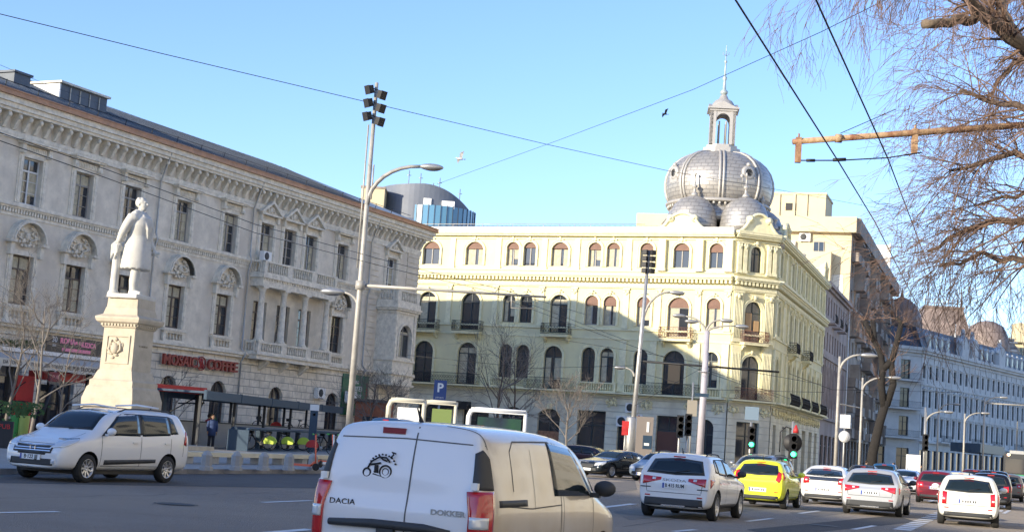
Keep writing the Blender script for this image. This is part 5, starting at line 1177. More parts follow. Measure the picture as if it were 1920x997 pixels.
# near minivan on the left
t, C_ = build_car('mpv', 'minivan', 'white people carrier with roof bars in front of the statue', 'car', pwhite, MCAR, 9, rails=True, lights=None, plateb=False); MP = t
P_ = Vector((-9.95, 31.6, 0)); place(t, P_, 204, rear=False)
nz = .80; W = .875
for sy in (-1, 1):
    ax = 'L' if sy > 0 else 'R'
    hl = C_.patch('headlight', 'F', [(sy * W * .50, .70), (sy * W * .80, .74)], [(sy * W * .56, .82), (sy * W * .86, .92)], M['lampw'], t, .014, 10, 6); C_.patch('headlight', ax, [(.10, .72), (.46, .86)], [(.14, .88), (.62, .94)], M['lampw'], t, .014, 10, 4)
    C_.patch('fog_lamp', 'F', [(sy * W * .62, .38), (sy * W * .72, .38)], [(sy * W * .62, .46), (sy * W * .72, .46)], M['lampw'], t, .02, 4, 4)
    C_.patch('rub_strip', ax, [(1.35, .40), (3.15, .46)], [(1.35, .50), (3.15, .54)], M['plastic'], t, .015, 12, 2)
    C_.patch('tail_lamp', ax, [(4.3, .86), (4.18, .9)], [(4.34, 1.2), (4.3, 1.2)], M['red'], t, .012, 4, 4); C_.patch('tail_lamp', 'B', [(sy * W * .74, .86), (sy * W * .84, .86)], [(sy * W * .74, 1.2), (sy * W * .82, 1.2)], M['red'], t, .012, 4, 4)
C_.patch('grille', 'F', [(-W * .58, .60), (0, .57), (W * .58, .60)], [(-W * .60, .76), (0, .735), (W * .60, .76)], M['plastic'], t, .012); C_.patch('front_bumper_trim', 'F', [(-W * .84, .27), (W * .84, .27)], [(-W * .80, .40), (0, .37), (W * .80, .40)], M['plastic'], t, .01)
sl = MB(); [C_.seam('F', [(-W * .55, z), (W * .55, z)], sl, .02, .02) for z in (.64, .69)]; C_.seam('F', [(-W * .6, .775), (0, .75), (W * .6, .775)], sl, .025, .02); sl.build('grille_bars', M['chrome'], t)
q = C_.hit('F', 0, .68, .03)[0]; b = MB(); b.add([(q.x, y, z) for y, z in ((-.08, .73), (-.05, .73), (-.05, .67), (0, .63), (.05, .67), (.05, .73), (.08, .73), (.08, .66), (0, .59), (-.08, .66))], [tuple(range(10))]); b.build('emblem', M['chrome'], t)
q = C_.hit('F', 0, .50, .02)[0]; b = MB(); b.box(q.x - .01, q.x + .01, -.27, .27, .445, .56); pl_ = b.build('number_plate', M['plate'], t); b = MB(); b.box(q.x + .01, q.x + .013, -.27, -.225, .447, .558); b.build('blue_band', M['blue'], pl_)
text('plate_characters', 'B·122 JJJ', .115, M['ink'], pl_, (q.x + .012, .02, .503), rot=(R(90), 0, R(90)), ext=.002, bold=.002, sx=.95)
for u in (1.9, 3.4):
    q = C_.hit('T', u, 0, .09)[0]; b = MB(); b.tube([(q.x, -.62, q.z - .03), (q.x, 0, q.z + .02), (q.x, .62, q.z - .03)], .02, 6); b.build('roof_bar', M['white'], t)
b = MB(); q1 = C_.hit('F', -.5, 1.12, .02)[0]; q2 = C_.hit('F', .15, 1.15, .02)[0]; b.tube([q1, q2], .01, 4); q1 = C_.hit('F', .1, 1.11, .02)[0]; q2 = C_.hit('F', .6, 1.17, .02)[0]; b.tube([q1, q2], .01, 4); b.build('windscreen_wipers', M['dark'], t)
# near van
t, C_ = build_car('van', 'delivery_van', 'white panel van with beige reflection tint on its sides and motorcycle sticker in the foreground', 'van', reflection_tint(paint('white van paint', (.72, .73, .74), .28), (.50, .42, .31)), MCAR, 8, lights=None, van=True, detail=0, plateb=False); VAN = t
place(t, Vector((X(744, 900, 13.0).x, 13.0, 0)), 20.5)
W = .875; sm = MB()
Bx = lambda z, y=0, o=.004: C_.hit('B', y, z, o)[0].x
C_.seam('B', [(-.10, .42), (-.10, 1.64)], sm, .014); C_.seam('B', [(-.72, 1.51), (0, 1.53), (.72, 1.51)], sm, .012); C_.seam('B', [(-.70, .42), (.70, .42)], sm); C_.seam('T', [(4.05, -.6), (4.02, 0), (4.05, .6)], sm, .012)
C_.seam('R', [(4.12, 1.48), (4.12, 1.66)], sm); C_.seam('R', [(2.30, .40), (2.30, 1.5), (2.42, 1.58), (3.50, 1.56), (3.62, 1.48), (3.66, 1.12)], sm, .016); C_.seam('R', [(2.30, .4), (2.30, 1.58)], sm, .014); C_.seam('R', [(3.1, .95), (3.06, 1.50)], sm, .008); C_.seam('R', [(1.22, .42), (1.22, 1.05)], sm); C_.seam('R', [(2.22, .42), (2.22, 1.62), (1.7, 1.66), (1.2, 1.4)], sm, .01, n=20); C_.seam('R', [(1.3, .42), (3.2, .42)], sm)
C_.seam('R', [(2.3, .98), (3.2, .96), (4.0, 1.0)], sm, .012); C_.seam('R', [(2.35, 1.60), (2.35, 1.68)], sm, .008)
sm.build('door_seams', mat('seam grey', (.10, .10, .10), .7), t)
for sy in (-1, 1):
    ax = 'L' if sy > 0 else 'R'
    cx_ = 'B' + ax; C_.patch('rear_pillar_trim', cx_, [(-.09, 1.13), (.13, 1.13)], [(-.05, 1.44), (.02, 1.475), (.09, 1.40)], M['plastic'], t, .008, 10, 10); C_.patch('tail_lamp', cx_, [(-.12, .62), (.11, .66)], [(-.12, 1.11), (.11, 1.12)], M['red'], t, .022, 10, 10)
    C_.patch('reversing_lamp', cx_, [(-.11, .80), (.04, .80)], [(-.11, .90), (.04, .90)], M['lampw'], t, .03, 6, 4)
    C_.patch('slide_rail', ax, [(3.32, .985), (4.04, .985)], [(3.32, 1.045), (4.04, 1.045)], M['plastic'], t, .006, 10, 2)
    C_.patch('rub_strip', ax, [(1.3, .5), (3.2, .5)], [(1.3, .58), (3.2, .58)], M['plastic'], t, .012, 10, 2)
    C_.patch('quarter_glass', ax, [(1.0, 1.1), (1.16, 1.1)], [(1.14, 1.2), (1.18, 1.24)], M['glass'], t, .006, 4, 3)
    b = MB(); q = C_.hit('B', sy * .705, 1.165, .02)[0]; b.box(q.x - .03, q.x + .02, sy * .725 - .03, sy * .725 + .03, 1.13, 1.19); b.build('hinge', M['white'], t)
q = Bx(.68, 0); hb = MB(); hb.tube([(Bx(.76, .60) - .02, .62, .76), (Bx(.76, .2) - .03, .2, .775), (Bx(.76, -.3) - .03, -.3, .77), (Bx(.76, -.5) - .02, -.54, .75)], [.03, .04, .04, .025], 8); hb.build('door_grip_bar', M['plastic'], t)
b = MB(); b.box(q - .05, q - .02, -.02, .14, .68, .74); b.lathe([(0, -.03), (.035, -.02)], (q, -.0, .71), 12, axis='x'); b.build('door_handle', M['plastic'], t)
C_.patch('rear_bumper', 'B', [(-W * .80, .30), (W * .80, .30)], [(-W * .80, .46), (W * .80, .46)], M['plastic'], t, .03)
q = Bx(1.59); b = MB(); zz = 1.59; b.add([], []); b.box(q - .012, q + .03, .02, .24, zz - .025, zz + .028); b.build('brake_light', mat('dull red lens', (.22, .03, .04), .3), t)
x_ = Bx(.62) - .012; b = MB(); b.box(x_ - .006, x_ + .01, -.04 + .12, .48 + .0, .55, .66); pl_ = b.build('number_plate', M['plate'], t); b = MB(); b.box(x_ - .012, x_ - .006, .43, .475, .552, .658); b.build('blue_band', M['blue'], pl_)
text('plate_characters', 'B', .12, M['ink'], pl_, (x_ - .012, .36, .605), rot=(R(90), 0, R(-90)), ext=.002, bold=.003)
vx = lambda z: Bx(z) - .003
text('maker_lettering', 'DACIA', .07, M['chrome'] if 0 else M['ink'], t, (vx(.94), .52, .94), rot=(R(90), 0, R(-90)), ext=.003, sx=1.2); text('model_lettering', 'DOKKER', .065, M['steel'], t, (vx(.92), -.50, .915), rot=(R(90), 0, R(-90)), ext=.004, sx=1.25, bold=.002)
# sticker: motorcycle drawn with tubes, and its words
def ring(mb, y, z, r, wd, x, n=20, a0=0, a1=6.283): mb.tube([(x, y + r * math.cos(a0 + (a1 - a0) * i / n), z + r * math.sin(a0 + (a1 - a0) * i / n)) for i in range(n + 1)], wd, 4)
st_ = MB(); sx_ = vx(1.26) - .002; yc, zc = .20, 1.26
ring(st_, yc - .05, zc - .035, .055, .008, sx_); ring(st_, yc - .05, zc - .035, .03, .004, sx_); ring(st_, yc + .13, zc - .05, .035, .009, sx_)
for pts in ([(.13, -.02), (.09, .05), (.02, .09), (-.05, .09), (-.09, .05)], [(.07, -.06), (.0, -.075), (-.06, -.09)], [(.03, .0), (.06, -.04), (.02, -.05), (.03, .0)], [(.02, .10), (-.02, .07), (-.06, .06)], [(-.09, .09), (-.12, .12), (-.10, .14), (-.14, .13)], [(.1, .02), (.05, .03), (0, .04)]):
    st_.tube([(sx_, yc + a, zc + b_) for a, b_ in pts], .008, 4)
for i in range(11): a = .2 + i * .26; st_.ball((sx_, yc - .02 + .13 * math.cos(a), zc + .0 + .115 * math.sin(a)), (.002, .012, .009), n=4)
st_.box(sx_ - .002, sx_, yc + .02, yc + .06, zc - .05, zc + .02)
so = st_.build('motorcycle_sticker', M['ink'], t); text('sticker_words', 'Biker On Board', .036, M['ink'], so, (sx_, yc + .03, zc - .125), rot=(R(90), R(3), R(-90)), ext=.001)
# parked and oncoming cars on the far side
t, C_ = build_car('sedan', 'parked_car', 'black saloon facing us by the yellow palace with white front plate', 'car', pmet('black blue paint', (.015, .022, .03), .2), MCAR, 10, lights='tail'); place(t, X(1098, 900, 72), 222, rear=False)
b = MB(); [b.tube([(.02, -.11 + k * .073 + .05 * math.cos(a), .74 + .045 * math.sin(a)) for a in [j * math.pi / 5 for j in range(11)]], .006, 4) for k in range(4)]; b.build('ring_emblem', M['chrome'], t)
t, C_ = build_car('hatch', 'parked_car', 'silver blue hatchback facing us right of the black saloon', 'car', pmet('silver blue paint', (.30, .36, .42)), MCAR, 5); place(t, X(1202, 900, 70), 215, rear=False)
t, C_ = build_car('bigsuv', 'suv_car', 'grey off roader facing us behind the yellow hatchback', 'car', pmet('grey metallic paint', (.22, .23, .25)), MCAR, 5, rails=True); place(t, X(1392, 900, 62), 207, rear=False)
t, C_ = build_car('hatch', 'parked_car', 'dark green hatchback half hidden behind the white van', 'car', pmet('dark green paint', (.01, .03, .025), .2), MCAR, 5, detail=0); place(t, X(1040, 900, 88), 105, rear=False)
t, C_ = build_car('hatch', 'parked_car', 'dark plum hatchback behind the black saloon by the palace wall', 'car', pmet('plum paint', (.05, .02, .03)), MCAR, 5, detail=0); place(t, X(1165, 900, 88), 120, rear=False)
t, C_ = build_car('bigsuv', 'parked_car', 'dark blue car whose roof shows left of the white van', 'car', pmet('dark blue paint', (.02, .06, .14)), MCAR, 5, detail=0); place(t, X(708, 900, 66), 19); t.scale = (1, 1, 1.28)
def far(key, label, px, Y, az, pm, rear=True, **k):
    t, C_ = build_car(key, 'car', label, 'car', pm, MCAR, 5, detail=0, **k); place(t, X(px, 900, Y), az, rear); return t
far('hatch', 'dark grey car in shade beyond the white fastback', 1616, 82, 19, pmet('dark grey paint', (.06, .065, .07)))
far('mpv', 'blue people carrier beside the pollarded tree trunk', 1656, 96, 19, pmet('mid blue paint', (.03, .12, .26)))
far('sedan', 'white saloon facing us with chrome grille near the white poster stand', 1692, 84, 200, pwhite, False)
far('hatch', 'pale blue car roof seen over the maroon hatchback', 1765, 98, 19, pmet('pale blue paint', (.30, .40, .46)))
far('hatch', 'bright blue car beyond the maroon hatchback', 1795, 112, 19, pmet('bright blue paint', (.03, .10, .45)))
far('wagon', 'cream taxi like estate car between the maroon and the black cars', 1801, 86, 19, paint('cream paint', (.6, .58, .45)))
far('bigsuv', 'dark red off roader further up the street', 1828, 92, 19, pmet('dark red paint', (.10, .02, .03)))
far('suv', 'black hatchback with glowing pink tail lamp behind the cream hatchback', 1858, 64, 18, pmet('black paint', (.015, .016, .02), .2))
far('bigsuv', 'black off roader ahead of the black hatchback', 1862, 80, 19, pmet('black paint', (.015, .016, .02), .2))
far('suv', 'brown grey crossover queuing at the right edge', 1889, 84, 19, pmet('brown grey paint', (.16, .14, .13)))
far('hatch', 'pale grey hatchback last in the queue at the right edge', 1905, 98, 19, pmet('pale grey paint', (.42, .44, .44)))
# green trolleybus at the edge
tb = thing('trolleybus', 'green and dark trolleybus at the right edge of the street', 'bus', X(1912, 900, 116), rotaz(19))
b = MB(); b.box(0, 12, -1.25, 1.25, .35, 1.5); b.box(-.02, .02, -1.1, 1.1, .5, 1.2); b.build('lower_body', mat('bus green', (.04, .30, .12), .4), tb)
b = MB(); b.box(0, 12, -1.25, 1.25, 1.502, 3.1); b.build('upper_body', M['plastic'], tb)
b = MB(); b.box(-.04, 0, -1.1, 1.1, 1.6, 2.7); [b.box(.6 + i * 1.9, 2.2 + i * 1.9, -1.29, -1.25, 1.6, 2.7) for i in range(6)]; b.build('windows', M['glass'], tb)
b = MB(); b.box(3, 7, -.8, .8, 3.1, 3.4); b.tube([(5, -.3, 3.4), (-1, -.3, 5.6)], .04, 5); b.tube([(5, .3, 3.4), (-1, .3, 5.6)], .04, 5); b.build('roof_pack_and_poles', M['steel'], tb)
for y in (-1.1, 1.1):
    b = MB(); b.ball((-.03, y * .8, 3.0), (.04, .12, .1)); b.build('lamp', mat('lit lamp', (1, .55, .35), .4, emit=3), tb)
    for x in (2, 9.5): b = MB(); b.lathe([(.3, -.15), (.48, -.15), (.48, .15), (.3, .15)], (x, y * .98, .48), 20, axis='y'); b.build('wheel', M['rubber'], tb)
for o in list(bpy.data.objects):
    for k in ('_L', '_m'):
        if k in o: del o[k]
# ------------------------------------------------------------------ people and statue
def remeshed(name, mb, m, vox, parent=None, loc=(0, 0, 0), rz=0, smooth=2, sc=1):
    me = mb.mesh(name, m); bb_ = bmesh.new(); bb_.from_mesh(me); bmesh.ops.remove_doubles(bb_, verts=bb_.verts, dist=1e-5); bmesh.ops.recalc_face_normals(bb_, faces=bb_.faces); bb_.to_mesh(me); bb_.free(); o = link(name, me); md = o.modifiers.new('r', 'REMESH'); md.mode = 'VOXEL'; md.voxel_size = vox
    if smooth: s_ = o.modifiers.new('s', 'SMOOTH'); s_.iterations = smooth; s_.factor = .5
    bpy.context.view_layer.update(); dg = bpy.context.evaluated_depsgraph_get(); r = bpy.data.meshes.new_from_object(o.evaluated_get(dg), depsgraph=dg); bpy.data.objects.remove(o)
    for p in r.polygons: p.use_smooth = True
    r.name = name; q = link(name, r, parent, loc, rz); q.scale = (sc,) * 3; return q
def fingers(mb, c, d, side, r=.009):
    """palm and five fingers at c, pointing along d"""
    d = Vector(d).normalized(); s_ = Vector(side).normalized(); n = d.cross(s_); c = Vector(c)
    mb.tube([c - d * .03, c + d * .03, c + d * .085], [.028, .038, .034], 8)
    for i, l in enumerate((.062, .075, .07, .055)):
        b = c + d * .08 + s_ * (.029 - i * .019); mb.tube([b - d * .02, b + d * l * .5, b + d * l * .85 - n * .018, b + d * l - n * .035], [r, r, r * .9, r * .7], 6)
    b = c + d * .01 + s_ * .03; mb.tube([b, b + s_ * .03 + d * .025, b + s_ * .035 + d * .06], [r * 1.3, r * 1.1, r * .8], 6)
mon = thing('monument', 'white marble statue of a man in a long coat on a limestone pedestal', 'statue', X(234, 700, 55), rotaz(107))
def sqp(mb, prof, m=0): mb.lathe([(r * math.sqrt(2) , z) for r, z in prof], n=4, a0=R(45), sm=False, m=m)
b = MB(); sqp(b, [(1.45, 0), (1.45, .5), (1.28, .5), (1.28, 1.1), (1.06, 1.1), (1.06, 2.0), (1.03, 2.1), (.96, 2.4), (.90, 2.48), (.90, 2.66), (.82, 2.72), (.74, 2.95), (.70, 3.05)]); b.build('base', M['stone'], mon)
b = MB(); sqp(b, [(.67, 3.05), (.655, 4.62)]); b.build('shaft', M['stone'], mon)
b = MB(); sqp(b, [(.67, 4.62), (.72, 4.66), (.72, 4.74), (.88, 4.84), (.92, 4.95), (.92, 5.02), (.72, 5.12), (.66, 5.36), (.64, 5.4)]); 
for k in range(4):
    Mz = Matrix.Rotation(k * math.pi / 2, 4, 'Z')
    for i in range(11): b.box(-.72 + i * .135, -.64 + i * .135, -.78, -.70, 4.7, 4.8, M=Mz)
b.build('cornice', M['stone'], mon)
b = MB(); sqp(b, [(.64, 5.402), (.62, 5.8)]); b.build('upper_plinth', M['stone'], mon)
b = MB()
for (x0, x1, z0, z1) in ((-.5, .5, 3.3, 3.36), (-.5, .5, 4.3, 4.36), (-.5, -.44, 3.361, 4.299), (.44, .5, 3.361, 4.299)): b.box(x0, x1, -.70, -.655, z0, z1)
ornament(b, -.1, 3.85, .6, .7, -.665, 8, 22); b.build('relief_panel', M['stone'], mon)
text('inscription', 'C A ROSETTI', .1, mat('carved grey', (.30, .26, .2), .9), mon, (.672, 0, 4.0), rot=(R(90), 0, R(90)), ext=.004)
for i, (w_, z) in enumerate(((4.4, .15), (3.6, .32))):
    b = MB(); b.box(-w_ / 2 - .8, w_ / 2 + .8, -w_ / 2 - .8, w_ / 2 + .8, z - .15 + .12, z + .15); b.build('step', M['stone'], mon)
b = MB()
# plinth under the feet
b.box(-.3, .3, -.36, .3, -.03, .05)
for s_ in (-1, 1):
    ys = s_ * .1; fx = .06 if s_ < 0 else -.06
    b.tube([(fx, ys, .08), (fx + .0, ys, .3), (fx + .01, ys * .95, .5), (0, ys * .9, .85)], [.065, .088, .085, .12], 20)
    b.tube([(fx - .07, ys, .085), (fx + .06, ys + s_ * .012, .085), (fx + .17, ys + s_ * .02, .075)], [.05, .055, .035], 8)
# coat
b.lathe([(.22, .50), (.27, .52), (.255, .8), (.225, 1.0), (.21, 1.1), (.235, 1.28), (.215, 1.42), (.13, 1.5), (.075, 1.54)], n=40)
b.tube([(.0, -.17, 1.44), (0, .17, 1.44)], [.09, .09], 16); b.ball((0, 0, 1.4), (.17, .2, .12))
for a in range(14): an = 2 * math.pi * a / 14; b.tube([(.24 * math.cos(an), .245 * math.sin(an), .5), (.215 * math.cos(an), .215 * math.sin(an), .95)], [.028, .01], 6)
for s_ in (-1, 1): b.tube([(.215, s_ * .03, 1.02), (.235, s_ * .09, 1.22), (.13, s_ * .10, 1.46), (0, s_ * .1, 1.52)], [.018, .03, .03, .02], 6)
b.tube([(.235, 0, .55), (.21, 0, 1.02)], .014, 6)
b.tube([(0, 0, 1.48), (.01, 0, 1.6)], [.07, .06], 10)
b.ball((-.012, 0, 1.715), (.108, .088, .098)); b.ball((.03, 0, 1.665), (.082, .07, .105)); b.ball((.058, 0, 1.605), (.048, .052, .042)); b.tube([(.105, 0, 1.715), (.130, 0, 1.672), (.11, 0, 1.66)], [.013, .019, .013], 8); b.ball((.105, 0, 1.633), (.014, .03, .010)); b.ball((.095, 0, 1.722), (.02, .055, .012))
for s_ in (-1, 1): b.ball((-.005, s_ * .083, 1.68), (.022, .014, .034))
for i in range(16): an = i * 2.4; q_ = .03 + .035 * (i % 3) / 2; b.ball((-.025 + q_ * math.cos(an), q_ * math.sin(an), 1.785 - .2 * q_), .03, n=6)
for s_ in (-1, 1): b.ball((-.01, s_ * .2, 1.415), (.095, .09, .095)); b.tube([(0, s_ * .09, 1.52), (0, s_ * .2, 1.46)], [.07, .07], 16)
# right arm back to the draped column, left arm to a scroll
b.tube([(-.02, -.20, 1.44), (-.09, -.265, 1.27), (-.15, -.28, 1.13), (-.22, -.26, .98)], [.095, .085, .072, .052], 20); fingers(b, (-.235, -.26, .955), (-.12, .02, -1), (1, 0, 0))
b.tube([(.02, .20, 1.44), (.02, .27, 1.2), (.10, .25, 1.0), (.20, .22, .9)], [.095, .08, .065, .05], 20); fingers(b, (.215, .22, .88), (.5, -.05, -.8), (0, -1, 0)); b.tube([(.1, .24, .80), (.34, .2, .84)], .026, 8)
b.lathe([(.10, .0), (.10, .08), (.075, .1), (.07, .78), (.1, .82), (.11, .9)], (-.27, -.2, 0), 14); b.tube([(-.34, -.24, .9), (-.27, -.26, .94), (-.2, -.22, .9)], [.04, .055, .04], 8)
for i in range(6): b.tube([(-.33 + i * .025, -.29 + .02 * (i % 2), .92), (-.33 + i * .022, -.29, .66 + .05 * (i % 3))], [.022, .014], 6)
remeshed('figure', b, M['marble'], .008, mon, (0, 0, 5.8), 0, 9, 2.12)

def person(label, P, az, coat, legs, hair, h=1.72, hold=None, stride=.12):
    t = thing('person', label, 'person', P, rotaz(az), 'pedestrians'); b = MB(); s = h / 1.75
    for q in (-1, 1):
        f_ = q * stride; b.tube([(f_, q * .09, .07), (f_ * .6, q * .09, .48), (0, q * .08, .88)], [.045, .058, .085], 8); b.tube([(f_ - .05, q * .09, .04), (f_ + .15, q * .1, .035)], [.042, .035], 8)
        b.tube([(0, q * .19, 1.40), (-f_ * .5, q * .24, 1.14), (-f_ + .04, q * .24, .92)], [.058, .046, .035], 8); fingers(b, (-f_ + .04, q * .24, .9), (.1, 0, -1), (1, 0, 0), .011)
    b.lathe([(.13, .80), (.165, .9), (.15, 1.1), (.175, 1.32), (.13, 1.44), (.06, 1.5), (.055, 1.56)], n=16); b.ball((.01, 0, 1.63), (.09, .075, .115)); b.tube([(.09, 0, 1.65), (.118, 0, 1.615)], .014, 5); b.ball((.085, 0, 1.57), (.015, .025, .008))
    for q in (-1, 1): b.ball((0, q * .077, 1.62), (.02, .012, .03))
    o = remeshed('body', b, mat('skin', (.45, .28, .2), .6), .012, t, (0, 0, 0), 0, 1, s)
    c = MB(); c.lathe([(.19, .72), (.185, .95), (.17, 1.1), (.195, 1.34), (.16, 1.45), (.075, 1.52)], n=18)
    for q in (-1, 1): f_ = q * stride; c.tube([(0, q * .17, 1.42), (-f_ * .5, q * .24, 1.14), (-f_ + .03, q * .24, .93)], [.085, .065, .05], 8)
    c = c.build('coat', coat, t); c.scale = (s,) * 3
    c = MB()
    for q in (-1, 1): f_ = q * stride; c.tube([(f_, q * .09, .09), (f_ * .6, q * .09, .48), (0, q * .08, .86)], [.07, .075, .1], 8)
    c = c.build('trousers', legs, t); c.scale = (s,) * 3
    c = MB(); c.ball((-.02, 0, 1.67), (.098, .088, .105), n=8); c = c.build('hair', hair, t); c.scale = (s,) * 3; return t
dk = mat('dark cloth', (.03, .035, .05), .9); rdc = mat('red cloth', (.35, .03, .04), .9); bl_ = mat('blue cloth', (.04, .07, .18), .9); hr = mat('dark hair', (.03, .02, .015), .8)
person('person in a dark blue coat standing left of the bicycle shelter', X(398, 800, 70), 150, bl_, dk, hr, stride=.04)
person('person in a red jacket waiting behind the bicycle shelter', X(391, 800, 73), 40, rdc, dk, hr, stride=.03)
person('person in black walking past the pollarded tree', X(1624, 880, 98), 60, dk, dk, hr)
person('person in dark clothes crossing near the white poster stand', X(1675, 880, 102), 250, dk, bl_, hr)
person('person in dark clothes on the pavement by the poster stand', X(1726, 880, 106), 100, dk, dk, hr, stride=.05)

# ------------------------------------------------------------------ poles, lamps, lines
def head(t, P, az, s=1, name='lamp_head'):
    b = MB(); b.ball((0, 0, 0), (.42 * s, .19 * s, .12 * s)); o = b.build(name, M['steel'], t, P, rotaz(az)); b = MB(); b.ball((.02, 0, -.035), (.34 * s, .15 * s, .10 * s)); b.build('lamp_glass', mat('grey lens', (.16, .15, .14), .2), o); return o
def arm(t, z0, z1, reach, az, s=1, r=.05, z00=None):
    d = azd(az); pts = [Vector((0, 0, z0))] + [d * (reach * (1 - math.cos(a))) + Vector((0, 0, z0 + (z1 - z0) * math.sin(a))) for a in [math.pi / 2 * k / 8 for k in range(1, 9)]]
    b = MB(); b.tube(pts, [r * 1.3 - r * .5 * k / 8 for k in range(9)], 6); b.build('lamp_arm', M['polepaint'], t); return head(t, d * (reach + .38 * s) + Vector((0, 0, z1)), az, s)
Pm = X(655, 785, 50)
ms = thing('floodlight_mast', 'tall pale mast with six black floodlights and two curved lamp arms behind the white van', 'lamp post', Pm)
zz = lambda y, px, Y: at(px, y, Y).z
b = MB(); b.tube([(0, 0, 0), (0, 0, 6), (0, 0, 13.5)], [.12, .10, .06], 12); b.lathe([(.17, 0), (.17, .6), (.12, .65)], n=12); b.tube([(-.16, 0, 7), (-.17, 0, 12)], .03, 5); b.tube([(.13, -.05, 9.4), (.13, -.05, 10.6)], .03, 5); b.build('pole', M['polepaint'], ms)
for i in range(3):
    z = 13.25 - i * .47
    b = MB(); b.tube([(-.32, -.1, z + .08), (.34, -.14, z - .12)], .02, 5)
    b.build('crossbar', M['dark'], ms)
    for sx in (-1, 1):
        b = MB(); Mx = Matrix.Translation((sx * .17, -.1, z - .1 - sx * .08)) @ Matrix.Rotation(R(sx * 50), 4, 'Z') @ Matrix.Rotation(R(18), 4, 'X'); b.box(-.12, .12, -.14, .04, -.14, .14, M=Mx); b.prism([(-.14, -.155), (.14, -.155), (.14, .155), (-.14, .155)], -.17, -.14, M=Mx); b.build('floodlight', M['dark'], ms)
arm(ms, zz(385, 700, 50), zz(313, 790, 50), 1.75, 92, 1.0, .07); arm(ms, zz(580, 668, 50), zz(547, 628, 50), .55, 272, 1.0, .05)
b = MB(); zb = zz(535, 680, 50); b.tube([(0, 0, zb), (6.4, .8, zb + .12)], [.06, .04], 8); b.tube([(5.2, .65, zb + .1), (5.2, .65, zb - .35), (6.0, .78, zb - .3)], .025, 5); b.lathe([(.17, zb - .15), (.17, zb + .15)], n=10); b.build('wire_boom', M['polepaint'], ms)
p2 = thing('camera_pole', 'grey pole with black floodlight cluster standing before the yellow palace', 'lamp post', X(1181, 840, 85)); tp_ = at(1217, 470, 85) - p2.location
b = MB(); b.tube([(0, 0, 0), tp_ * .5, tp_], [.17, .13, .09], 10); b.lathe([(.3, 0), (.3, 3.2), (.2, 3.3)], n=10); b.build('pole', M['steel'], p2)
for i in range(4):
    for sx in (-1, 1): b = MB(); Mx = Matrix.Translation(tp_ + Vector((sx * .2, -.1, -.1 - i * .36))) @ Matrix.Rotation(R(sx * 35), 4, 'Z'); b.box(-.14, .14, -.15, .1, -.15, .12, M=Mx); b.build('floodlight', M['dark'], p2)
o = arm(p2, zz(610, 1208, 85), zz(549, 1275, 85), 1.5, 88, 1.1, .07); o.location += Vector((.3, 0, 0)); kk = [k for k in kids(p2) if k.name.startswith('lamp_arm')][0]; kk.location.x += .3
o = arm(p2, zz(706, 1193, 85), zz(689, 1166, 85), .55, 270, .8, .05)
p3 = thing('street_lamp', 'grey lamp post with four curved arms in front of the yellow palace', 'lamp post', X(1312, 840, 75)); h3 = zz(620, 1319, 75)
b = MB(); b.tube([(0, 0, 0), (.06, 0, h3)], [.2, .14], 12); b.lathe([(.3, 5.6), (.3, 5.62)], n=12); b.build('pole', mat('lilac grey pole', (.42, .40, .44), .5, var=.15), p3)
for dx, py in ((-1.25, 595), (-.6, 604), (.85, 598), (1.65, 607)): arm(p3, h3 - .15, zz(py, 1320, 75), abs(dx) - .15, 90 if dx > 0 else 270, .85, .045)
def lamp(label, px, Y, ztop, reach, az, px2=None, s=1):
    t = thing('street_lamp', label, 'lamp post', X(px, 870, Y)); b = MB(); b.tube([(0, 0, 0), (0, 0, ztop)], [.10, .07], 8); b.build('pole', M['polepaint'], t); arm(t, ztop - .9, ztop + .15, reach, az, s, .06); return t
lamp('pale lamp post with one curved arm at the end of the yellow palace', 1566, 78, 7.1, 1.1, 95, s=1.1)
lamp('pale lamp post with a lower arm in front of the pollarded tree', 1611, 100, 7.3, 1.7, 95, s=1.1)
for i, (px, Y, h_) in enumerate(((1733, 120, 6), (1756, 150, 8), (1842, 140, 8.5), (1806, 130, 6.5))):
    t = lamp(['thin grey post before the white palace arcade', 'lamp post under the central gable of the white palace', 'lamp post near the right edge before the white palace', 'short lamp post by the dark awning'][i], px, Y, h_, 1.4, 95)
    if i == 2: b = MB(); b.tube([(0, 0, 8.0), (6, .5, 8.1)], .07, 5); b.build('wire_boom', M['polepaint'], t)
b = MB(); a = at(1205, 677, 85); c = at(1461, 697, 85); b.tube([a, c], .06, 6); tag(b.build('trolley_boom', M['dark']), 'long black boom carrying trolley wires across the yellow palace front', 'trolley boom')
b = MB(); a = at(1575, 757, 78); c = at(1612, 764, 85); b.tube([a, c], .04, 5); tag(b.build('trolley_boom', M['polepaint']), 'short pale boom between the two pale lamp posts', 'trolley boom')
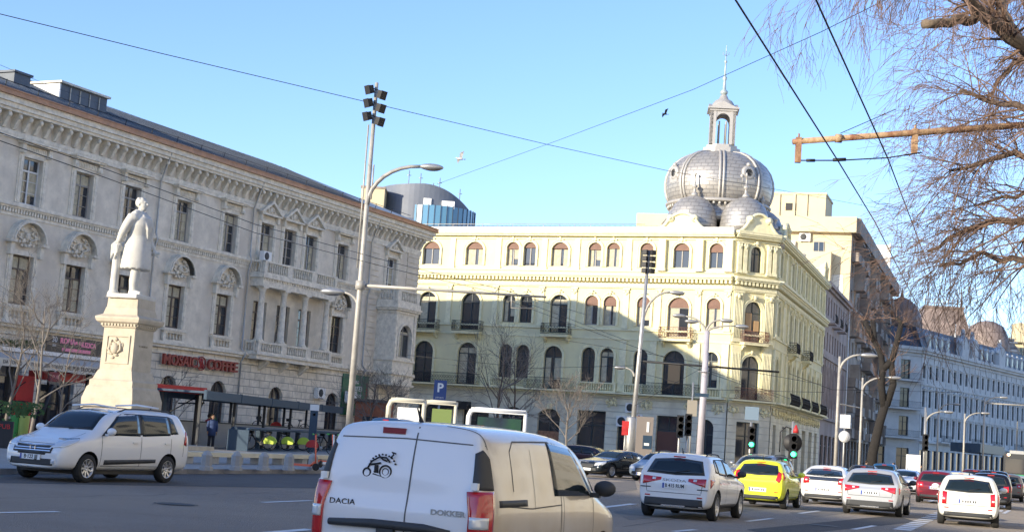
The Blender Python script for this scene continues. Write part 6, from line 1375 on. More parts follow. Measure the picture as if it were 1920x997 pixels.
# rusty bracket arm over the road
YA = 18.0; a = at(1487, 266, YA); e = at(1930, 233.5, YA + .6); e = a + (e - a) * 1.9
ra = thing('trolley_bracket', 'rusty cream tube bracket holding two trolley wires at the upper right', 'bracket', (a.x, a.y, 0))
o0 = Vector((a.x, a.y, 0)); L3 = lambda v: tuple(Vector(v) - o0)
b = MB(); b.tube([L3(a), L3(a.lerp(e, .3)), L3(e)], [.037, .042, .048], 12); b.build('tube', M['rustm'], ra)
b = MB(); b.tube([(L3(e)[0], L3(e)[1], 0), (L3(e)[0], L3(e)[1], 7)], [.14, .1], 12); b.build('post', M['polepaint'], ra)
for px, y0, y1 in ((1498, 264, 303), (1728, 247, 286)):
    t0 = (at(px, y0, YA).x - a.x) / (e.x - a.x); q = a.lerp(e, t0); d = MB(); d.box(*[v for k, w_ in ((0, .035), (1, .03)) for v in (L3(q)[k] - w_, L3(q)[k] + w_)], L3(q)[2] - .27, L3(q)[2] + .05); d.tube([(L3(q)[0], L3(q)[1], L3(q)[2] + .05), (L3(q)[0], L3(q)[1], L3(q)[2] + .1)], .012, 5); d.build('drop_plate', M['rustm'], ra)
d = MB(); d.tube([L3(at(1500, 301, YA)), L3(at(1572, 301, YA)), L3(at(1665, 296, YA)), L3(at(1728, 286, YA))], .009, 5); d.tube([L3(at(1512, 301, YA)), L3(at(1528, 301, YA))], .02, 6); d.tube([L3(at(1562, 300, YA)), L3(at(1586, 299, YA))], .022, 6); d.build('insulated_span', M['dark'], ra)
q = at(1576, 262, YA); d = MB(); d.lathe([(.055, -.04), (.055, .04)], L3(a.lerp(e, (q.x - a.x) / (e.x - a.x))), 10, axis='x'); d.build('clamp', M['rustm'], ra)
def cable(pts, r, label, cat='cable', m=None, sag=0):
    P_ = [Vector(p) if len(p) == 3 and not isinstance(p[2], tuple) else p for p in pts]; b = MB(); b.tube(P_, r, 5); return tag(b.build('overhead_cable' if cat == 'cable' else 'trolley_wire', m or M['dark']), label, cat, 'overhead lines')
def gz(px, y, z): a_, b_ = ray(px, y); t = (z - CAMH) / b_; return Vector((a_ * t, t, z))
w1 = at(1572, 303, YA); w2 = at(1665, 298, YA)
d1 = (w1 - at(1370, 0, 11.6)); d1.z = 0; d2 = w2 - at(1520, 0, 11.6); d2.z = 0
for w_, d_, lab, mid_ in ((w1, d1, 'left trolley wire running down under the rusty bracket', (1640, 415)), (w2, d2, 'right trolley wire running down under the rusty bracket', (1715, 430))):
    d_ = d_.normalized(); pts = [w_ - d_ * 40, w_ - d_ * 8 + Vector((0, 0, .02)), w_]
    m1 = gz(*mid_, w_.z + .02); vp = azd(18.8); far_ = m1 + vp * 90; pts += [m1, far_]
    cable(pts, .009, lab, 'trolley wire')
cable([at(-60, 12, 40), at(300, 100, 46), at(690, 192, 55), at(1030, 272, 66), at(1260, 322, 76), at(1460, 356, 92), at(1700, 400, 120)], .013, 'long cable crossing the whole sky from the left edge to the dome')
cable([at(820, 345, 90), at(1050, 262, 70), at(1300, 168, 50), at(1540, 60, 36), at(1700, -20, 30)], .010, 'thin cable rising from behind the palace to the top right tree')
cable([at(-60, 228, 30), at(200, 318, 36), at(480, 421, 44), at(740, 493, 52), at(950, 545, 60), at(1100, 590, 70)], .010, 'upper of the two dark cables across the grey palace')
cable([at(-60, 243, 30), at(200, 334, 36), at(480, 437, 44), at(740, 505, 52), at(950, 553, 60), at(1180, 640, 74)], .010, 'lower of the two dark cables across the grey palace')
cable([at(1576, 250, 18.2), at(1680, 205, 17)], .005, 'short stay cable above the rusty bracket')
cable([at(0, 122, 70), at(90, 160, 78), at(400, 270, 95)], .010, 'faint cable along the ridge of the grey palace')
for k, (a_, b_, c_) in enumerate((((1010, 630), (1200, 660), (1540, 720)), ((930, 555), (1190, 650), (1460, 745)), ((1205, 700), (1320, 730), (1545, 735)), ((1190, 760), (1315, 690), (1520, 760)), ((760, 665), (1000, 690), (1190, 685)), ((1480, 700), (1560, 730), (1800, 735)))):
    cable([at(*a_, 76), at(*b_, 77), at(*c_, 79)], .012, ['sagging cable over the arched windows of the yellow palace', 'cable falling from the mast boom to the street corner', 'lowest cable tied to the four armed lamp post', 'cable bowed over the corner doorway', 'cable between the grey palace and the tall camera pole', 'cable running past the pale lamp posts'][k])
# traffic lights and signs at the junction
def tlight(label, px, Y, z0, lit=None, n=3, h=3.2, boxy=0):
    t = thing('traffic_light', label, 'traffic light', X(px, 860, Y)); b = MB(); b.tube([(0, 0, 0), (0, 0, h)], .06, 8); b.build('post', M['steel'], t)
    b = MB(); b.box(-.16, .16, -.32, -.08, z0, z0 + .34 * n + .06); h_ = b.build('signal_housing', M['dark'], t); 
    for i in range(n):
        z = z0 + .2 + i * .34; b = MB(); b.tube([(0, -.32, z), (0, -.5, z + .0)], [.13, .135], 12, cap=False); b.build('visor', M['dark'], h_)
        c_ = (.05, .9, .45) if lit == 'g' and i == 0 else (.02, .02, .02); b = MB(); b.lathe([(0, -.33), (.11, -.33)], (0, 0, z), 12, axis='y'); b.build('lens', mat('green signal', (.05, .9, .45), .4, emit=4) if lit == 'g' and i == 0 else M['glass'], h_)
    return t
tlight('pair of black signal heads on a post before the brown door, left one', 1271, 73, 2.2); tlight('pair of black signal heads on a post before the brown door, right one', 1286, 73, 2.3)
t = tlight('traffic light showing green before the corner doorway', 1405, 73, 1.9, 'g'); b = MB(); b.box(-.34, .34, -.1, -.06, 3.3, 3.95); b.build('square_sign_back', mat('grey blue sign back', (.18, .25, .32), .5), t)
t = tlight('traffic light with red and white cap showing green on a hooked post', 1484, 66, 1.55, 'g'); b = MB(); b.lathe([(.42, -.12), (.42, -.06)], (0, 0, 2.25), 20, axis='y'); b.build('round_backplate', M['dark'], t)
b = MB(); b.lathe([(.13, 2.7), (.11, 2.85), (.03, 3.05)], (.1, -.2, 0), 10); b.build('beacon_cap', M['redpaint'], t); b = MB(); b.tube([(-.55, 0, 1.8), (-.55, 0, 2.7), (-.3, 0, 2.95), (0, 0, 2.85), (.05, 0, 2.6)], .03, 6); b.build('hooked_pipe', M['dark'], t)
t = tlight('dark signal head high on a black post before the white palace', 1732, 95, 2.6, None, 3, 5.4)
def signp(label, px, Y, parts, h):
    t = thing('road_sign', label, 'road sign', X(px, 860, Y)); b = MB(); b.tube([(0, 0, 0), (0, 0, h)], .04, 6); b.build('post', M['steel'], t)
    for nm, kind, x0, x1, z0, z1, m in parts:
        b = MB()
        if kind == 'r': b.box(x0, x1, -.08, -.05, z0, z1)
        else: b.lathe([(0, -.09), ((x1 - x0) / 2, -.08), ((x1 - x0) / 2, -.05)], ((x0 + x1) / 2, 0, (z0 + z1) / 2), 20, axis='y')
        b.build(nm, m, t)
    return t
signp('square white sign over a round white sign by the pale lamp posts', 1581, 72, [('square_board', 'r', -.25, .25, 3.2, 3.85, M['white']), ('round_board', 'c', -.28, .28, 2.5, 3.06, M['white'])], 3.9)
signp('grey control box and small blue sign beside the four armed lamp post', 1292, 74, [('control_box', 'r', -.25, .25, 3.3, 4.1, mat('beige box', (.3, .27, .22), .7)), ('blue_board', 'r', .1, .8, 4.3, 4.48, M['navy'])], 5)
signp('white poster stand on the far pavement', 1712, 92, [('poster', 'r', -.45, .45, .5, 2.3, M['white'])], 2.3)
t = signp('narrow red sign beside the tall camera pole', 1169, 84, [('board', 'r', -.2, .2, 2.2, 3.0, M['redpaint'])], 3)
t = thing('poster_box', 'blue and white poster box behind the camera pole', 'poster box', X(1200, 850, 88)); b = MB(); b.box(-.6, .7, 0, .5, .2, 3.4); b.build('case', mat('brown grey case', (.22, .19, .17), .7), t); b = MB(); b.box(.12, .66, -.02, 0, 1.5, 2.3); b.build('blue_poster', M['navy'], t); b = MB(); b.box(.3, .45, -.04, -.02, 2.5, 3.1); b.box(.2, .5, -.04, -.02, 1.7, 1.85); b.build('white_print', M['white'], t)
# birds
def bird(label, P, m, s):
    b = MB(); b.ball((0, 0, 0), (.2 * s, .07 * s, .07 * s), n=6); b.ball((.2 * s, 0, .03 * s), (.06 * s, .05 * s, .05 * s), n=5); b.tube([(.25 * s, 0, .03 * s), (.31 * s, 0, .02 * s)], [.02 * s, .005 * s], 4); b.add([(-.18 * s, 0, 0), (-.32 * s, .06 * s, 0), (-.32 * s, -.06 * s, 0)], [(0, 1, 2)])
    for q in (-1, 1): b.add([(.08 * s, q * .04 * s, .03 * s), (.1 * s, q * .32 * s, .2 * s), (-.05 * s, q * .62 * s, .12 * s), (-.1 * s, q * .3 * s, .14 * s), (-.1 * s, q * .04 * s, .02 * s)], [(0, 1, 2, 3, 4)])
    o = b.build('bird', m, None, P, R(200)); o.rotation_euler.x = .5; return tag(o, label, 'bird')
bird('white gull flying above the round office tower', at(863, 298, 60), M['white'], .7); bird('small dark bird flying left of the spire', at(1247, 214, 60), M['dark'], .5)
# ------------------------------------------------------------------ plaza furniture
bolm = mat('cast concrete', (.33, .33, .32), .8, var=.15, scale=5)
b = MB(); b.lathe([(.2, 0), (.19, .1), (.155, .12), (.15, .42), (.06, .53), (0, .55)], n=8, sm=False); bm_ = b.mesh('bollard', bolm)
for i, px in enumerate((386, 441.6, 493, 540.7, 585.6, 330, 275)):
    p = gnd(px, 881 if px > 380 else 880, .125); o = link('bollard', bm_, None, (p.x, p.y, .125)); tag(o, ['pointed grey bollard just right of the white people carrier', 'second grey bollard from the people carrier', 'middle grey bollard along the kerb', 'grey bollard left of the orange scooter', 'grey bollard beside the orange scooter handle', 'grey bollard hidden behind the rear of the people carrier', 'grey bollard behind the people carrier'][i], 'bollard', 'stone bollards along the kerb')
bn = thing('stone_bench', 'long low pale stone bench behind the bollards', 'bench', (0, 0, 0)); a, c = gnd(300, 868, .13), gnd(640, 872, .13); d = (c - a).normalized(); n_ = Vector((-d.y, d.x, 0))
b = MB(); Lb = (c - a).length; Mx = Matrix.Translation(a) @ Matrix.Rotation(math.atan2(d.y, d.x), 4, 'Z')
b.box(0, Lb, 0, .5, .22, .36, M=Mx); b.build('seat_slab', mat('pale stone', (.62, .56, .40), .8, var=.1), bn); b = MB(); [b.box(i * Lb / 8, i * Lb / 8 + .4, .06, .44, 0, .22, M=Mx) for i in range(9)]; b.build('support', bolm, bn)
# planter wall / ramp
pw = thing('ramp_wall', 'grey ramp wall between the monument steps and the bicycle shelter', 'wall', (0, 0, 0)); a = X(330, 800, 68); c = X(640, 800, 92); d = (c - a).normalized(); Mx = Matrix.Translation(a) @ Matrix.Rotation(math.atan2(d.y, d.x), 4, 'Z'); b = MB(); b.box(0, (c - a).length, 0, .3, .1, 1.3, M=Mx); b.build('panel', mat('grey panel', (.30, .31, .32), .6, var=.1), pw); b = MB(); b.box(0, (c - a).length, -.03, .33, 1.3, 1.36, M=Mx); b.build('top_rail', M['plastic'], pw)
# bicycle shelter
sA = at(384, 735, 66); sB = at(640, 770, 92); sA.z = sB.z = 0; d = (sB - sA); SL = d.length; d.normalize(); saz = math.degrees(math.atan2(d.x, d.y))
sh = thing('bicycle_shelter', 'long navy bicycle shelter with flat canopy on the plaza', 'shelter', sA, rotaz(saz)); 
b = MB(); b.prism([(0, 2.35), (SL, 2.35), (SL, 2.75), (0, 2.75)], -.1, .02); b.box(0, SL, .02, 2.4, 2.62, 2.72); b.box(0, SL, 2.3, 2.4, 2.35, 2.75); [b.box(i * SL / 5 - .03, i * SL / 5 + .03, -.12, .02, 2.35, 2.78) for i in range(6)]; b.build('canopy', M['navy'], sh)
for i in range(6):
    for y in (.3, 2.1):
        x = .4 + i * (SL - .8) / 5; b = MB(); b.box(x - .06, x + .06, y - .06, y + .06, .1, 2.62); b.build('post', M['plastic'], sh)
# lower dock frame in front
b = MB(); x0 = 3.0
b.tube([(x0, -1.2, .12), (x0, -1.2, .95), (x0 + .12, -1.2, 1.12), (x0 + .3, -1.2, 1.18), (SL, -1.2, 1.18)], .05, 6); b.tube([(x0, -.4, .12), (x0, -.4, .95), (x0 + .12, -.4, 1.12), (x0 + .3, -.4, 1.18), (SL, -.4, 1.18)], .05, 6); b.box(x0, SL, -1.25, -.35, .12, .2); b.box(x0 + .2, SL, -1.22, -.38, 1.10, 1.22)
b.box(x0 - .1, x0 + .02, -1.3, -.3, .12, 1.1)
for i in range(7): x = x0 + .8 + i * (SL - x0 - 1) / 6; b.box(x - .12, x + .12, -.5, -.3, .2, 1.1)
b.build('dock_frame', M['navy'], sh)
yel_ = mat('yellow green guard', (.55, .70, .08), .5)
def bike(label, P, az, fm_, guard=None, group='hire bicycles in the shelter', s=1):
    t = thing('bicycle', label, 'bicycle', P, rotaz(az), group); r = .33
    for x in (-.52, .52):
        b = MB(); b.tube([(x + r * math.cos(a), 0, r + r * math.sin(a)) for a in [2 * math.pi * k / 20 for k in range(21)]], .022, 5, cap=False); w_ = b.build('wheel', M['rubber'], t); b = MB(); [b.tube([(x, 0, r), (x + r * math.cos(a), 0, r + r * math.sin(a))], .004, 3) for a in [2 * math.pi * k / 10 for k in range(10)]]; b.tube([(x, -.05, r), (x, .05, r)], .03, 6); b.build('spokes', M['steel'], w_)
    b = MB(); b.tube([(.52, 0, r), (.42, 0, .8), (.38, 0, .95)], .025, 6); b.tube([(.42, 0, .72), (.2, 0, .42), (-.08, 0, .3), (-.52, 0, r)], .035, 6); b.tube([(-.08, 0, .3), (-.2, 0, .78)], .025, 6); b.tube([(-.52, 0, r), (-.17, 0, .62)], .015, 5); b.build('frame', fm_, t)
    b = MB(); b.tube([(.3, -.28, 1.02), (.38, 0, 1.0), (.3, .28, 1.02)], .018, 5); b.box(.36, .6, -.14, .14, .74, .9); b.build('handlebar', M['dark'], t); b = MB(); b.ball((-.22, 0, .84), (.14, .08, .04), n=6); b.build('saddle', M['dark'], t)
    if guard: b = MB(); b.prism(arc(-.86, -.2, .42, .26, 8) + [(-.24, .3), (-.8, .3)], -.05, .05); b.build('rear_guard', guard, t)
    b = MB(); b.lathe([(0, -.04), (.09, -.04), (.09, -.02)], (-.08, 0, .3), 12, axis='y'); b.tube([(-.08, -.06, .3), (-.0, -.1, .18)], .012, 4); b.build('crank', M['steel'], t)
    return t
for i, px in enumerate((430, 457, 484, 552)):
    Y = 68 + (px - 400) * .115; P_ = sA + d * ((X(px, 800, Y) - sA).dot(d)); n2 = Vector((d.y, -d.x, 0)); fm_ = M['plastic']
    bike(['hire bicycle at the left end of the dock', 'second hire bicycle with yellow green rear guard', 'third hire bicycle with yellow green rear guard in the middle of the dock', 'rightmost hire bicycle beside the navy totem'][i], Vector((P_.x + .3, P_.y, .2)) + Vector((n2.x, n2.y, 0)) * .8, 280, fm_, yel_)
for i, (px, Y) in enumerate(((500, 82), (555, 88))):
    p = X(px, 800, Y); bike(['dark bicycle with red panniers raised behind the dock, left one', 'dark bicycle tilted under the canopy, right one'][i], Vector((p.x, p.y, .9)), 275, M['dark'], M['redpaint'] if i == 0 else None, 'bicycles on the upper rack')
    b = MB(); b.box(p.x - .9, p.x + .9, p.y - .1, p.y + .1, .1, .9); tag(b.build('upper_rack', M['plastic']), ['raised rack that carries the bicycle with red panniers', 'raised rack that carries the tilted bicycle'][i], 'bike rack')
tt = thing('totem', 'navy totem with white top at the right end of the dock', 'totem', X(587, 800, 78)); b = MB(); b.box(-.2, .2, -.08, .08, .1, 2.3); b.build('body', M['navy'], tt); b = MB(); b.box(-.23, .23, -.12, .1, 2.3, 2.62); b.build('white_top', M['white'], tt); b = MB(); b.lathe([(0, -.1), (.07, -.1)], (.02, 0, 2.1), 12, axis='y'); b.build('white_mark', M['white'], tt)
def scooter(label, P, az, m, s=1):
    t = thing('electric_scooter', label, 'scooter', P, rotaz(az), 'electric scooters'); b = MB(); b.box(-.42, .3, -.08, .08, .12, .19); b.tube([(.3, 0, .16), (.42, 0, .28)], .04, 6); b.build('deck', m, t)
    b = MB(); b.tube([(.46, 0, .14), (.38, 0, 1.15)], .026, 6); b.build('stem', m, t); b = MB(); b.tube([(.36, -.26, 1.15), (.38, 0, 1.17), (.36, .26, 1.15)], .02, 5); b.build('handlebar', M['dark'], t)
    for x in (-.46, .47): b = MB(); b.lathe([(.05, -.03), (.11, -.03), (.12, 0), (.11, .03), (.05, .03)], (x, 0, .12), 16, axis='y'); b.build('wheel', M['rubber'], t)
    b = MB(); [b.tube([(.36, q * .16, 1.15), (.36, q * .26, 1.15)], .028, 5) for q in (-1, 1)]; b.build('grip', mat('bright green', (.1, .5, .1), .5), t); return t
org = mat('coral orange', (.75, .16, .08), .5); scooter('coral scooter standing across the kerb by the last bollard', gnd(565, 880, .13), 100, org); scooter('coral scooter parked behind the first with green grips', gnd(600, 872, .13), 70, org); scooter('white scooter nearest the van', gnd(612, 876, .13), 20, M['white'])
for i, (px, Y, m) in enumerate(((608, 74, 'redpaint'),)): bike('red fronted bicycle with basket next to the white van', Vector((X(px, 800, Y).x, Y, .13)), 95, M['plastic'], M[m], 'bicycles by the van')
# pub terrace
T0 = at(0, 655, 67); T0 = Vector((T0.x, T0.y, 0)) - dL * 10
tr = thing('pub_terrace', 'pub terrace with white canopy and lettered valance at the left edge', 'terrace', T0, rotaz(26)); 
zc = at(0, 655, 67).z; TL = 17.5
cl = mat('canopy grey cloth', (.42, .41, .39), .8, var=.1); vl = mat('cream valance', (.62, .60, .54), .8)
b = MB(); b.box(-.1, TL, -.2, 0, zc - .02, zc + .16); b.build('roof_edge', M['white'], tr)
b = MB(); b.add([(0, -.05, zc), (TL, -.05, zc), (TL, -.5, zc - .36), (0, -.5, zc - .36)], [(0, 1, 2, 3)]); b.box(0, TL, 0, 3.2, zc - .05, zc + .02); b.build('canopy', cl, tr)
b = MB(); b.box(0, TL, -.54, -.5, zc - .72, zc - .36); b.build('valance', vl, tr)
for s_, x, w_ in (('DA TONIQ', 10.3, .24), ('TONIQ  DA TONIQ', 12.5, .24), ('THE PUB TROCADERO', 15.0, .26)): text('valance_lettering', s_, w_, mat('grey ink', (.10, .09, .08), .7), tr, (x, -.555, zc - .54), ext=.004, bold=.006 if 'PUB' in s_ else 0)
for i in range(7): x = .3 + i * 2.62; b = MB(); b.box(x - .1, x + .1, -.1, .1, .1, zc); b.build('post', M['dark'], tr)
b = MB(); b.box(0, TL, .02, 3.1, zc + .17, zc + .2); b.build('roof_deck', M['plastic'], tr)
b = MB()
for i in range(7): x = 2 + i * 2.1; b.tube([(x, -.1, 1.8), (x + 1.3, -.1, 2.6)], .03, 4); b.tube([(x, -.1, 1.7), (x + 1.6, -.1, 1.7)], .03, 4)
b.build('lattice_rail', M['dark'], tr)
b = MB(); b.box(11.5, 12.6, .2, .35, .1, 2.9); b.build('red_door_panel', M['redpaint'], tr); b = MB(); b.box(13.4, 17.3, .3, 1.4, zc - 1.15, zc - .75); b.build('red_awning', M['redpaint'], tr)
b = MB(); b.box(13.6, 14.9, .9, 1.0, .1, 2.6); b.build('window_screen', M['glass'], tr)
b = MB(); b.box(12.4, 13.1, -.9, -.8, zc - 1.25, zc - .8); q = b.build('hanging_sign', mat('dark red sign', (.2, .02, .03), .5), tr); text('sign_word', 'PUB', .24, mat('pink ink', (.7, .3, .3), .5), q, (12.75, -.92, zc - 1.03), ext=.004)
b = MB(); b.lathe([(.0, -.78), (.36, -.78), (.38, -.7), (0, -.68)], (12.9, 0, zc - 1.15), 20, axis='y'); b.build('round_sign', M['steel'], tr); b = MB(); b.tube([(12.7, -.8, zc - 1.4), (11.9, -.8, .1)], .1, 6); b.tube([(13.1, -.8, zc - 1.4), (13.7, -.8, .1)], .1, 6); b.build('sign_stand', M['dark'], tr)
hd = thing('hedge', 'green hedge of creeper on the roof of the pub terrace', 'hedge', T0, rotaz(26)); b = MB(); r_ = random.Random(5)
for i in range(1500): x = r_.uniform(0, 13.3); y = r_.uniform(.3, 1.2); z = zc + .2 + r_.random() * (.42 + .1 * math.sin(x)); a = r_.uniform(0, 6); s_ = r_.uniform(.04, .09); b.add([(x + s_ * math.cos(a), y + s_ * math.sin(a), z), (x - s_ * math.cos(a), y - s_ * math.sin(a), z), (x + s_, y - s_, z + s_ * 1.5)], [(0, 1, 2)])
b.build('foliage', M['green'], hd)
bb = thing('billboard', 'black billboard with pink lettering and the number 30 beside the pedestal', 'billboard', facw(tr, 13.6, .3, 0), rotaz(26)); b = MB(); b.box(-.4, 3.6, -.06, .06, zc + .2, zc + .98); b.build('board', mat('black board', (.03, .028, .03), .4), bb)
pk = mat('pink lettering', (.85, .25, .38), .5); text('number', '30', .36, M['white'], bb, (.05, -.08, zc + .78), ext=.004); text('small_words', 'ZILE', .14, M['white'], bb, (.05, -.08, zc + .5), ext=.004); text('pink_words', 'ROMA', .36, pk, bb, (.95, -.08, zc + .76), ext=.004, bold=.02); text('pink_words', '& MUZICA', .32, pk, bb, (2.2, -.08, zc + .68), ext=.004, bold=.02); b = MB(); b.box(.6, 2.6, -.09, -.07, zc + .28, zc + .44); b.build('pink_band', pk, bb)
for i, px in enumerate((28, 44, -4)):
    t = thing('planter_tub', ['green tub on the pub terrace left of the yellow one', 'yellow green tub in front of the pub terrace', 'dark tub with shrub at the left edge'][i], 'tub', X(px, 800, 50)); b = MB(); b.lathe([(.16, .1), (.18, 1.15), (.2, 1.2)], n=14); b.build('body', [mat('tub green', (.06, .30, .08), .5), mat('tub lime', (.35, .45, .12), .5), M['dark']][i], t); b = MB(); r_ = random.Random(i)
    for k in range(160): p = Vector((r_.gauss(0, .3), r_.gauss(0, .25), 1.1 + r_.random() * .5 - (.6 if i == 2 else 0))); s_ = .06; b.add([tuple(p), (p.x + s_, p.y, p.z + s_), (p.x - s_, p.y, p.z + s_ * 1.4)], [(0, 1, 2)])
    b.build('foliage', M['green'], t)
t = thing('pub_board', 'small dark board with red PUB lettering at the left edge', 'sign', X(8, 800, 48)); b = MB(); b.box(-.25, .3, -.04, .04, .1, 1.0); b.build('board', M['dark'], t); text('lettering', 'PUB', .22, M['redpaint'], t, (.02, -.06, .82), ext=.004)
# red framed awning right of the pedestal
RA = X(276, 720, 66); t = thing('red_awning_frame', 'red canopy on black posts between the pedestal and the bicycle shelter', 'awning', RA, rotaz(40)); za = at(285, 722, 66).z
b = MB(); b.box(-.6, 3.3, -.1, .0, za - .22, za + .1); b.box(-.6, 3.3, 0, 1.6, za + .02, za + .1); b.build('red_canopy', M['redpaint'], t)
for x in (.3, 2.9): b = MB(); b.box(x - .08, x + .08, -.08, .08, .1, za); b.build('post', M['dark'], t)
b = MB(); b.box(.4, 1.4, .3, .4, .1, za); b.build('dark_panel', M['navy'], t); b = MB(); b.tube([(1.4, 0, 1.7), (2.9, 0, za - .3)], .03, 4); b.tube([(1.8, 0, za - .7), (3.3, 0, za - .6)], .03, 4); b.tube([(2.9, 0, 1.4), (3.3, 0, za - .4)], .03, 4); b.build('brace', M['dark'], t)
# bus shelters behind the van
def busstop(label, px0, px1, ytop, Y, panel, m):
    a = at(px0, ytop, Y); c = X(px1, 800, Y); t = thing('bus_shelter', label, 'bus shelter', (a.x, Y, 0), R(-3)); w_ = c.x - a.x; h_ = a.z
    b = MB(); b.tube([(0, 0, .1), (0, 0, h_ - .35), (.1, 0, h_ - .1), (.35, 0, h_), (w_, 0, h_)], .13, 8); b.box(.1, w_, -.1, 1.4, h_ - .12, h_ + .1); b.tube([(w_, 0, .1), (w_, 0, h_)], .09, 8); b.build('frame', m, t)
    b = MB(); b.box(.45, w_ - .2, .02, .08, .5, h_ - .35); b.build('panel', panel, t); return t
cm_ = mat('cream metal', (.62, .58, .46), .6)
t = busstop('cream bus shelter with lit white panel nearest the mast', 730, 792, 748, 74, M['white'], cm_); t = busstop('cream bus shelter with green glass beside the blue parking sign', 796, 852, 752, 80, mat('lime poster', (.16, .22, .06), .5), cm_); t = busstop('white bus shelter with dark green advertising panel', 880, 984, 766, 74, mat('advert dark', (.012, .02, .035), .3, var=.6, scale=1.2, var2=(.015, .06, .03), v2scale=.8), M['white'])
b = MB(); b.box(.35, .8, -.02, .02, .5, 2.1); b.build('orange_panel', mat('advert brown', (.35, .12, .05), .5), t)
t = thing('parking_sign', 'dark blue parking sign with white letter P', 'sign', X(820, 800, 84)); z_ = at(820, 712, 84).z; b = MB(); b.box(-.36, .36, -.06, .06, z_ - 1.15, z_); b.build('board', mat('parking blue', (.02, .06, .22), .4), t); b = MB(); b.tube([(0, 0, 0), (0, 0, z_ - 1.15)], .06, 8); b.build('post', M['steel'], t); text('letter', 'P', .7, M['white'], t, (0, -.07, z_ - .45), ext=.004, bold=.02); text('small_words', 'parcare', .15, M['white'], t, (0, -.07, z_ - .98), ext=.003)
t = thing('kiosk', 'orange red kiosk front under the bay of the grey palace', 'kiosk', X(695, 790, 104), rotaz(100)); b = MB(); b.box(-1.2, 1.2, 0, 1.5, 0, 3.4); b.build('body', mat('kiosk orange', (.34, .12, .06), .7, var=.5, scale=2), t); b = MB(); b.box(-.6, .5, -.04, 0, .6, 2.4); b.build('window', M['glass'], t); b = MB(); b.box(-1.4, 1.4, -.3, 1.6, 3.4, 3.6); b.build('roof', M['frame'], t)
t = thing('awning', 'dark awning over the pavement before the white palace', 'awning', X(1800, 860, 150), rotaz(30)); b = MB(); b.prism([(0, 3.4), (0, 4.3), (12, 4.3), (12, 3.4)], -2, 1); b.build('cloth', M['navy'], t); b = MB(); [b.tube([(x, -1.9, 0), (x, -1.9, 3.4)], .08, 5) for x in (.3, 6, 11.7)]; b.build('posts', M['dark'], t)
t = thing('motorcycle', 'black parked motorcycle between the white crossover and the grey off roader', 'motorcycle', X(1352, 880, 64), rotaz(250))
for x in (-.65, .65): b = MB(); b.lathe([(.2, -.05), (.3, -.05), (.31, 0), (.3, .05), (.2, .05)], (x, 0, .31), 18, axis='y'); b.build('wheel', M['rubber'], t)
b = MB(); b.tube([(.65, 0, .31), (.4, 0, .95)], .04, 6); b.ball((.1, 0, .75), (.35, .15, .15)); b.ball((-.4, 0, .8), (.35, .12, .08)); b.box(-.25, .3, -.12, .12, .3, .62); b.build('body', M['dark'], t); b = MB(); b.tube([(.3, -.35, 1.1), (.42, 0, 1.02), (.3, .35, 1.1)], .02, 5); b.ball((.5, 0, .92), .1); b.build('handlebar', M['chrome'], t)
# ------------------------------------------------------------------ bare trees
def grow(mb, p, d, L_, r, lev, rg, droop=0., spread=.55, nseg=4, kids_=4, minr=.004, cols=None, up=0.0, wob=.18, sides=5):
    pts = [p]; rs = [r]; dd = d.normalized()
    for i in range(nseg):
        dd = (dd + Vector((rg.gauss(0, wob), rg.gauss(0, wob), rg.gauss(0, wob) + up - droop * (i + 1) / nseg))).normalized(); pts.append(pts[-1] + dd * L_ / nseg); rs.append(max(minr * .7, r * (1 - .62 * (i + 1) / nseg)))
    mb.tube(pts, rs, max(3, sides), cap=False)
    if lev <= 0: return
    for k in range(kids_):
        t = rg.uniform(.25, 1.0); i = min(nseg - 1, int(t * nseg)); q = pts[i].lerp(pts[i + 1], t * nseg - i if t < 1 else 1); base = (pts[i + 1] - pts[i]).normalized()
        ax = base.orthogonal().normalized(); ax.rotate(Matrix.Rotation(rg.uniform(0, 6.283), 3, base)); nd = (base * math.cos(spread) + ax * math.sin(spread)).normalized()
        grow(mb, q, nd, L_ * rg.uniform(.5, .8), max(minr, rs[i] * rg.uniform(.45, .65)), lev - 1, rg, droop * 1.25, spread * rg.uniform(.8, 1.2), max(3, nseg - 1), kids_, minr, up=up, wob=wob, sides=sides - 1)
def tree(name, label, P, h, r, seed, lev=4, kids_=4, up=.06, spread=.5, trunkh=.3, m='twig', tm='bark', minr=.01, nb=6, bl=.45, group='bare trees'):
    t = thing(name, label, 'tree', P, 0, group); rg = random.Random(seed); tr_ = MB(); pts = [Vector((0, 0, 0))]; d = Vector((0, 0, 1))
    for i in range(6): d = (d + Vector((rg.gauss(0, .05), rg.gauss(0, .05), 0))).normalized(); pts.append(pts[-1] + d * h * .75 / 6)
    tr_.tube(pts, [r * (1 - .8 * i / 6) for i in range(7)], 8); tr_.build('trunk', M[tm], t); cr = MB()
    for k in range(nb):
        f_ = trunkh + (.95 - trunkh) * k / nb; i = min(5, int(f_ * 6)); p = pts[i].lerp(pts[i + 1], f_ * 6 - i); a = k * 2.4 + rg.uniform(-.4, .4); nd = Vector((math.cos(a) * math.sin(spread * 1.6), math.sin(a) * math.sin(spread * 1.6), math.cos(spread * 1.6)))
        grow(cr, p, nd, h * bl * (1 - .4 * k / nb), r * .4, lev - 1, rg, 0, spread, 4, kids_, minr, up=up)
    cr.build('crown', M[m], t); return t
M['birch'] = mat('pale birch twigs', (.20, .175, .15), .9, var=.3, scale=4)
tree('bare_tree', 'pale bare birch tree before the arched windows at the left edge', X(60, 780, 62), 7.6, .09, 1, 4, 4, m='birch', tm='birch', minr=.0055, nb=8, bl=.34)
tree('bare_tree', 'second pale birch close to the left edge of the picture', X(8, 780, 64), 7.2, .09, 2, 4, 4, m='birch', tm='birch', minr=.0055, nb=8, bl=.34)
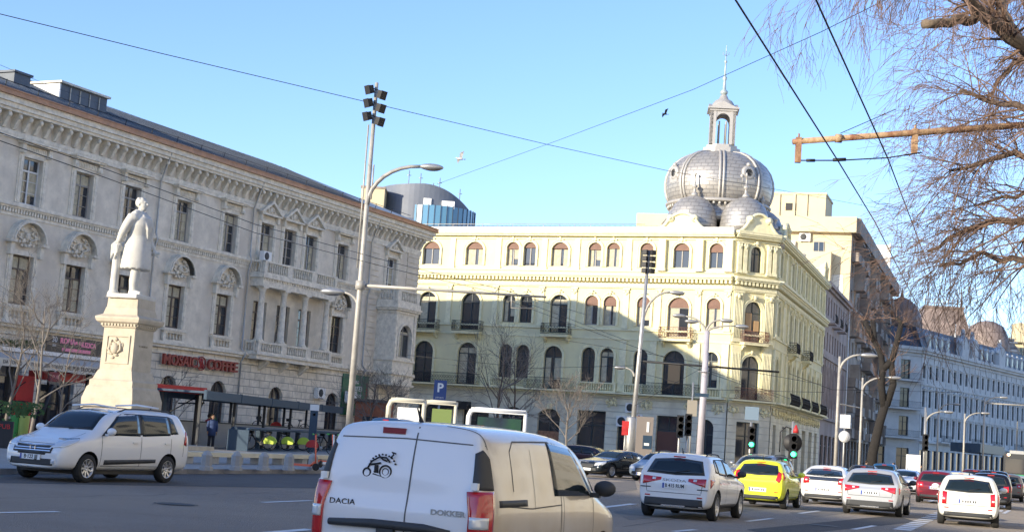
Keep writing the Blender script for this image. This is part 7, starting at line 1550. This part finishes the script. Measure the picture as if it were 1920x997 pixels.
tree('bare_tree', 'small bare birch between the billboard and the pub canopy', X(112, 780, 66), 5.8, .07, 3, 4, 3, m='birch', tm='birch', minr=.0055, nb=7, bl=.3)
tree('bare_tree', 'thin bare sapling by the column of the grey palace', X(330, 780, 82), 4.8, .06, 12, 3, 4, m='birch', tm='birch', minr=.011, nb=6, bl=.3)
tree('bare_tree', 'bare bushy tree beside the bay of the grey palace', X(695, 780, 92), 5.8, .1, 4, 4, 4, m='birch', tm='bark', minr=.008, nb=8, bl=.4)
tree('bare_tree', 'bare tree right of the mast in front of the kiosk', X(728, 780, 96), 5.2, .09, 13, 4, 4, m='birch', tm='bark', minr=.008, nb=7, bl=.4)
tree('bare_tree', 'tall bare tree with dark stem between the parking sign and the white shelter', X(935, 800, 88), 8.2, .13, 5, 4, 4, m='birch', minr=.008, nb=8, bl=.42)
tree('bare_tree', 'slimmer bare tree beside the tall one before the yellow palace', X(960, 800, 90), 8.4, .1, 6, 3, 4, m='birch', minr=.008, nb=7, bl=.3)
tree('bare_tree', 'small round crowned bare tree just behind the van roof', X(1064, 820, 72), 4.9, .075, 7, 4, 4, up=.1, spread=.5, trunkh=.42, m='birch', tm='birch', minr=.007, nb=9, bl=.34)
# pollarded street tree
pt = thing('pollarded_tree', 'dark pollarded tree with forked trunk in front of the shabby apartment block', 'tree', X(1628, 865, 100), 0)
o0 = pt.location.copy(); Lp = lambda px, y, Y=100: at(px, y, Y) - o0
b = MB(); b.tube([Lp(1632, 905), Lp(1636, 850), Lp(1650, 790), Lp(1662, 752)], [.42, .34, .30, .27], 10)
for pts, r0 in (([(1658, 765), (1652, 720), (1655, 690), (1652, 665), (1640, 640), (1636, 600)], .27), ([(1662, 760), (1675, 720), (1671, 680), (1682, 640), (1690, 605), (1680, 595)], .26), ([(1655, 690), (1668, 680), (1674, 678)], .28), ([(1640, 640), (1628, 615), (1620, 600)], .22)):
    b.tube([Lp(*p) for p in pts], [r0 * (1 - .35 * i / (len(pts) - 1)) for i in range(len(pts))], 8)
b.build('trunk', mat('black bark', (.022, .019, .017), .95, var=.3, scale=5, bump=.6, bscale=15), pt)
b = MB(); rg = random.Random(9)
for px, y in ((1636, 600), (1620, 600), (1690, 605), (1680, 598), (1652, 665), (1640, 640), (1682, 640), (1671, 680), (1658, 720), (1675, 715)):
    for k in range(4): a = rg.uniform(0, 6.28); grow(b, Lp(px, y), Vector((math.cos(a) * .7, math.sin(a) * .7, rg.uniform(.1, .9))), rg.uniform(.9, 1.8), .03, 2, rg, 0, .5, 4, 3, .009, up=.03)
b.build('crown', M['twig'], pt)
# big tree reaching in from the right
BT = Vector((at(2300, 600, 17).x, 17, 0)); bt = thing('street_tree', 'large bare tree reaching in from the right edge with drooping twigs', 'tree', BT)
o1 = BT.copy(); Lb_ = lambda px, y, Y: at(px, y, Y) - o1
b = MB(); limbs = []
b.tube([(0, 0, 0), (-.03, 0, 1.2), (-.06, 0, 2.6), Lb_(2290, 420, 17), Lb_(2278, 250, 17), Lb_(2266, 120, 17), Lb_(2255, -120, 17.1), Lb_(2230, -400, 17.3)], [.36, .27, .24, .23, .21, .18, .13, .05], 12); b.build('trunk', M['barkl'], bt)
tk = Lb_(2285, 200, 17)
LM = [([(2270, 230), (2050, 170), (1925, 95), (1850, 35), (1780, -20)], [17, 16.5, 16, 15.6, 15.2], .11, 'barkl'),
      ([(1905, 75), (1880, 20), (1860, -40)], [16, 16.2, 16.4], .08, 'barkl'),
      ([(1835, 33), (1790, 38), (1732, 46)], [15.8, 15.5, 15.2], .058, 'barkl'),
      ([(2270, 330), (2080, 250), (1900, 200), (1800, 170)], [17, 17.5, 18, 18.5], .085, 'bark'),
      ([(2270, 430), (2080, 420), (1920, 415), (1820, 425), (1740, 470)], [17, 18, 19, 19.5, 20], .08, 'bark'),
      ([(2270, 440), (2050, 330), (1900, 290), (1780, 320)], [17, 17.5, 18.5, 19], .08, 'bark'),
      ([(2270, 480), (2080, 500), (1920, 490), (1840, 480), (1760, 500)], [17, 18, 19, 20, 20.5], .07, 'bark'),
      ([(2250, 200), (2100, 90), (2000, 10), (1900, -60)], [17, 18, 19, 20], .1, 'bark'),
      ([(2250, 100), (2000, -80), (1750, -110), (1560, -70)], [17, 17, 18, 19], .08, 'bark'),
      ([(2250, 150), (2000, 60), (1900, 120), (1850, 180)], [17, 18.5, 19.5, 20], .06, 'bark')]
LM.append(([(2270, 380), (2060, 350), (1930, 355), (1830, 385)], [17, 18, 19, 19.6], .06, 'bark'))
tw = MB(); rg = random.Random(21)
for li, (pts, Ys, r0, m_) in enumerate(LM):
    P_ = [Lb_(px, y, Y) for (px, y), Y in zip(pts, Ys)]; b = MB(); n = len(P_); fine = []
    for i in range(n - 1):
        for k in range(4): fine.append(P_[i].lerp(P_[i + 1], k / 4) + Vector((rg.gauss(0, .025), 0, rg.gauss(0, .025))))
    fine.append(P_[-1]); m0 = len(fine); rr_ = [r0 * (1 - (.45 if li == 0 else (.15 if li == 2 else .75)) * i / (m0 - 1)) for i in range(m0)]; b.tube(fine, rr_, 9); b.build('limb', M[m_], bt)
    if li == 2: continue
    nb = int(sum((P_[i + 1] - P_[i]).length for i in range(n - 1)) * 9.0)
    for k in range(nb):
        t = rg.uniform(.12, 1) ** .8 * (m0 - 1.001); i = int(t); q = fine[i].lerp(fine[i + 1], t - i); base = (fine[i + 1] - fine[i]).normalized(); ax = base.orthogonal().normalized(); ax.rotate(Matrix.Rotation(rg.uniform(0, 6.283), 3, base)); nd = base * .75 + ax * .75
        near = 1 if li else .6
        grow(tw, q, nd, rg.uniform(.5, 1.15) * near, max(.006, rr_[i] * .28), 3, rg, .10 if li not in (8, 9) else .25, .5, 4, 3, .0030, wob=.13, sides=4)
tw.build('crown', M['twig'], bt)
